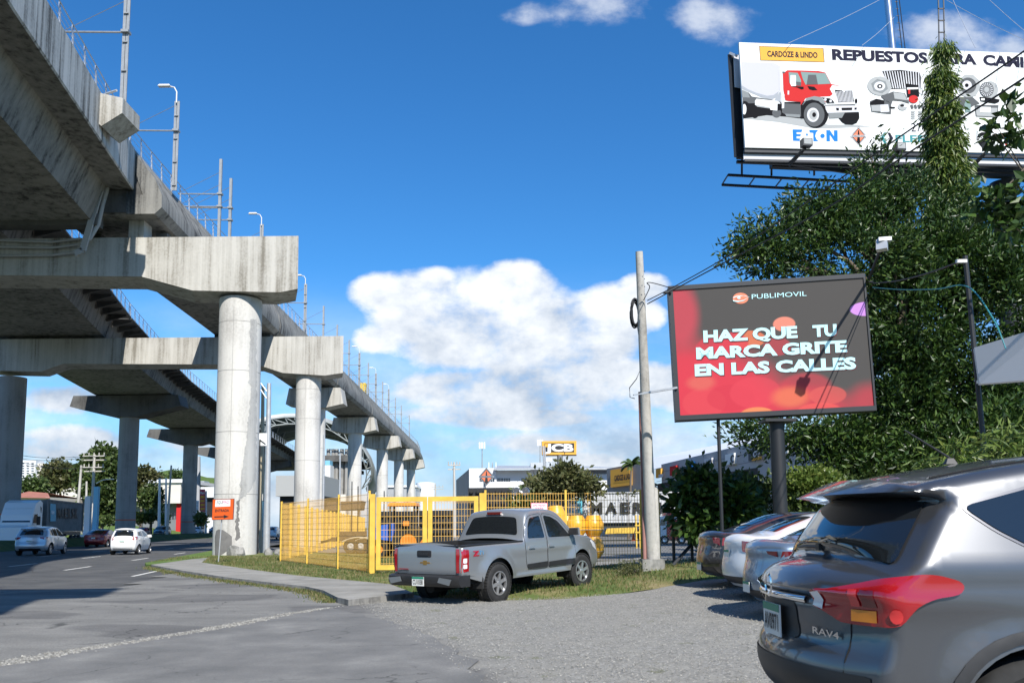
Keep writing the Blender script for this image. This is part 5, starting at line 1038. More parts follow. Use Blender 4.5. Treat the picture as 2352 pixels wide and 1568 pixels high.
for k, (px, py, s_) in enumerate(((496, 1276, .36), (519, 1275, .30), (541, 1280, .25), (557, 1281, .2))):
    mb = MB(); v = G(px, py+3, .12); bm = bmesh.new(); bmesh.ops.create_icosphere(bm, subdivisions=2, radius=s_)
    for w_ in bm.verts: w_.co *= rnd.uniform(.8, 1.15); w_.co.z *= 1.15
    mb.v = [(v.x+w_.co.x, 41.7+w_.co.y*.8, .2+w_.co.z) for w_ in bm.verts]; mb.f = [tuple(x.index for x in f.verts) for f in bm.faces]; mb.mi = [0]*len(mb.f); bm.free()
    tag(mb.build('rubble_block', 'block_concrete', smooth=30), ['rounded concrete lump at the left foot of the big white column', 'pale broken concrete lump beside the entrance sign post', 'small concrete lump at the middle of the column foot', 'smallest concrete lump at the right of the column foot'][k], 'rubble', 'concrete lumps at the column foot')
# ------------------------------------------------------------------ yellow mesh fence and gate
def mesh_panel(parent, a, b_, z0, z1, dv=.075, dh=.2, wv=.008, wh=.011, m='yellow_wire', name='wire_mesh'):
    mb = MB(); a, b_ = Vector((*a, 0)), Vector((*b_, 0)); L_ = (b_-a).length; nrm = Vector((-(b_-a).y, (b_-a).x, 0)).normalized()
    for k in range(1, int(L_/dv)): p = a.lerp(b_, k*dv/L_); mb.bar((p.x, p.y, z0), (p.x, p.y, z1), wv, wv)
    nz_ = int((z1-z0)/dh)
    for k in range(nz_+1): z = z0+.03+(z1-z0-.06)*k/nz_; mb.bar((a.x, a.y, z), (b_.x, b_.y, z), wh, wh)
    return mb.build(name, m, parent)
def fence(label, P, z0, h, cat='fence', dv=.085, post=.06, nm='mesh_fence', wv=.0065):
    t_ = thing(nm, label, cat, (*P[0], z0), 0, 'yellow mesh fencing')
    for i, p in enumerate(P): mb = MB(); mb.box((p[0], p[1], z0+h/2+.03), (post, post, h+.10)); mb.build('post', 'yellow_paint', t_)
    for i in range(len(P)-1): mesh_panel(t_, P[i], P[i+1], z0+.05, z0+h, dv, wv=wv, wh=wv*1.3)
    return t_
c0_, gl_ = g2(645, 1289, .1), g2(855, 1317, .1); c0_ = (c0_[0], c0_[1])
mid1, mid2 = [(c0_[0]+(gl_[0]-c0_[0])*k, c0_[1]+(gl_[1]-c0_[1])*k) for k in (.36, .70)]
fence('yellow mesh fence panels between the grass corner and the gate', [c0_, mid1, mid2, (gl_[0]-.12, gl_[1]+.15)], .1, 2.35)
far_ = (-16.4, 92); n_ = 23
fence('long yellow mesh fence receding from the corner along the viaduct', [(c0_[0]+(far_[0]-c0_[0])*k/n_, c0_[1]+(far_[1]-c0_[1])*k/n_) for k in range(1, n_+1)], .1, 2.35, dv=.07, post=.11, wv=.004)
fence('first bay of yellow mesh fence turning away from the corner post', [(c0_[0]-.03, c0_[1]+.06), (c0_[0]+(far_[0]-c0_[0])/n_, c0_[1]+(far_[1]-c0_[1])/n_-.06)], .1, 2.35, dv=.07, wv=.004)
gr_ = (W(1108, 1250, 24.5).x, 24.5); gt = thing('yellow_gate', 'yellow double gate with thick frame and wire mesh behind the pickup', 'gate', (*gl_, .1))
for p in (gl_, gr_): mb = MB(); mb.box((p[0], p[1], 1.24), (.15, .15, 2.36)); mb.build('gate_post', 'yellow_paint', gt)
gm = ((gl_[0]+gr_[0])/2, (gl_[1]+gr_[1])/2)
for a, b_ in ((gl_, gm), (gm, gr_)):
    d_ = Vector((b_[0]-a[0], b_[1]-a[1])).normalized(); a2 = (a[0]+d_.x*(.11 if a is gl_ else .012), a[1]+d_.y*.1); b2_ = (b_[0]-d_.x*(.012 if a is gl_ else .11), b_[1]-d_.y*.1); mb = MB()
    for z in (.28, 2.26): mb.bar((*a2, z), (*b2_, z), .07, .14)
    for p in ((a2[0]+d_.x*.065, a2[1]+d_.y*.065), (b2_[0]-d_.x*.065, b2_[1]-d_.y*.065)): mb.bar((*p, .352), (*p, 2.188), .13, .068, up=(0, 1, 0))
    lf = mb.build('gate_leaf', 'yellow_paint', gt); mesh_panel(lf, (a2[0]+d_.x*.14, a2[1]), (b2_[0]-d_.x*.14, b2_[1]), .36, 2.18, .085, .2)
fr_ = [(gr_[0]+.10, gr_[1]), (W(1301, 1250, 24.9).x, 24.9), (W(1474, 1250, 25.2).x, 25.2), (W(1515, 1250, 25.3).x, 25.3)]
fence('yellow mesh fence right of the gate, ending behind the utility pole', fr_, .1, 2.33, dv=.085, wv=.010)
# watch-zone notice on the fence
pz = Plane(W(1219, 1240, 24.62), Vector((1, .1, 0))); zn = thing('notice_board', 'white and pink surveillance notice hung on the mesh above the pickup cab', 'sign', W(1238, 1230, 24.62))
zz5 = lambda x, y: (1004.9+x/5.851, 976.2+y/5.851); mb = MB(); art(mb, pz, [zz5(1256, 1040), zz5(1476, 1040), zz5(1476, 1270), zz5(1256, 1270)], .0); mb.m = 1; art(mb, pz, [zz5(1264, 1048), zz5(1468, 1048), zz5(1468, 1140), zz5(1264, 1140)], .004); mb.build('panel', ['sign_pink', 'sign_white'], zn, fix=False)
mb = MB(); art_text(mb, pz, 'ZONA VIGILADA', zz5(1276, 1088), zz5(1455, 1086), zz5(1276, 1064), .008, .02); art_text(mb, pz, '24 HORAS', zz5(1310, 1124), zz5(1424, 1122), zz5(1310, 1100), .008, .02); mb.m = 1; art_text(mb, pz, 'ALERTA', zz5(1330, 1175), zz5(1404, 1175), zz5(1330, 1155), .008, .02); art_text(mb, pz, 'A LA POLICIA', zz5(1300, 1198), zz5(1462, 1198), zz5(1300, 1183), .008, .02); mb.build('lettering', ['sign_pink', 'sign_white'], zn, fix=False)
# chain-link fence right of the pole
cl = thing('chain_link_fence', 'chain-link fence with dark posts and a diagonal brace right of the utility pole', 'fence', (4.3, 23.5, .1)); mb = MB(); a, b_ = Vector((3.95, 23.9, 0)), Vector((12.5, 23.3, 0)); L_ = (b_-a).length; h_ = 1.9
for k in range(int(-h_/.09), int(L_/.09)):
    for sg in (1, -1):
        x0 = k*.09; x1 = x0+h_; z0, z1 = 0, h_
        if x0 < 0: z0 = -x0; x0 = 0
        if x1 > L_: z1 = h_-(x1-L_); x1 = L_
        if z1-z0 < .1: continue
        p, q = a.lerp(b_, x0/L_), a.lerp(b_, x1/L_); zz = (z0, z1) if sg > 0 else (h_-z0, h_-z1); mb.bar((p.x, p.y, .12+zz[0]), (q.x, q.y, .12+zz[1]), .005, .005)
mb.build('chain_link', 'galv', cl)
for px in (1548, 1590, 1640): p = W(px, 1280, 23.7); mb = MB(); mb.tube((p.x, p.y, 0), (p.x, p.y, 2.15), .045, n=10); mb.build('post', 'steel_black', cl)
mb = MB(); mb.tube(tuple(W(1540, 1304, 23.0)), tuple(W(1604, 1232, 23.6)), .05, n=10); mb.build('brace', 'steel_black', cl)
# black post with cable, awning at the right
bp0, bp1 = W(2256, 1075, 12.6), W(2217, 588, 12.6); bpo = thing('cable_post', 'slim leaning black post carrying cables left of the white awning', 'post', (bp0.x, bp0.y, 0)); mb = MB(); mb.tube((bp0.x+.12, bp0.y, -.1), tuple(bp1), .042, .036, 10); mb.build('shaft', 'steel_black', bpo)
mb = MB(); mb.box(tuple(W(2208, 600, 12.55)), (.16, .05, .05)); mb.build('insulator', 'lamp_white', bpo)
wire('service_cable', 'black service cable sagging from the screen corner to the slim black post', [W(2006, 650, 19.8), W(2060, 645, 17), W(2130, 628, 14.5), W(2208, 600, 12.6)], .015)
plain('cord_blue', (.03, .22, .26), .6); wire('service_cable', 'thin blue-green cord from the screen to the slim black post and down behind the awning', [W(2004, 660, 19.8), W(2070, 665, 17), W(2150, 664, 14), W(2222, 658, 12.5), W(2280, 730, 11.5), W(2310, 800, 11.3)], .010, 'cord_blue')
aw = thing('awning', 'flat white awning roof jutting in from the right edge', 'awning', W(2300, 830, 12)); P = [W(2238, 798, 12.2), W(2420, 742, 11.2), W(2420, 868, 11.2), W(2250, 881, 12.2)]
mb = MB(); mb.prism(P, Vector((.06, .14, 0))); mb.build('fascia', 'sign_lightgrey', aw); mb = MB(); mb.prism([p+Vector((.07, .15, .05)) for p in (P[3], P[2], P[2]+Vector((.15, .35, .02)), P[3]+Vector((.15, .35, .02)))], Vector((0, 0, .04))); mb.build('soffit', 'sign_white', aw)
# unseen panel added behind the viewer; shaped to throw the shadow at lower left
ho = thing('shadow_caster', 'added unseen panel on two posts behind the viewer, put there to shade the asphalt at left', 'shadow_caster', (-10, -1.5, 0)); mb = MB(); mb.prism([(x, -1.5, z) for x, z in ((-1.87, 21.5), (-5.2, 21.9), (-18, 22.2), (-18, 15), (-3.2, 15.5), (-3.3, 17.05), (-3.25, 18.6), (-2.08, 19.1))], (0, .15, 0)); mb.build('panel', 'sign_white', ho)
for x in (-9, -14): mb = MB(); mb.tube((x, -1.3, 0), (x, -1.3, 15.5), .25, n=12); mb.build('post', 'steel_black', ho)
# ================================================================== big roadside billboard
bb0, bb1 = W(1697.5, 97.6, 34), W(1711.6, 338.8, 34); pbb = Plane(bb1, Vector((13.3, 1.62, 0)))
bb = thing('billboard', 'huge white truck-parts billboard high above the trees at upper right', 'billboard', (20, 36.5, 0)); ua, up2 = pbb.u, pbb.up
TL, BL_ = pbb.hit(1697.5, 97.6), pbb.hit(1711.6, 338.8); TR, BR = pbb.hit(2352, 122.6), pbb.hit(2352, 352.7)
ext = lambda a, b, k: a+(b-a)*k
TR2, BR2 = ext(TL, TR, 1.42), ext(BL_, BR, 1.42)
mb = MB(); mb.prism([TL, TR2, BR2, BL_], -pbb.n*.12); mb.build('face_panel', 'sign_white', bb)
zb = lambda x, y: (1665.2+x/5.811, 86.1+y/5.811); zf = lambda x, y: (1952.3+x/5.462, 86.1+y/5.462)
mats_p = ['sign_lightgrey', 'sign_red', 'sign_darkgrey', 'print_black', 'sign_white', 'sign_glass', 'sign_grey', 'sign_midgrey']
mb = MB()
def A(m_, pts, lift): mb.m = m_; art(mb, pbb, [zb(*p) for p in pts], lift)
plain('sign_drum', (.50, .495, .53), .85, spec=.1); mats_p.append('sign_drum'); plain('sign_drumlow', (.33, .35, .38), .85, spec=.1); mats_p.append('sign_drumlow')
A(8, [(222,330),(640,335),(740,385),(735,560),(728,690),(690,800),(625,832),(480,800),(330,735),(228,690)], .004)
A(9, [(228,690),(330,735),(480,800),(625,832),(690,800),(725,715),(650,770),(560,780),(420,740),(300,690),(225,640)], .006)
A(2, [(230,700),(320,740),(360,790),(520,815),(640,835),(660,860),(600,880),(240,880)], .007); A(7, [(228,700),(310,740),(335,805),(232,800)], .008)
A(3, [(238,870),(1030,860),(1070,1090),(820,1060),(560,1040),(245,1085)], .006)
A(6, [(245,1085),(560,1045),(820,1060),(1075,1095),(1380,1165),(1700,1165),(1980,1190),(1380,1215),(1180,1215),(700,1130)], .004)
for c_, rx, ry, m_ in (((262, 960), 75, 110, 3), ((258, 960), 28, 70, 4), ((400, 990), 60, 90, 3), ((690, 1010), 60, 60, 2)): A(m_, [p for p in oval(*c_, rx, ry, 20) if p[0] > 236], .010 if m_ == 3 else .013)
A(4, [(400,850),(420,820),(700,850),(740,880),(735,960),(600,950),(430,925),(402,900)], .012); A(6, [(402,900),(430,925),(600,950),(600,935),(440,905)], .015); A(4, [(605,880),(700,885),(698,978),(605,968)], .017); A(3, [(700,885),(760,885),(758,970),(698,978)], .016)
A(9, [(655,845),(745,700),(745,860)], .010)
A(0, [(725,455),(765,455),(775,760),(795,760),(790,945),(755,950),(750,760),(728,700)], .015); A(2, [(765,455),(805,460),(800,480),(772,480)], .014)
A(1, [(772,480),(805,460),(830,440),(1020,443),(1250,450),(1340,470),(1420,625),(1480,635),(1700,690),(1712,760),(1420,800),(1330,880),(1340,895),(1200,800),(1080,810),(1010,910),(1010,860),(850,850),(805,840),(780,700)], .012)
A(5, [(1010,460),(1340,480),(1410,620),(1240,628),(1075,632),(1040,560)], .016); A(2, [(1112,500),(1215,500),(1240,628),(1090,632)], .019); A(5, [(850,465),(970,475),(1015,570),(1015,650),(960,645),(860,610)], .016); A(2, [(945,590),(1018,600),(1015,650),(960,645)], .019)
A(4, [(875,505),(940,505),(948,530),(945,650),(885,652),(872,620)], .020); A(3, [(885,655),(950,655),(1050,660),(1050,690),(1020,695),(960,668)], .020)
A(3, [(1100,650),(1190,660),(1235,705),(1170,708),(1125,695)], .016); A(0, [(835,712),(857,712),(857,765),(835,765)], .016)
A(4, [(1430,640),(1520,650),(1700,690),(1715,740),(1730,850),(1770,850),(1760,890),(1500,890),(1380,885),(1330,850),(1265,795),(1400,790),(1440,760),(1400,690)], .016)
A(3, [(1465,700),(1560,705),(1590,735),(1610,710),(1700,712),(1722,860),(1510,870)], .020)
for k in range(12): x = 1480+k*19; A(0, [(x,708+abs(k-6)*2),(x+9,708+abs(k-6)*2),(x+36-k*1.6,862),(x+26-k*1.6,862)], .024)
A(3, [(1290,800),(1400,815),(1440,840),(1465,878),(1370,880)], .020)
for c_ in ((1340, 830), (1410, 850)): A(0, oval(*c_, 18, 18, 14), .024)
A(7, [(1030,905),(1090,810),(1190,785),(1290,800),(1350,885),(1300,895),(1250,850),(1160,830),(1080,850),(1040,900)], .022); A(3, [(1015,900),(1050,850),(1160,828),(1260,850),(1330,920),(1340,1000),(1015,1085)], .017)
A(2, [(770,880),(1010,890),(1015,1060),(830,1050),(760,1000)], .014); A(7, [(800,1020),(1000,1030),(1000,1070),(820,1055)], .017)
A(3, oval(1215, 1035, 165, 172, 36), .023); A(2, oval(1190, 1032, 138, 160, 32), .025); A(0, oval(1175, 1035, 80, 95, 28), .027); A(6, oval(1180, 1035, 55, 68, 24), .029); A(3, oval(1190, 1033, 26, 32, 18), .031)
A(3, [(1520,1080),(1590,1000),(1790,1000),(1795,1080),(1760,1140),(1700,1165),(1610,1160),(1560,1130)], .018)
A(0, [(1335,905),(1730,905),(1785,910),(1790,995),(1370,1010),(1345,960)], .024); A(3, [(1335,902),(1735,898),(1740,908),(1335,912)], .026); A(3, [(1555,940),(1700,937),(1695,972),(1560,975)], .027); A(3, [(1480,942),(1520,942),(1522,975),(1490,977)], .027); A(3, [(1730,938),(1760,938),(1755,965),(1728,965)], .027); A(7, [(1380,1010),(1600,1005),(1560,1075),(1390,1080)], .020)
for c_ in ((1750, 850),): A(3, oval(*c_, 18, 35, 14), .022)
mb.build('truck_picture', mats_p, bb, fix=False)
mb = MB()
def B_(m_, pts, lift): mb.m = m_; art(mb, pbb, [zf(*p) for p in pts], lift)
B_(0, [(370,400),(640,380),(880,420),(910,480),(905,640),(850,640),(420,640),(380,500)], .006); B_(3, [(405,425),(630,410),(870,440),(890,500),(885,635),(520,650),(470,560)], .010)
for k in range(14): x = 425+k*33; B_(0, [(x,425),(x+12,425),(x+72-k*4,640),(x+56-k*4,640)], .014)
B_(6, oval(370, 610, 152, 118, 30, .1), .018); B_(7, oval(372, 612, 110, 90, 6, .3), .021); B_(0, oval(372, 612, 70, 58, 22), .024); B_(3, oval(375, 614, 34, 28, 14), .027); B_(4, oval(376, 614, 15, 14, 12), .030)
B_(2, [(385,740),(540,680),(690,700),(745,830),(650,800),(540,790),(520,840),(450,800)], .020); B_(6, [(545,690),(680,705),(720,790),(560,770)], .023)
B_(3, [(700,580),(860,600),(870,740),(720,750)], .026); B_(4, [(715,630),(858,628),(858,650),(715,655)], .029); B_(1, [(730,655),(756,655),(756,710),(730,710)], .029); B_(1, oval(797, 775, 60, 48, 22), .030)
B_(2, [(250,800),(330,770),(480,800),(520,830),(515,960),(400,950),(270,930)], .020); B_(6, [(265,850),(480,840),(500,930),(275,925)], .023); B_(0, [(380,845),(480,840),(490,935),(385,940)], .025); B_(3, [(250,820),(330,770),(430,795),(430,840),(260,850)], .027); B_(3, [(500,872),(565,872),(565,890),(500,890)], .023)
B_(6, oval(660, 870, 60, 45, 18), .020); B_(3, oval(655, 855, 26, 16, 14), .023); B_(0, [(630,840),(720,845),(715,880),(640,870)], .022)
for k in range(6): B_(2, [(755+k*45,850),(785+k*45,840),(800+k*45,890),(770+k*45,895)], .020)
for k in range(8): B_(6, oval(790+(k % 2)*90, 930+(k//2)*28, 28, 12, 12), .018)
B_(0, oval(910, 690, 40, 26, 16), .018); B_(0, oval(910, 780, 45, 48, 18), .020); B_(2, [(965,480),(1000,480),(1010,650),(970,650)], .018)
mb.build('parts_picture', mats_p, bb, fix=False); mb = MB()
B_(6, oval(1490, 610, 150, 150, 9, .2), .016); B_(2, oval(1480, 605, 105, 100, 26), .020); B_(0, oval(1468, 600, 60, 58, 20), .023); B_(3, oval(1465, 602, 24, 24, 14), .026)
B_(6, oval(1760, 660, 100, 110, 24), .018); B_(2, oval(1715, 655, 88, 95, 26), .021)
for k in range(18): a_ = k*.349; B_(0, [(1715+30*math.cos(a_), 655+32*math.sin(a_)), (1715+78*math.cos(a_-.07), 655+84*math.sin(a_-.07)), (1715+78*math.cos(a_+.07), 655+84*math.sin(a_+.07))], .024)
B_(6, oval(1715, 655, 32, 35, 16), .026); B_(2, [(1350,750),(1540,750),(1630,830),(1560,850),(1480,900),(1360,890)], .018); B_(3, [(1625,745),(1780,760),(1880,780),(1870,810),(1820,830),(1640,800)], .022); B_(4, [(1645,765),(1690,765),(1690,790),(1645,790)], .025)
B_(2, [(1565,850),(1865,850),(1850,1000),(1580,990)], .020); B_(6, [(1575,880),(1850,885),(1840,995),(1590,985)], .023); B_(4, [(1630,870),(1765,875),(1762,942),(1632,935)], .026); B_(5, [(1435,840),(1460,780),(1480,780),(1515,840),(1515,930),(1450,940)], .024); B_(3, [(1360,940),(1420,950),(1430,975),(1370,975)], .02)
mb.build('parts_picture', mats_p, bb, fix=False)
plain('sign_fleet', (.01, .20, .22), .6); plain('sign_orangered', (.62, .16, .07), .6)
mb = MB(); mb.m = 0; art(mb, pbb, [zb(*p) for p in ((456,116),(1315,146),(1330,335),(470,310))], .004); mb.m = 1; art(mb, pbb, [zb(*p) for p in ((462,122),(1308,152),(1322,328),(476,304))], .008)
mb.m = 2; art_text(mb, pbb, 'CARDOZE & LINDO', zb(566, 258), zb(1236, 277), zb(563, 180), .012, .03); mb.build('dealer_label', ['sign_navy', 'sign_amber', 'sign_navy'], bb, fix=False)
mb = MB(); a_ = zb(1432, 303)
def tx(s_, p, q, top, b=.03): art_text(mb, pbb, s_, p, q, top, .005, b)
for q_ in (('REPUESTOS', a_, zf(978, 328), zb(1424, 155)), ('PARA', zf(1070, 333), zf(1592, 346), zf(1060, 196)), ('CAMIONES', zf(1672, 350), (2452, 163), zf(1668, 215))): mb = MB(); tx(*q_, .05); mb.build('headline', 'sign_navy', bb, fix=False)
mb = MB(); art(mb, pbb, [zb(902,1228),(1665.2+1035/5.811,86.1+1230/5.811),zb(1022,1265),zb(955,1265),zb(957,1290),zb(1015,1292),zb(1008,1320),zb(955,1320),zb(957,1348),zb(1005,1350),zb(995,1384),zb(908,1380)][0:12], .005)
for P in ([(1075,1310),(1095,1270),(1112,1312)], [(1125,1234),(1245,1236),(1215,1275),(1205,1320),(1225,1365),(1250,1388),(1180,1387),(1178,1275),(1130,1270)], [(1352,1238),(1400,1238),(1455,1320),(1455,1240),(1503,1240),(1505,1388),(1460,1388),(1400,1300),(1402,1388),(1355,1388)], [(1040,1388),(1065,1350),(1120,1350),(1135,1386)]): art(mb, pbb, [zb(*p) for p in P], .005)
art(mb, pbb, [zb(*p) for p in oval(1302, 1315, 30, 30, 20)], .005); mb.build('axle_maker_logo', 'sign_blue', bb, fix=False)
def diamond(mb, pl_, f, cx_, cy_, rx, ry, l0=.004, txt=True):
    D = lambda k: [f(cx_, cy_-ry*k), f(cx_+rx*k, cy_), f(cx_, cy_+ry*k), f(cx_-rx*k, cy_)]
    for k, m_ in ((1, 3), (.95, 0), (.86, 3), (.76, 1)): mb.m = m_; art(mb, pl_, D(k), l0); l0 += .004
    mb.m = 3; art(mb, pl_, [f(cx_-rx*.05, cy_-ry*.6), f(cx_+rx*.05, cy_-ry*.6), f(cx_+rx*.2, cy_+ry*.6), f(cx_, cy_+ry*.74), f(cx_-rx*.2, cy_+ry*.6)], l0); l0 += .004
    mb.m = 0; art(mb, pl_, [f(cx_-rx*.97, cy_-ry*.10), f(cx_+rx*.97, cy_-ry*.10), f(cx_+rx*.97, cy_+ry*.10), f(cx_-rx*.97, cy_+ry*.10)], l0); l0 += .004
    mb.m = 3; art_text(mb, pl_, 'INTERNATIONAL', f(cx_-rx*.82, cy_+ry*.07), f(cx_+rx*.82, cy_+ry*.07), f(cx_-rx*.82, cy_-ry*.07), l0, .01)
mb = MB(); diamond(mb, pbb, zf, 108, 1238, 104, 120); mb.build('diamond_logo', ['sign_lightgrey', 'sign_orangered', 'sign_white', 'print_black'], bb, fix=False)
mb = MB(); art(mb, pbb, [zf(*p) for p in ((425,1192),(465,1192),(430,1262),(465,1330),(430,1330),(385,1262))], .005); mb.m = 1; art(mb, pbb, [zf(*p) for p in ((470,1195),(500,1195),(545,1265),(505,1335),(462,1335),(500,1265))], .005); mb.m = 0
tx('FLEETRITE', zf(572, 1313), zf(1425, 1330), zf(568, 1222), .03); mb.build('parts_maker_logo', ['sign_fleet', 'sign_navy'], bb, fix=False)
mb = MB(); tx('274-0000'[0:4], zf(768, 1182), zf(1010, 1184), zf(766, 1075), .0); mb.build('phone_number', 'sign_navy', bb, fix=False)
mb = MB(); C_ = oval(1680, 1285, 100, 100, 18, 0, 40, 320); art(mb, pbb, [zf(*p) for p in [(1770,1190),(1770,1255)]+oval(1700, 1285, 45, 40, 10, 0, 300, 60)[::-1]+[(1780,1315),(1780,1370),(1730,1395),(1660,1390),(1610,1330),(1590,1270),(1610,1210),(1650,1190)]], .005); mb.m = 1
pq = [zf(1590, 1315), zf(1770, 1195)]; art_text(mb, pbb, 'Cummins', pq[0], pq[1], zf(1580, 1275), .009, .02); mb.build('engine_maker_logo', ['print_black', 'sign_white'], bb, fix=False)
mb = MB(); art(mb, pbb, [zf(*p) for p in oval(2005, 1300, 72, 75, 16, 0, 180, 360)+oval(2005, 1300, 48, 50, 16, 0, 180, 360)[::-1]], .005); mb.m = 1; art(mb, pbb, [zf(*p) for p in oval(2005, 1300, 72, 75, 16, 0, 0, 180)+oval(2005, 1300, 48, 50, 16, 0, 0, 180)[::-1]], .005); mb.m = 2; art(mb, pbb, [zf(*p) for p in oval(2005, 1300, 24, 26, 16)], .005); mb.build('ring_logo', ['sign_blue', 'sign_red', 'print_black'], bb, fix=False)
# its frame, apron, lamps, catwalk and the second face behind
mb = MB(); P0, P1 = BL_-up2*.10-pbb.n*.15, BR2-up2*.10-pbb.n*.15; mb.bar(P0, P1, .16, .14); mb.bar(P0-up2*.42, P1-up2*.42, .12, .10); mb.build('bottom_rail', 'steel_black', bb)
mb = MB(); mb.prism([BL_-up2*.20-pbb.n*.2, BR2-up2*.20-pbb.n*.2, BR2-up2*.46-pbb.n*.2, BL_-up2*.46-pbb.n*.2], -pbb.n*.04); mb.build('apron', 'sign_lightgrey', bb)
for px, py in ((1850, 331), (2064, 341), (2268, 338)):
    c_ = pbb.hit(px, py, 1.1); r_ = pbb.hit(px-38, py+45, -.1); mb = MB(); mb.bar(tuple(r_), tuple(c_-up2*.15), .09); mb.bar(tuple(r_-up2*.15), tuple(c_-up2*.2), .05); la = mb.build('lamp_arm', 'steel_black', bb)
    mb = MB(); mb.bar(tuple(c_-pbb.n*.08), tuple(c_+pbb.n*.22), .42, .32); mb.build('floodlight', 'steel_black', la); mb = MB(); mb.prism([c_-pbb.n*.085+ua*a-up2*0+up2*b for a, b in ((-.17,-.12),(.17,-.12),(.17,.13),(-.17,.13))], -pbb.n*.01); mb.build('lens', 'sign_lightgrey', la); mb = MB(); mb.prism([c_+pbb.n*.222+ua*a+up2*b for a, b in ((-.17,-.10),(.17,-.10),(.17,.13),(-.17,.13))], pbb.n*.01); mb.build('housing_back', 'sign_grey', la)
K0, K1 = W(1672, 402, 36.5), W(2450, 445, 38.5)
mb = MB()
for o_ in (0, 1.1): mb.bar(tuple(K0+Vector((0, o_, 0))), tuple(K1+Vector((0, o_, 0))), .10, .10)
for k in range(14): p = K0.lerp(K1, k/13); mb.bar(tuple(p), tuple(p+Vector((0, 1.1, 0))), .05)
mb.build('catwalk', 'steel_black', bb)
mb = MB()
for z_, th in ((362, .12), (372, .12)): mb.bar(W(1692, z_, 35), W(2450, z_+28, 37), th)
mb.bar(W(1770, 372, 36), W(2450, 402, 38), .30, .55); mb.build('main_beam', 'steel_black', bb)
for px in (1704, 1772, 1870): mb = MB(); mb.bar(W(px, 345, 35.2), W(px, 402, 36.8), .09); mb.build('hanger', 'steel_black', bb)
mb = MB(); mb.tube((23.4, 37.8, -.2), (23.4, 37.8, 17.4), .55, n=24); mb.build('column', 'steel_black', bb, smooth=50)
mb = MB(); Q0, Q1 = W(1677, 124, 34.6), W(1692, 360, 34.6); dq = Vector((11, 3.6, 0)); mb.prism([Q0, Q1, Q1+dq, Q0+dq], Vector((-.1, .06, 0)))
for k in range(1, 12): p = Q0.lerp(Q1, .0)+dq*(k/12)*.35; mb.bar(tuple(p+Vector((.1, -.08, 0))), tuple(p+(Q1-Q0)+Vector((.1, -.08, 0))), .08)
mb.build('rear_face', 'steel_black', bb)
mb = MB(); mb.bar(tuple(Q0+Vector((0, 0, .03))), tuple(TL-up2*.45-pbb.n*.3), .10); mb.prism([Q0+Vector((.12, -.06, -.06)), Q0+Vector((.12, -.06, -1.6)), Q0+dq*.04+Vector((.12, -.06, -1.6)), Q0+dq*.04+Vector((.12, -.06, -.06))], Vector((.02, -.02, 0))); mb.build('top_brace', 'sign_lightgrey', bb)
# masts behind the billboard
sm = thing('steel_mast', 'bright round steel mast rising behind the billboard out of frame', 'mast', (31, 50, 0)); c_ = W(2053, 60, 52); mb = MB(); mb.tube((c_.x+.9, 52, 0), (c_.x-.5, 52, 42), .27, .22, 24); mb.build('tube', 'silver_steel', sm, smooth=60)
mb = MB()
for o_ in (.42, .62): mb.tube((c_.x+.9+o_, 51.9, 15), (c_.x-.5+o_, 51.9, 42), .03, n=6)
for k in range(50): z = 16+k*.5; x = c_.x+.9-1.4*z/42; mb.bar((x+.42, 51.9, z), (x+.62, 51.9, z), .03)
mb.build('ladder', 'steel_black', sm)
lt = thing('lattice_mast', 'slender black lattice mast leaning above the hanging-leaf tree', 'mast', (29, 39, 0)); c1, c2, cb_ = W(2168, 108, 39), W(2160, -60, 39), W(2178, 1150, 39); mb = MB()
for o_ in (-.13, .13): mb.bar((cb_.x+o_*1.25, 39, 0), tuple(c2+Vector((o_, 0, 0))), .05)
for k in range(46): t_ = k/46; z = c2.z*t_; x = cb_.x+(c2.x-cb_.x)*t_; mb.bar((x-.16, 39, z), (x+.16, 39, z), .05)
mb.box((c1.x, 38.9, W(2165, 112, 39).z), (.22, .2, .25)); mb.build('lattice', 'steel_black', lt)
for k, (a, b_, l) in enumerate((((2060, -20), (1810, 100), 'faint guy wire left of the bright mast'), ((2054, 40), (1980, 105), 'shorter faint guy wire left of the bright mast'), ((2155, -10), (2352, 92), 'guy wire running down right from the lattice mast'), ((2180, -20), (2240, 110), 'guy wire dropping steeply to the billboard top'), ((2240, -30), (2400, 110), 'guy wire at the top right corner of the view'))):
    wire('guy_wire', l, [W(*a, 40), W((a[0]+b_[0])/2, (a[1]+b_[1])/2+3, 37), W(*b_, 34)], .012, 'galv')
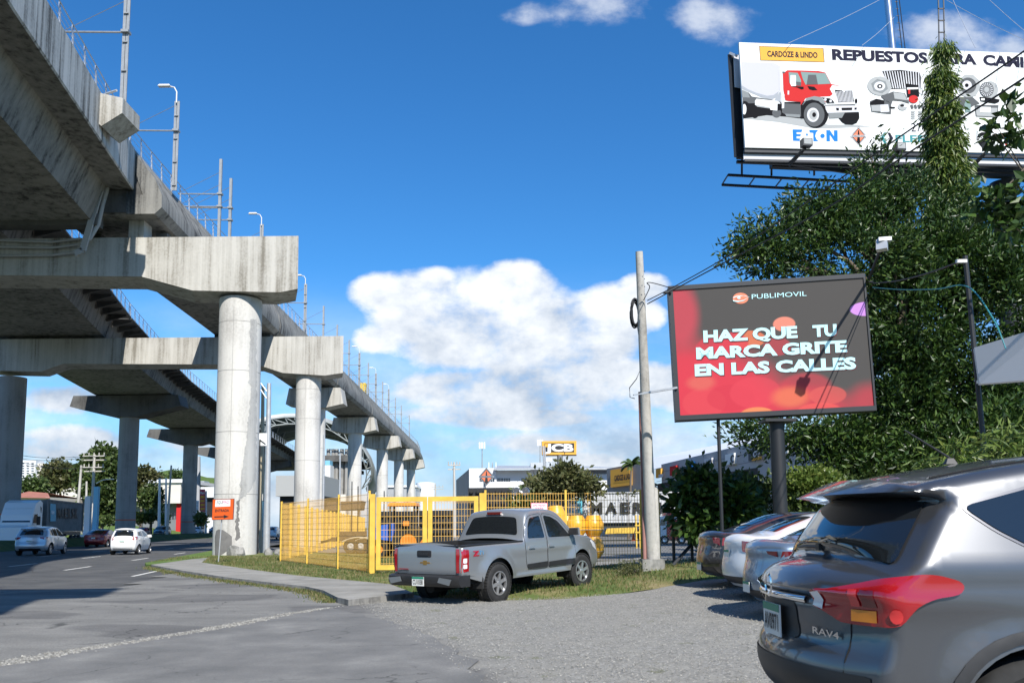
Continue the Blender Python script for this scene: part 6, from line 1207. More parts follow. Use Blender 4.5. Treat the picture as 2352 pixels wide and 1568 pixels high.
# ================================================================== trees
leafmat('leaf_dark', [(.011, .030, .006), (.021, .050, .010), (.035, .076, .013), (.055, .105, .019), (.095, .145, .03)], .22, .40, .42)
leafmat('leaf_hang', [(.035, .070, .010), (.06, .11, .015), (.10, .16, .022), (.15, .21, .035), (.20, .23, .05)], .3, .45)
leafmat('leaf_mid', [(.03, .055, .014), (.05, .085, .02), (.075, .115, .028), (.10, .14, .035)], .25, .5)
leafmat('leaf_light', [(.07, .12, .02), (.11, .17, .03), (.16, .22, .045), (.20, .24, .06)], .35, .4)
leafmat('leaf_olive', [(.05, .06, .02), (.08, .09, .03), (.11, .12, .04), (.15, .14, .06)], .25, .5)
leafmat('leaf_yellow', [(.12, .14, .02), (.22, .22, .03), (.32, .30, .05)], .3, .5)
concrete('bark', (.16, .13, .10), (.05, .04, .03), .4, .7)
def leaves(blobs, n, size, clump=9, spread=.35, shell=.55, droop=0., aspect=.38, rad=True, seed=1, fold=.25, updir=None):
    """leaf-shaped faces in clumps spread through ellipsoids; returns MB"""
    r = np.random.RandomState(seed); vol = np.array([b[1][0]*b[1][1]*b[1][2] for b in blobs]); vol = vol**.75; vol /= vol.sum(); nc = n//clump
    bi = r.choice(len(blobs), nc, p=vol); d = r.normal(size=(nc, 3)); d /= np.linalg.norm(d, axis=1)[:, None]; rr = (shell+(1-shell)*r.rand(nc))**.6*(1+.12*r.normal(size=nc))
    rr = np.where(r.rand(nc) < .25, r.rand(nc)**.5, rr)
    cen = np.array([blobs[i][0] for i in bi]); ra = np.array([blobs[i][1] for i in bi]); C0 = cen+d*ra*rr[:, None]
    out = d*1.0; out[:, 2] += .35; out /= np.linalg.norm(out, axis=1)[:, None]
    Cc = np.repeat(C0, clump, 0)+r.normal(size=(nc*clump, 3))*spread; O = np.repeat(out, clump, 0)+r.normal(size=(nc*clump, 3))*.75; O[:, 2] -= droop; O /= np.linalg.norm(O, axis=1)[:, None]
    S = np.cross(O, r.normal(size=O.shape)); S /= np.linalg.norm(S, axis=1)[:, None]; N_ = np.cross(O, S); sz = size*(.6+.8*r.rand(len(O)))[:, None]
    p0 = Cc; p2 = Cc+O*sz; mid = Cc+O*sz*.5; a = mid+S*sz*aspect*.5-N_*sz*fold*.2; b = mid-S*sz*aspect*.5-N_*sz*fold*.2
    V = np.stack([p0, a, p2, b], 1).reshape(-1, 3); mb = MB(); mb.v = V.tolist(); k = len(O); mb.f = [(4*i, 4*i+1, 4*i+2, 4*i+3) for i in range(k)]; mb.mi = [0]*k; return mb
def limbs(mb, base, top, r0, blobs, n=7, seed=3):
    q = random.Random(seed); base, top = Vector(base), Vector(top); pts = [base.lerp(top, t_)+Vector((q.uniform(-.12, .12), q.uniform(-.12, .12), 0))*(top-base).length*.12*(t_ > 0) for t_ in (0, .25, .5, .75, 1)]; mb.path(pts, r0, 10, r0*.45)
    for k in range(n):
        b = blobs[k % len(blobs)]; e = Vector(b[0])+Vector((q.uniform(-.5, .5)*b[1][0], q.uniform(-.5, .5)*b[1][1], q.uniform(-.3, .5)*b[1][2])); s_ = base.lerp(top, q.uniform(.45, 1)); m_ = s_.lerp(e, .5)+Vector((q.uniform(-.2, .2), q.uniform(-.2, .2), .1*(e-s_).length)); mb.path([s_, s_.lerp(m_, .5), m_, m_.lerp(e, .5), e], r0*.38, 7, r0*.06)
def tree(name, label, x, y, z0, blobs, n, size, mat, r0=.3, top=None, group=None, nl=8, cat='tree', seed=1, **k):
    t_ = thing(name, label, cat, (x, y, z0), 0, group); mb = MB(); cz = sum(b[0][2] for b in blobs)/len(blobs); limbs(mb, (x, y, z0-.1), top or (x+.2, y, cz), r0, blobs, nl, seed); mb.build('trunk', 'bark', t_, smooth=60)
    lm_ = leaves(blobs, n, size, seed=seed, **k); lm_.build('crown', mat, t_, fix=False); return t_
def PB(px, py, d, rx, ry, rz=None): c_ = W(px, py, d); return (tuple(c_), (rx*d/1900, (rz or (rx+ry)/2)*d/1900, ry*d/1900))
# the big dark tree behind the screen (glossy leaves)
D1 = 25.5
bl = [PB(*a) for a in [(2010,455,D1,70,50),(1960,490,D1,100,56),(1880,500,D1,70,66),(2080,440,D1,46,38),(1800,535,D1-.5,62,48),(1760,585,D1-.5,60,40),(1706,585,D1-.7,42,40),(1740,520,D1-.4,26,22),(2110,545,D1+1,125,95),(1960,600,D1-.5,170,80),(2190,620,D1,150,110),(2290,680,D1-1,110,130),(2120,740,D1-.8,120,120),(2080,880,D1-.6,90,100),(2230,860,D1-.6,130,110),(2000,385,D1+.5,26,52),(2330,600,D1-1,70,60),(2190,980,D1-.6,160,80),(1800,990,D1-.5,110,30),(1950,1010,D1-.5,110,45),(2060,960,D1-.6,110,70)]]
tree('large_tree', 'large dark glossy-leaved tree filling the view behind the LED screen', W(2090, 1160, D1).x, D1+.3, .1, bl, 98000, .18, 'leaf_dark', .34, (W(2090, 600, D1).x, D1, W(2090, 600, D1).z), None, 24, clump=110, spread=.24, shell=.62, seed=4, aspect=.36)
bl = [PB(*a) for a in [(2160,1050,24,150,70),(2000,1075,24.5,110,40),(2300,1020,23,110,80),(1880,1010,25,90,26)]]
tree('dark_shrub_tree', 'very dark undergrowth tree below the big tree and above the grey SUV roof', W(2160, 1170, 24).x, 24, .1, bl, 22000, .2, 'leaf_dark', .14, None, None, 6, seed=8, spread=.26, clump=30, aspect=.36)
# column of hanging leaves
D2 = 27.5; ax_ = [(2168, 118, 14, 24), (2163, 190, 22, 40), (2163, 260, 30, 44), (2166, 330, 34, 46), (2172, 400, 40, 50), (2184, 470, 38, 46), (2194, 520, 34, 40), (2200, 570, 28, 40)]
bl = [PB(px, py, D2, rx, ry, rx) for px, py, rx, ry in ax_]
tree('weeping_mast_tree', 'narrow column tree with yellow-green hanging leaves overlapping the billboard', W(2190, 1160, D2).x, D2, .1, bl, 26000, .24, 'leaf_hang', .10, tuple(W(2166, 140, D2)), None, 3, droop=2.4, clump=9, spread=.13, shell=.6, seed=5, aspect=.24)
bl = [PB(*a) for a in [(2205,440,D2,26,70),(2210,500,D2-.1,18,50),(2140,330,D2,14,40)]]
# broad-leaf branch at the right edge
D3 = 11.0; bl = [PB(*a) for a in [(2330,250,D3,36,22),(2300,300,D3,26,26),(2350,320,D3,40,28),(2270,290,D3,14,14),(2340,470,D3,50,22),(2280,470,D3,34,34),(2320,520,D3,40,20),(2255,450,D3,16,20),(2350,430,D3,40,16)]]
tree('broadleaf_tree', 'branch tips with broad dark leaves entering at the right edge before the billboard', W(2520, 900, D3).x, D3, 0, bl, 520, .17, 'leaf_dark', .07, tuple(W(2480, 350, D3)), None, 7, clump=6, spread=.06, shell=.2, seed=6, aspect=.55, droop=.5)
# dark papaya-like tree between pole and screen post, vine hedge
D4 = 23.2; bl = [PB(*a) for a in [(1610,1110,D4,52,32),(1590,1160,D4,46,36),(1640,1150,D4,56,40),(1680,1160,D4,60,40),(1600,1200,D4-.2,36,26),(1650,1220,D4,40,36)]]
tree('small_tree', 'small dark broad-leaved tree just right of the utility pole', W(1625, 1290, D4).x, D4, .1, bl, 4500, .24, 'leaf_dark', .06, tuple(W(1625, 1130, D4)), None, 6, clump=7, spread=.14, shell=.4, seed=9, aspect=.55, droop=.4)
def hedge(name, label, pts, n, size, mat, seed): t_ = thing(name, label, 'hedge', pts[0][0]); mb = MB(); p = pts[0][0]; [mb.path([(b[0][0], b[0][1], 0), (b[0][0]+.1, b[0][1], b[0][2]+b[1][2]*.4)], .03, 5) for b in pts[::2]]; mb.build('stem', 'bark', t_); leaves(pts, n, size, seed=seed, clump=7, spread=.12, shell=.45, aspect=.6).build('foliage', mat, t_, fix=False); return t_
hb = [PB(*a) for a in [(1700,1150,24.5,60,60),(1790,1160,24.3,60,60),(1870,1130,24.2,55,44),(1930,1150,24,60,60),(2020,1150,23.6,70,70),(1750,1210,24.2,80,60),(1860,1200,24,80,60)]]
hedge('vine_hedge', 'vine-covered hedge behind the parked cars and the screen post', hb, 20000, .15, 'leaf_mid', 11)
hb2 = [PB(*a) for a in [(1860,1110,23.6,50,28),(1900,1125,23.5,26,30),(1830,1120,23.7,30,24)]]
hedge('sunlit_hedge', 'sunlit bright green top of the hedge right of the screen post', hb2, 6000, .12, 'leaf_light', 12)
for i, (px, py, d, rx, ry, l) in enumerate(((2305, 1030, 9.5, 30, 46, 'bright bamboo-like sprays above the grey SUV roof at the right'), (2200, 1050, 12, 40, 40, 'pale drooping leaf spray left of the bright bamboo sprays'), (2140, 1075, 12.5, 26, 20, 'small pale leaf spray beside the SUV antenna'))):
    bl = [PB(px, py, d, rx*.7, ry)]; tree('bamboo', l, W(px, 1180, d).x, d, 0, bl, [420, 360, 160][i], .16, ['leaf_light', 'leaf_hang', 'leaf_hang'][i], .02, tuple(W(px, py, d)), 'bamboo sprays behind the grey SUV', 3, clump=8, spread=.08, shell=.3, seed=20+i, aspect=.2, droop=1.0, cat='plant')
bl = [PB(1450, 1318, 20.6, 24, 20), PB(1435, 1322, 20.7, 12, 12)]
hedge('dry_bush', 'small clipped brownish bush left of the utility pole footing', bl, 1500, .05, 'leaf_olive', 30)
# ================================================================== yard behind the fence
plain('wall_white', (.66, .67, .68), .8, var=.06, scale=.4); plain('wall_offwhite', (.62, .58, .52), .8, var=.07, scale=.3); plain('wall_grey', (.33, .34, .36), .6, var=.06, scale=.3); plain('wall_darkgrey', (.17, .18, .195), .6, var=.08, scale=.3); plain('roof_metal', (.44, .46, .48), .45, .4, var=.08, scale=.5); plain('roof_white', (.74, .75, .77), .4); plain('shade_black', (.012, .013, .015), .7); plain('window_glass', (.02, .03, .045), .08, spec=.9); plain('roof_red', (.33, .13, .09), .8, var=.15, scale=1); plain('joint_grey', (.10, .105, .11), .8)
plain('container_grey', (.48, .49, .50), .6, .1, var=.10, scale=1.5); plain('maersk_blue', (.10, .40, .52), .6); plain('container_worn', (.17, .17, .165), .7, var=.2, scale=1.5); plain('blue_paint', (.02, .10, .42), .4); plain('orange_paint', (.60, .20, .02), .45); plain('drum_yellow', (.72, .36, .02), .38, coat=.3, var=.06, scale=3); plain('rust_dark', (.05, .035, .028), .8, var=.4, scale=5); plain('white_gloss', (.74, .74, .73), .35); plain('red_gloss', (.50, .02, .025), .35, coat=.4); plain('cone_orange', (.60, .10, .03), .6); plain('sky_blue', (.20, .48, .66), .6); plain('banner_red', (.50, .05, .10), .6, var=.1); plain('tan', (.42, .36, .25), .7)
def container(mb, x0, x1, y0, y1, z0, z1, pitch=.28, dep=.036):
    """corrugated box with corner posts and rails, long side along x"""
    n = int((x1-x0)/pitch); pr = []
    for k in range(n):
        a = x0+(x1-x0)*k/n; w = (x1-x0)/n; pr += [(a, 0), (a+w*.36, 0), (a+w*.5, dep), (a+w*.86, dep)]
    pr.append((x1, 0))
    for yy, sg in ((y0, 1), (y1, -1)):
        ids = [mb.pts([(x, yy+sg*d, z) for x, d in pr]) for z in (z0+.12, z1-.08)]
        for k in range(len(pr)-1): mb.face([ids[0][k], ids[0][k+1], ids[1][k+1], ids[1][k]])
    mb.b2((x0, y0+.01, z1-.08), (x1, y1-.01, z1-.03)); mb.b2((x0-.03, y0+.02, z0+.1), (x0, y1-.02, z1-.05)); mb.b2((x1, y0+.02, z0+.1), (x1+.03, y1-.02, z1-.05))
    for x in (x0, x1):
        for y in (y0, y1): mb.box((x, y, (z0+z1)/2), (.16, .16, z1-z0))
    for y in (y0, y1):
        for z in (z0+.06, z1-.05): mb.box(((x0+x1)/2, y, z), (x1-x0, .12, .12))
def star(cx_, cy_, r, n=7, k=.45): return [(cx_+(r if i % 2 == 0 else r*k)*math.sin(math.pi*i/n), cy_-(r if i % 2 == 0 else r*k)*math.cos(math.pi*i/n)) for i in range(2*n)]
dC = 69.; x0, x1 = W(1263, 1150, dC).x, W(1263, 1150, dC).x+12.1; zt_, zb_ = W(1300, 1131, dC).z, W(1389, 1200, dC).z
ct = thing('shipping_container', 'pale grey shipping container with blue star panel behind the yellow fence', 'container', (x0+6, dC+1.2, zb_)); mb = MB(); container(mb, x0, x1, dC, dC+2.4, zb_, zt_); mb.build('box', 'container_grey', ct)
pc_ = Plane((x0, dC, 0), (1, 0, 0)); z5 = lambda x, y: (1004.9+x/3.901, 976.2+y/3.901)
mb = MB(); art(mb, pc_, [z5(1130, 655), z5(1300, 655), z5(1300, 800), z5(1130, 800)], .07); mb.m = 1; art(mb, pc_, [z5(*p) for p in star(1215, 733, 66)], .10); mb.build('emblem', ['maersk_blue', 'sign_white'], ct, fix=False)
for ch, a, b_ in (('M', 1367, 1478), ('A', 1500, 1612), ('E', 1636, 1726), ('R', 1750, 1842), ('S', 1864, 1950), ('K', 1980, 2085)): mb = MB(); art_text(mb, pc_, ch, z5(a, 795), z5(b_, 793), z5(a, 690), .08, .045); mb.build('letter', 'ink_black', ct, fix=False)
mb = MB(); mb.b2((x0+.3, dC+.2, zb_-.35), (x1-.2, dC+2.2, zb_-.02)); ch_ = mb.build('trailer_chassis', 'steel_black', ct)
for k in range(3):
    for yy in (dC+.1, dC+2.1): mb = MB(); mb.lathe([(.01, -.14), (.3, -.14), (.5, -.12), (.52, 0), (.5, .12), (.3, .14)], (x1-1.6-1.3*k, yy, .62), (0, 1, 0), 20); mb.build('wheel', 'rubber', ch_)
hz = thing('hazard_barrier', 'row of slanted yellow barrier plates under the container', 'barrier', W(1420, 1225, 60)); zA = W(1395, 1226, 60); zB = W(1452, 1224, 60)
for k in range(7): p = zA.lerp(zB, k/6); mb = MB(); h_ = .42; mb.prism([(p.x-.16, 60, p.z), (p.x+.12, 60, p.z), (p.x+.26, 60, p.z+h_), (p.x-.02, 60, p.z+h_)], (0, .05, 0)); mb.build('plate', 'yellow_paint', hz)
mb = MB(); mb.bar(tuple(zA+Vector((-.2, .1, .2))), tuple(zB+Vector((.3, .1, .2))), .1, .3); mb.build('beam', 'black_paint', hz)
# concrete-mixer drums in stacks
for i, (px, row, d, l) in enumerate(((1363, 0, 34.2, 'bottom yellow mixer drum of the right stack beside the pickup nose'), (1363, 1, 34.2, 'top yellow mixer drum of the right stack'), (1324, 1, 34.0, 'top yellow mixer drum of the centre stack by the fence post'), (1324, 0, 34.0, 'bottom yellow mixer drum of the centre stack, mostly hidden by the pickup'), (1278, 0, 34.6, 'bottom yellow mixer drum of the left stack behind the pickup cab'), (1278, 1, 34.6, 'yellow mixer drum under the uppermost one at left of the stacks'), (1277, 1.5, 35.5, 'uppermost yellow mixer drum, at the left of the stacks'), (1300, 1, 35.3, 'yellow mixer drum set back between the left and centre stacks'))):
    x = W(px, 1200, d).x; z = .11+.88*row; t_ = thing('mixer_drum', l, 'mixer drum', (x, d, z), rnd.uniform(0, 3), 'yellow concrete mixer drums stacked in the yard')
    mb = MB(); r = .42; mb.lathe([(.001, 0), (.24, 0), (r*.98, .24), (r, .26), (r, .54), (r*.97, .57), (.27, .86), (.25, .85), (.001, .82)], (x, d, z), n=28); mb.build('shell', 'drum_yellow', t_, smooth=35)
    mb = MB(); mb.lathe([(r+.004, .255), (r+.02, .27), (r+.004, .285)], (x, d, z), n=28); mb.build('seam', 'tan', t_, smooth=40)
# black display panels studded with knobs
def knobs(name, label, pa, pb_, d, rows, cols, sunk=0.):
    a, b_ = W(*pa, d), W(*pb_, d); t_ = thing(name, label, 'display panel', ((a.x+b_.x)/2, d, .1)); mb = MB(); mb.b2((a.x, d, .1), (b_.x, d+.12, a.z)); mb.build('panel', 'black_paint', t_)
    for r in range(rows):
        for c in range(cols):
            x = a.x+(b_.x-a.x)*(c+.5+(.0 if r % 2 else .0))/cols; z = a.z-.22-(a.z-.5)*r/rows; mb = MB(); mb.lathe([(.001, .16), (.07, .14), (.10, .07), (.07, 0)], (x, d, z), (0, -1, 0), 10); mb.build('knob', 'rubber', t_)
    return t_
knobs('display_panel', 'tall black panel of round knobs standing under the diamond sign', (1075, 1120), (1178, 1120), 40, 5, 7)
knobs('display_panel', 'lower black panel of knobs seen through the left gate leaf', (872, 1174), (958, 1174), 41, 4, 6)
knobs('display_panel', 'black panel of knobs seen through the right gate leaf', (962, 1172), (1040, 1172), 41, 4, 6)
# light tower heads
lt_ = thing('light_tower', 'pair of silver round floodlights on a slanted arm above the fence', 'floodlight', W(1200, 1150, 30)); mb = MB(); mb.tube(tuple(W(1198, 1134, 30)), tuple(W(1236, 1168, 30)), .05, n=8); mb.tube(tuple(W(1236, 1168, 30)), (W(1236, 1168, 30).x, 30, .1), .06, n=8); mb.build('arm', 'galv', lt_)
for px in (1187, 1208): c_ = W(px, 1130, 29.9); mb = MB(); ax = Vector((-.35, -.8, .25)); mb.lathe([(.001, .12), (.15, .11), (.165, .08), (.14, -.03), (.07, -.15), (.001, -.18)], c_, ax, 20); mb.build('lamp', 'silver_steel', lt_, smooth=50)
# tractor
tr = thing('tractor', 'blue tractor with orange cab roof behind the left gate leaf', 'tractor', W(920, 1240, 36)); d = 36.; o = lambda px, py, dd=0.: W(px, py, d+dd)
a, b_ = o(890, 1160), o(958, 1160); mb = MB(); mb.box(((a.x+b_.x)/2, d+.6, a.z+.05), (b_.x-a.x, 1.5, .16), top=(.86, .8)); mb.build('cab_roof', 'orange_paint', tr)
for x in (a.x+.12, b_.x-.12):
    for y in (d, d+1.2): mb = MB(); mb.bar((x, y, .9), (x, y, a.z), .07); mb.build('cab_post', 'black_paint', tr)
mb = MB(); mb.b2((a.x+.2, d+.3, .5), (b_.x-.2, d+1.0, 1.15)); mb.b2((b_.x-.5, d+.4, 1.1), (b_.x-.35, d+.9, 1.7)); mb.build('cab_floor', 'rust_dark', tr)
h0, h1 = o(868, 1192), o(894, 1214); mb = MB(); mb.loft([[(x, d+.2, z0), (x, d+1., z0), (x, d+.95, z1), (x, d+.25, z1)] for x, z0, z1 in ((h0.x-.3, .95, 1.30), (h0.x, .9, 1.52), (h1.x+.15, .85, 1.62))]); mb.build('bonnet', 'blue_paint', tr)
for x, r in ((h0.x+.05, .42), (b_.x-.35, .72)):
    for y in (d-.05, d+1.25): mb = MB(); mb.lathe([(r*.5, -.12), (r*.9, -.14), (r, -.08), (r, .08), (r*.9, .14), (r*.5, .12)], (x, y, r+.1), (0, 1, 0), 28); w_ = mb.build('wheel', 'rubber', tr, smooth=40); mb = MB(); mb.lathe([(.001, -.05), (r*.5, -.08), (r*.52, .1), (.001, .06)], (x, y, r+.1), (0, 1, 0), 20); mb.build('rim', 'orange_paint', w_)
mb = MB(); q0, q1 = o(928, 1207), o(942, 1196); mb.b2((q0.x, d-.35, q0.z), (q1.x, d-.31, q1.z)); mb.bar((b_.x-.1, d-.3, .3), (b_.x+.4, d-.3, 1.0), .12); mb.bar((b_.x+.4, d-.3, 1.0), (b_.x+.7, d-.3, .3), .10); mb.build('loader_arm', 'orange_paint', tr)
# trailer
tl_ = thing('flatbed_trailer', 'rusty dark twin-axle trailer standing on grass behind the fence', 'trailer', W(800, 1265, 44)); d = 44.; a, b_ = W(738, 1246, d), W(866, 1240, d); mb = MB(); mb.b2((a.x+.7, d-.9, .75), (b_.x, d+.9, .95)); mb.prism([(a.x, d-.15, .62), (a.x+.8, d-.9, .8), (a.x+.8, d-.9, .92), (a.x, d-.15, .74)], (0, .3, 0)); mb.b2((a.x+1.0, d-.85, .95), (b_.x-.4, d-.8, 1.25)); mb.build('bed', 'rust_dark', tl_)
for px in (806, 829, 852):
    x = W(px, 1250, d-1).x; mb = MB(); mb.lathe([(.2, -.1), (.34, -.12), (.38, -.06), (.38, .06), (.34, .12), (.2, .1)], (x, d-1.0, .49), (0, 1, 0), 24); w_ = mb.build('wheel', 'rubber', tl_, smooth=40); mb = MB(); mb.lathe([(.001, -.06), (.1, -.09), (.2, -.03), (.21, .09), (.001, .07)], (x, d-1.0, .49), (0, 1, 0), 18); mb.build('rim', 'sign_grey', w_, smooth=40)
mb = MB(); mb.path([(W(795, 1240, d).x+k*.12, d-1.0, .72+.22*math.sin(k/14*3.14)) for k in range(15)], .04, 6); mb.path([(W(820, 1240, d).x+k*.12, d-1.0, .72+.22*math.sin(k/14*3.14)) for k in range(15)], .04, 6); mb.build('mudguard', 'tan', tl_)
# red-and-white van truck, cone
d = 57.; vt = thing('delivery_truck', 'small red box van with a white cab parked in the yard right of the pole', 'van', W(1548, 1245, d)); p = lambda px, py: W(px, py, d)
P = [p(1511, 1238), p(1511, 1208), p(1515, 1186), p(1531, 1184), p(1531, 1240)]; mb = MB(); mb.prism([(v.x, d, v.z) for v in P], (0, 1.8, 0)); mb.build('cab', 'white_gloss', vt)
P = [p(1532, 1238), p(1532, 1178), p(1560, 1174), p(1592, 1176), p(1596, 1238)]; mb = MB(); mb.prism([(v.x, d-.03, v.z) for v in P], (0, 1.86, 0)); mb.build('box_body', 'red_gloss', vt)
P = [p(1516, 1206), p(1518, 1192), p(1528, 1191), p(1529, 1206)]; mb = MB(); mb.prism([(v.x, d-.01, v.z) for v in P], (0, .006, 0)); mb.build('window', 'glass_dark', vt)
pv = Plane((0, d-.035, 0), (1, 0, 0)); mb = MB(); art(mb, pv, [(1537, 1190), (1556, 1186), (1556, 1192), (1537, 1196)], .003); mb.build('lettering', 'sign_white', vt, fix=False)
for px in (1526, 1565): x = p(px, 1237).x; mb = MB(); mb.lathe([(.12, -.12), (.26, -.13), (.30, -.05), (.30, .1)], (x, d-.02, .41), (0, 1, 0), 22); w_ = mb.build('wheel', 'rubber', vt, smooth=40); mb = MB(); mb.lathe([(.001, -.12), (.15, -.14), (.17, -.08)], (x, d-.02, .41), (0, 1, 0), 16); mb.build('rim', 'rim_alloy', w_)
cn = thing('traffic_cone', 'orange traffic cone standing in the yard left of the utility pole', 'traffic cone', G(1455, 1241, .11)); v = G(1455, 1241, .11); mb = MB(); mb.lathe([(.16, .03), (.03, .62), (.001, .63)], (v.x, v.y, .11), n=16); mb.build('body', 'cone_orange', cn); mb = MB(); mb.box((v.x, v.y, .128), (.4, .4, .035)); mb.build('base', 'cone_orange', cn)
rk = thing('pallet_rack', 'low yellow post rack left of the utility pole in the yard', 'rack', W(1468, 1235, 48)); mb = MB()
for px in (1462, 1470): v = W(px, 1235, 48); mb.bar((v.x, 48, .1), (v.x, 48, 2.0), .07)
mb.bar(tuple(W(1458, 1222, 48)), tuple(W(1476, 1222, 48)), .1); mb.bar(tuple(W(1458, 1206, 48)), tuple(W(1476, 1206, 48)), .08); mb.build('frame', 'yellow_paint', rk)
# signs on poles
d = 74.; js = thing('pylon_sign', 'JCB pylon sign with amber frame on a dark grey pole', 'sign', W(1286, 1200, d)); pj = Plane(W(1245, 1045, d), (1, .02, 0)); T = [pj.hit(*q) for q in ((1245, 1012.5), (1324, 1012), (1324, 1043.5), (1245, 1044))]
mb = MB(); mb.prism(T, -pj.n*.5); mb.build('box', 'sign_amber', js); mb = MB(); art(mb, pj, [zz5(1437, 240), zz5(1836, 240), zz5(1836, 363), zz5(1437, 363)], .01); mb.build('panel', 'ink_black', js, fix=False)
mb = MB(); art_text(mb, pj, 'JCB', zz5(1446, 354), zz5(1828, 354), zz5(1446, 250), .03, .05); mb.build('lettering', 'sign_white', js, fix=False); mb = MB(); art(mb, pj, [zz5(1443, 250), zz5(1487, 250), zz5(1487, 293), zz5(1443, 293)], .05); mb.build('badge', 'sign_amber', js, fix=False)
c_ = W(1286, 1045, d+.3); mb = MB(); mb.tube((W(1288, 1200, d+.3).x, d+.3, 0), tuple(c_), .30, .26, 16); mb.box((c_.x, d+.3, c_.z), (3.0, .3, .12)); mb.build('pole', 'wall_darkgrey', js, smooth=50)
fl = thing('flagpole', 'pair of thin bare metal flagpoles left of the JCB pole', 'flagpole', W(1250, 1180, 72)); mb = MB(); mb.tube(tuple(W(1254, 1136, 72)), tuple(W(1247, 1024, 72)), .07, n=8); mb.build('pole', 'galv', fl); mb = MB(); mb.tube(tuple(W(1257, 1136, 72)), tuple(W(1251, 1024, 72)), .06, n=8); mb.build('pole', 'galv', fl)
d = 92.; ds_ = thing('diamond_sign', 'red diamond truck-maker sign on a thin pole before the white building', 'sign', W(1117, 1180, d)); pd_ = Plane(W(1117, 1094, d), (1, .01, 0)); mb = MB(); diamond(mb, pd_, lambda x, y: (x, y), 1117.2, 1094.2, 18.3, 20.6, .02); mb.build('face', ['silver_steel', 'sign_orangered', 'sign_white', 'black_paint'], ds_, fix=False)
mb = MB(); mb.prism([pd_.hit(x, y, -.03) for x, y in ((1117.2, 1073.6), (1135.5, 1094.2), (1117.2, 1114.8), (1098.9, 1094.2))], -pd_.n*.3); mb.build('box', 'silver_steel', ds_); mb = MB(); mb.tube((W(1113, 1200, d+.3).x, d+.4, 0), tuple(W(1113, 1085, d+.4)), .14, n=10); mb.build('pole', 'galv', ds_)
# ================================================================== buildings at centre and right
def win(mb_t, parent, pl_, a, b_, n=2, lift=.03, frame=None):
    mb = MB(); x0, y0 = a; x1, y1 = b_; art(mb, pl_, [(x0, y0), (x1, y0), (x1, y1), (x0, y1)], lift); f = mb.build('window', 'window_glass', parent, fix=False)
    if n > 1:
        mb = MB()
        for k in range(1, n): x = x0+(x1-x0)*k/n; art(mb, pl_, [(x-.3, y0), (x+.3, y0), (x+.3, y1), (x-.3, y1)], lift+.02)
        mb.build('mullion', 'wall_white', f, fix=False)
d = 112.; ib = thing('commercial_building', 'long white commercial building with metal roof behind the pickup', 'building', W(1230, 1200, d)); c0_ = W(1077.5, 1075, d); c1_ = W(1140, 1075, d); c2_ = W(1398, 1079, d); ze_ = W(1200, 1079, d).z
mb = MB(); mb.b2((c0_.x, d, 0), (c1_.x, d+25, c0_.z)); mb.build('tower_wall', 'wall_white', ib); mb = MB(); mb.b2((c1_.x+.01, d+.25, 0), (c2_.x, d+25, ze_)); mb.build('wall', 'wall_white', ib)
lw = [W(1077.3, 1075, d), W(1047.6, 1102, d+18)]; mb = MB(); mb.prism([(lw[0].x-.02, d+.1, 0), (lw[1].x, d+18, 0), (lw[1].x, d+18, lw[1].z), (lw[0].x-.02, d+.1, c0_.z-.1)], (.0, .3, 0)); mb.build('side_wall', 'wall_grey', ib)
zr_ = W(1200, 1069, d+14).z; mb = MB(); mb.loft([[(c1_.x-.3, d-1.2, ze_-.05), (c2_.x+.6, d-1.2, ze_-.05)], [(c1_.x-.3, d-1.2, ze_+.18), (c2_.x+.6, d-1.2, ze_+.18)], [(c1_.x-.3, d+13, zr_), (c2_.x+.2, d+13, zr_-.3)]], closed=False); mb.build('roof', 'roof_metal', ib)
pi_ = Plane((c1_.x, d+.25, 0), (1, 0, 0))
for a, b_ in ((805, 885), (895, 975), (1128, 1208)): win(None, ib, pi_, zz5(a, 710), zz5(b_, 755), 4)
win(None, ib, pi_, zz5(1910, 695), zz5(1995, 745), 1); pi2 = Plane((c0_.x, d, 0), (1, 0, 0))
for a, b_ in ((565, 620), (690, 765)): win(None, ib, pi2, zz5(a, 712), zz5(b_, 757), 3)
mb = MB(); a, b_ = W(1218, 1063, d+9), W(1268, 1073, d+9); mb.b2((a.x, d+8, b_.z-.6), (b_.x, d+11, a.z)); mb.build('roof_unit', 'roof_metal', ib)
mb = MB(); art(mb, pi_, [zz5(1540, 607), zz5(2280, 607), zz5(2280, 655), zz5(1540, 655)], .04); mb.build('dark_strip', 'wall_darkgrey', ib, fix=False)
for i, (px, y0, y1, dd, l) in enumerate(((1107.4, 1074, 1018, d+3, 'thin antenna mast with white panel antennas above the diamond sign'), (1240.5, 1063, 1012, d+10, 'antenna mast half hidden behind the left edge of the JCB sign'), (1131, 1074, 1061, d+4, 'short white rooftop antennas right of the diamond sign'), (1261, 1064, 1051, d+9, 'short rooftop antenna cluster under the JCB sign'))):
    t_ = thing('antenna_mast', l, 'antenna', W(px, y0, dd), 0, 'antenna masts on the white building'); mb = MB(); v0, v1 = W(px, y0+2, dd), W(px, y1, dd); mb.tube(tuple(v0), tuple(v1), .09, .06, 6); mb.build('pole', 'mast_metal', t_)
    for k in (-1, 0, 1):
        if i == 2: mb = MB(); mb.tube((v0.x+k*.5, v0.y, v0.z-.3), (v0.x+k*.5, v0.y, v1.z), .06, n=5)
        else: mb = MB(); mb.box((v1.x+k*.33, v1.y-.2, v1.z-.3), (.2, .14, .9 if i < 2 else .5))
        mb.build('panel_antenna', 'sign_white', t_)
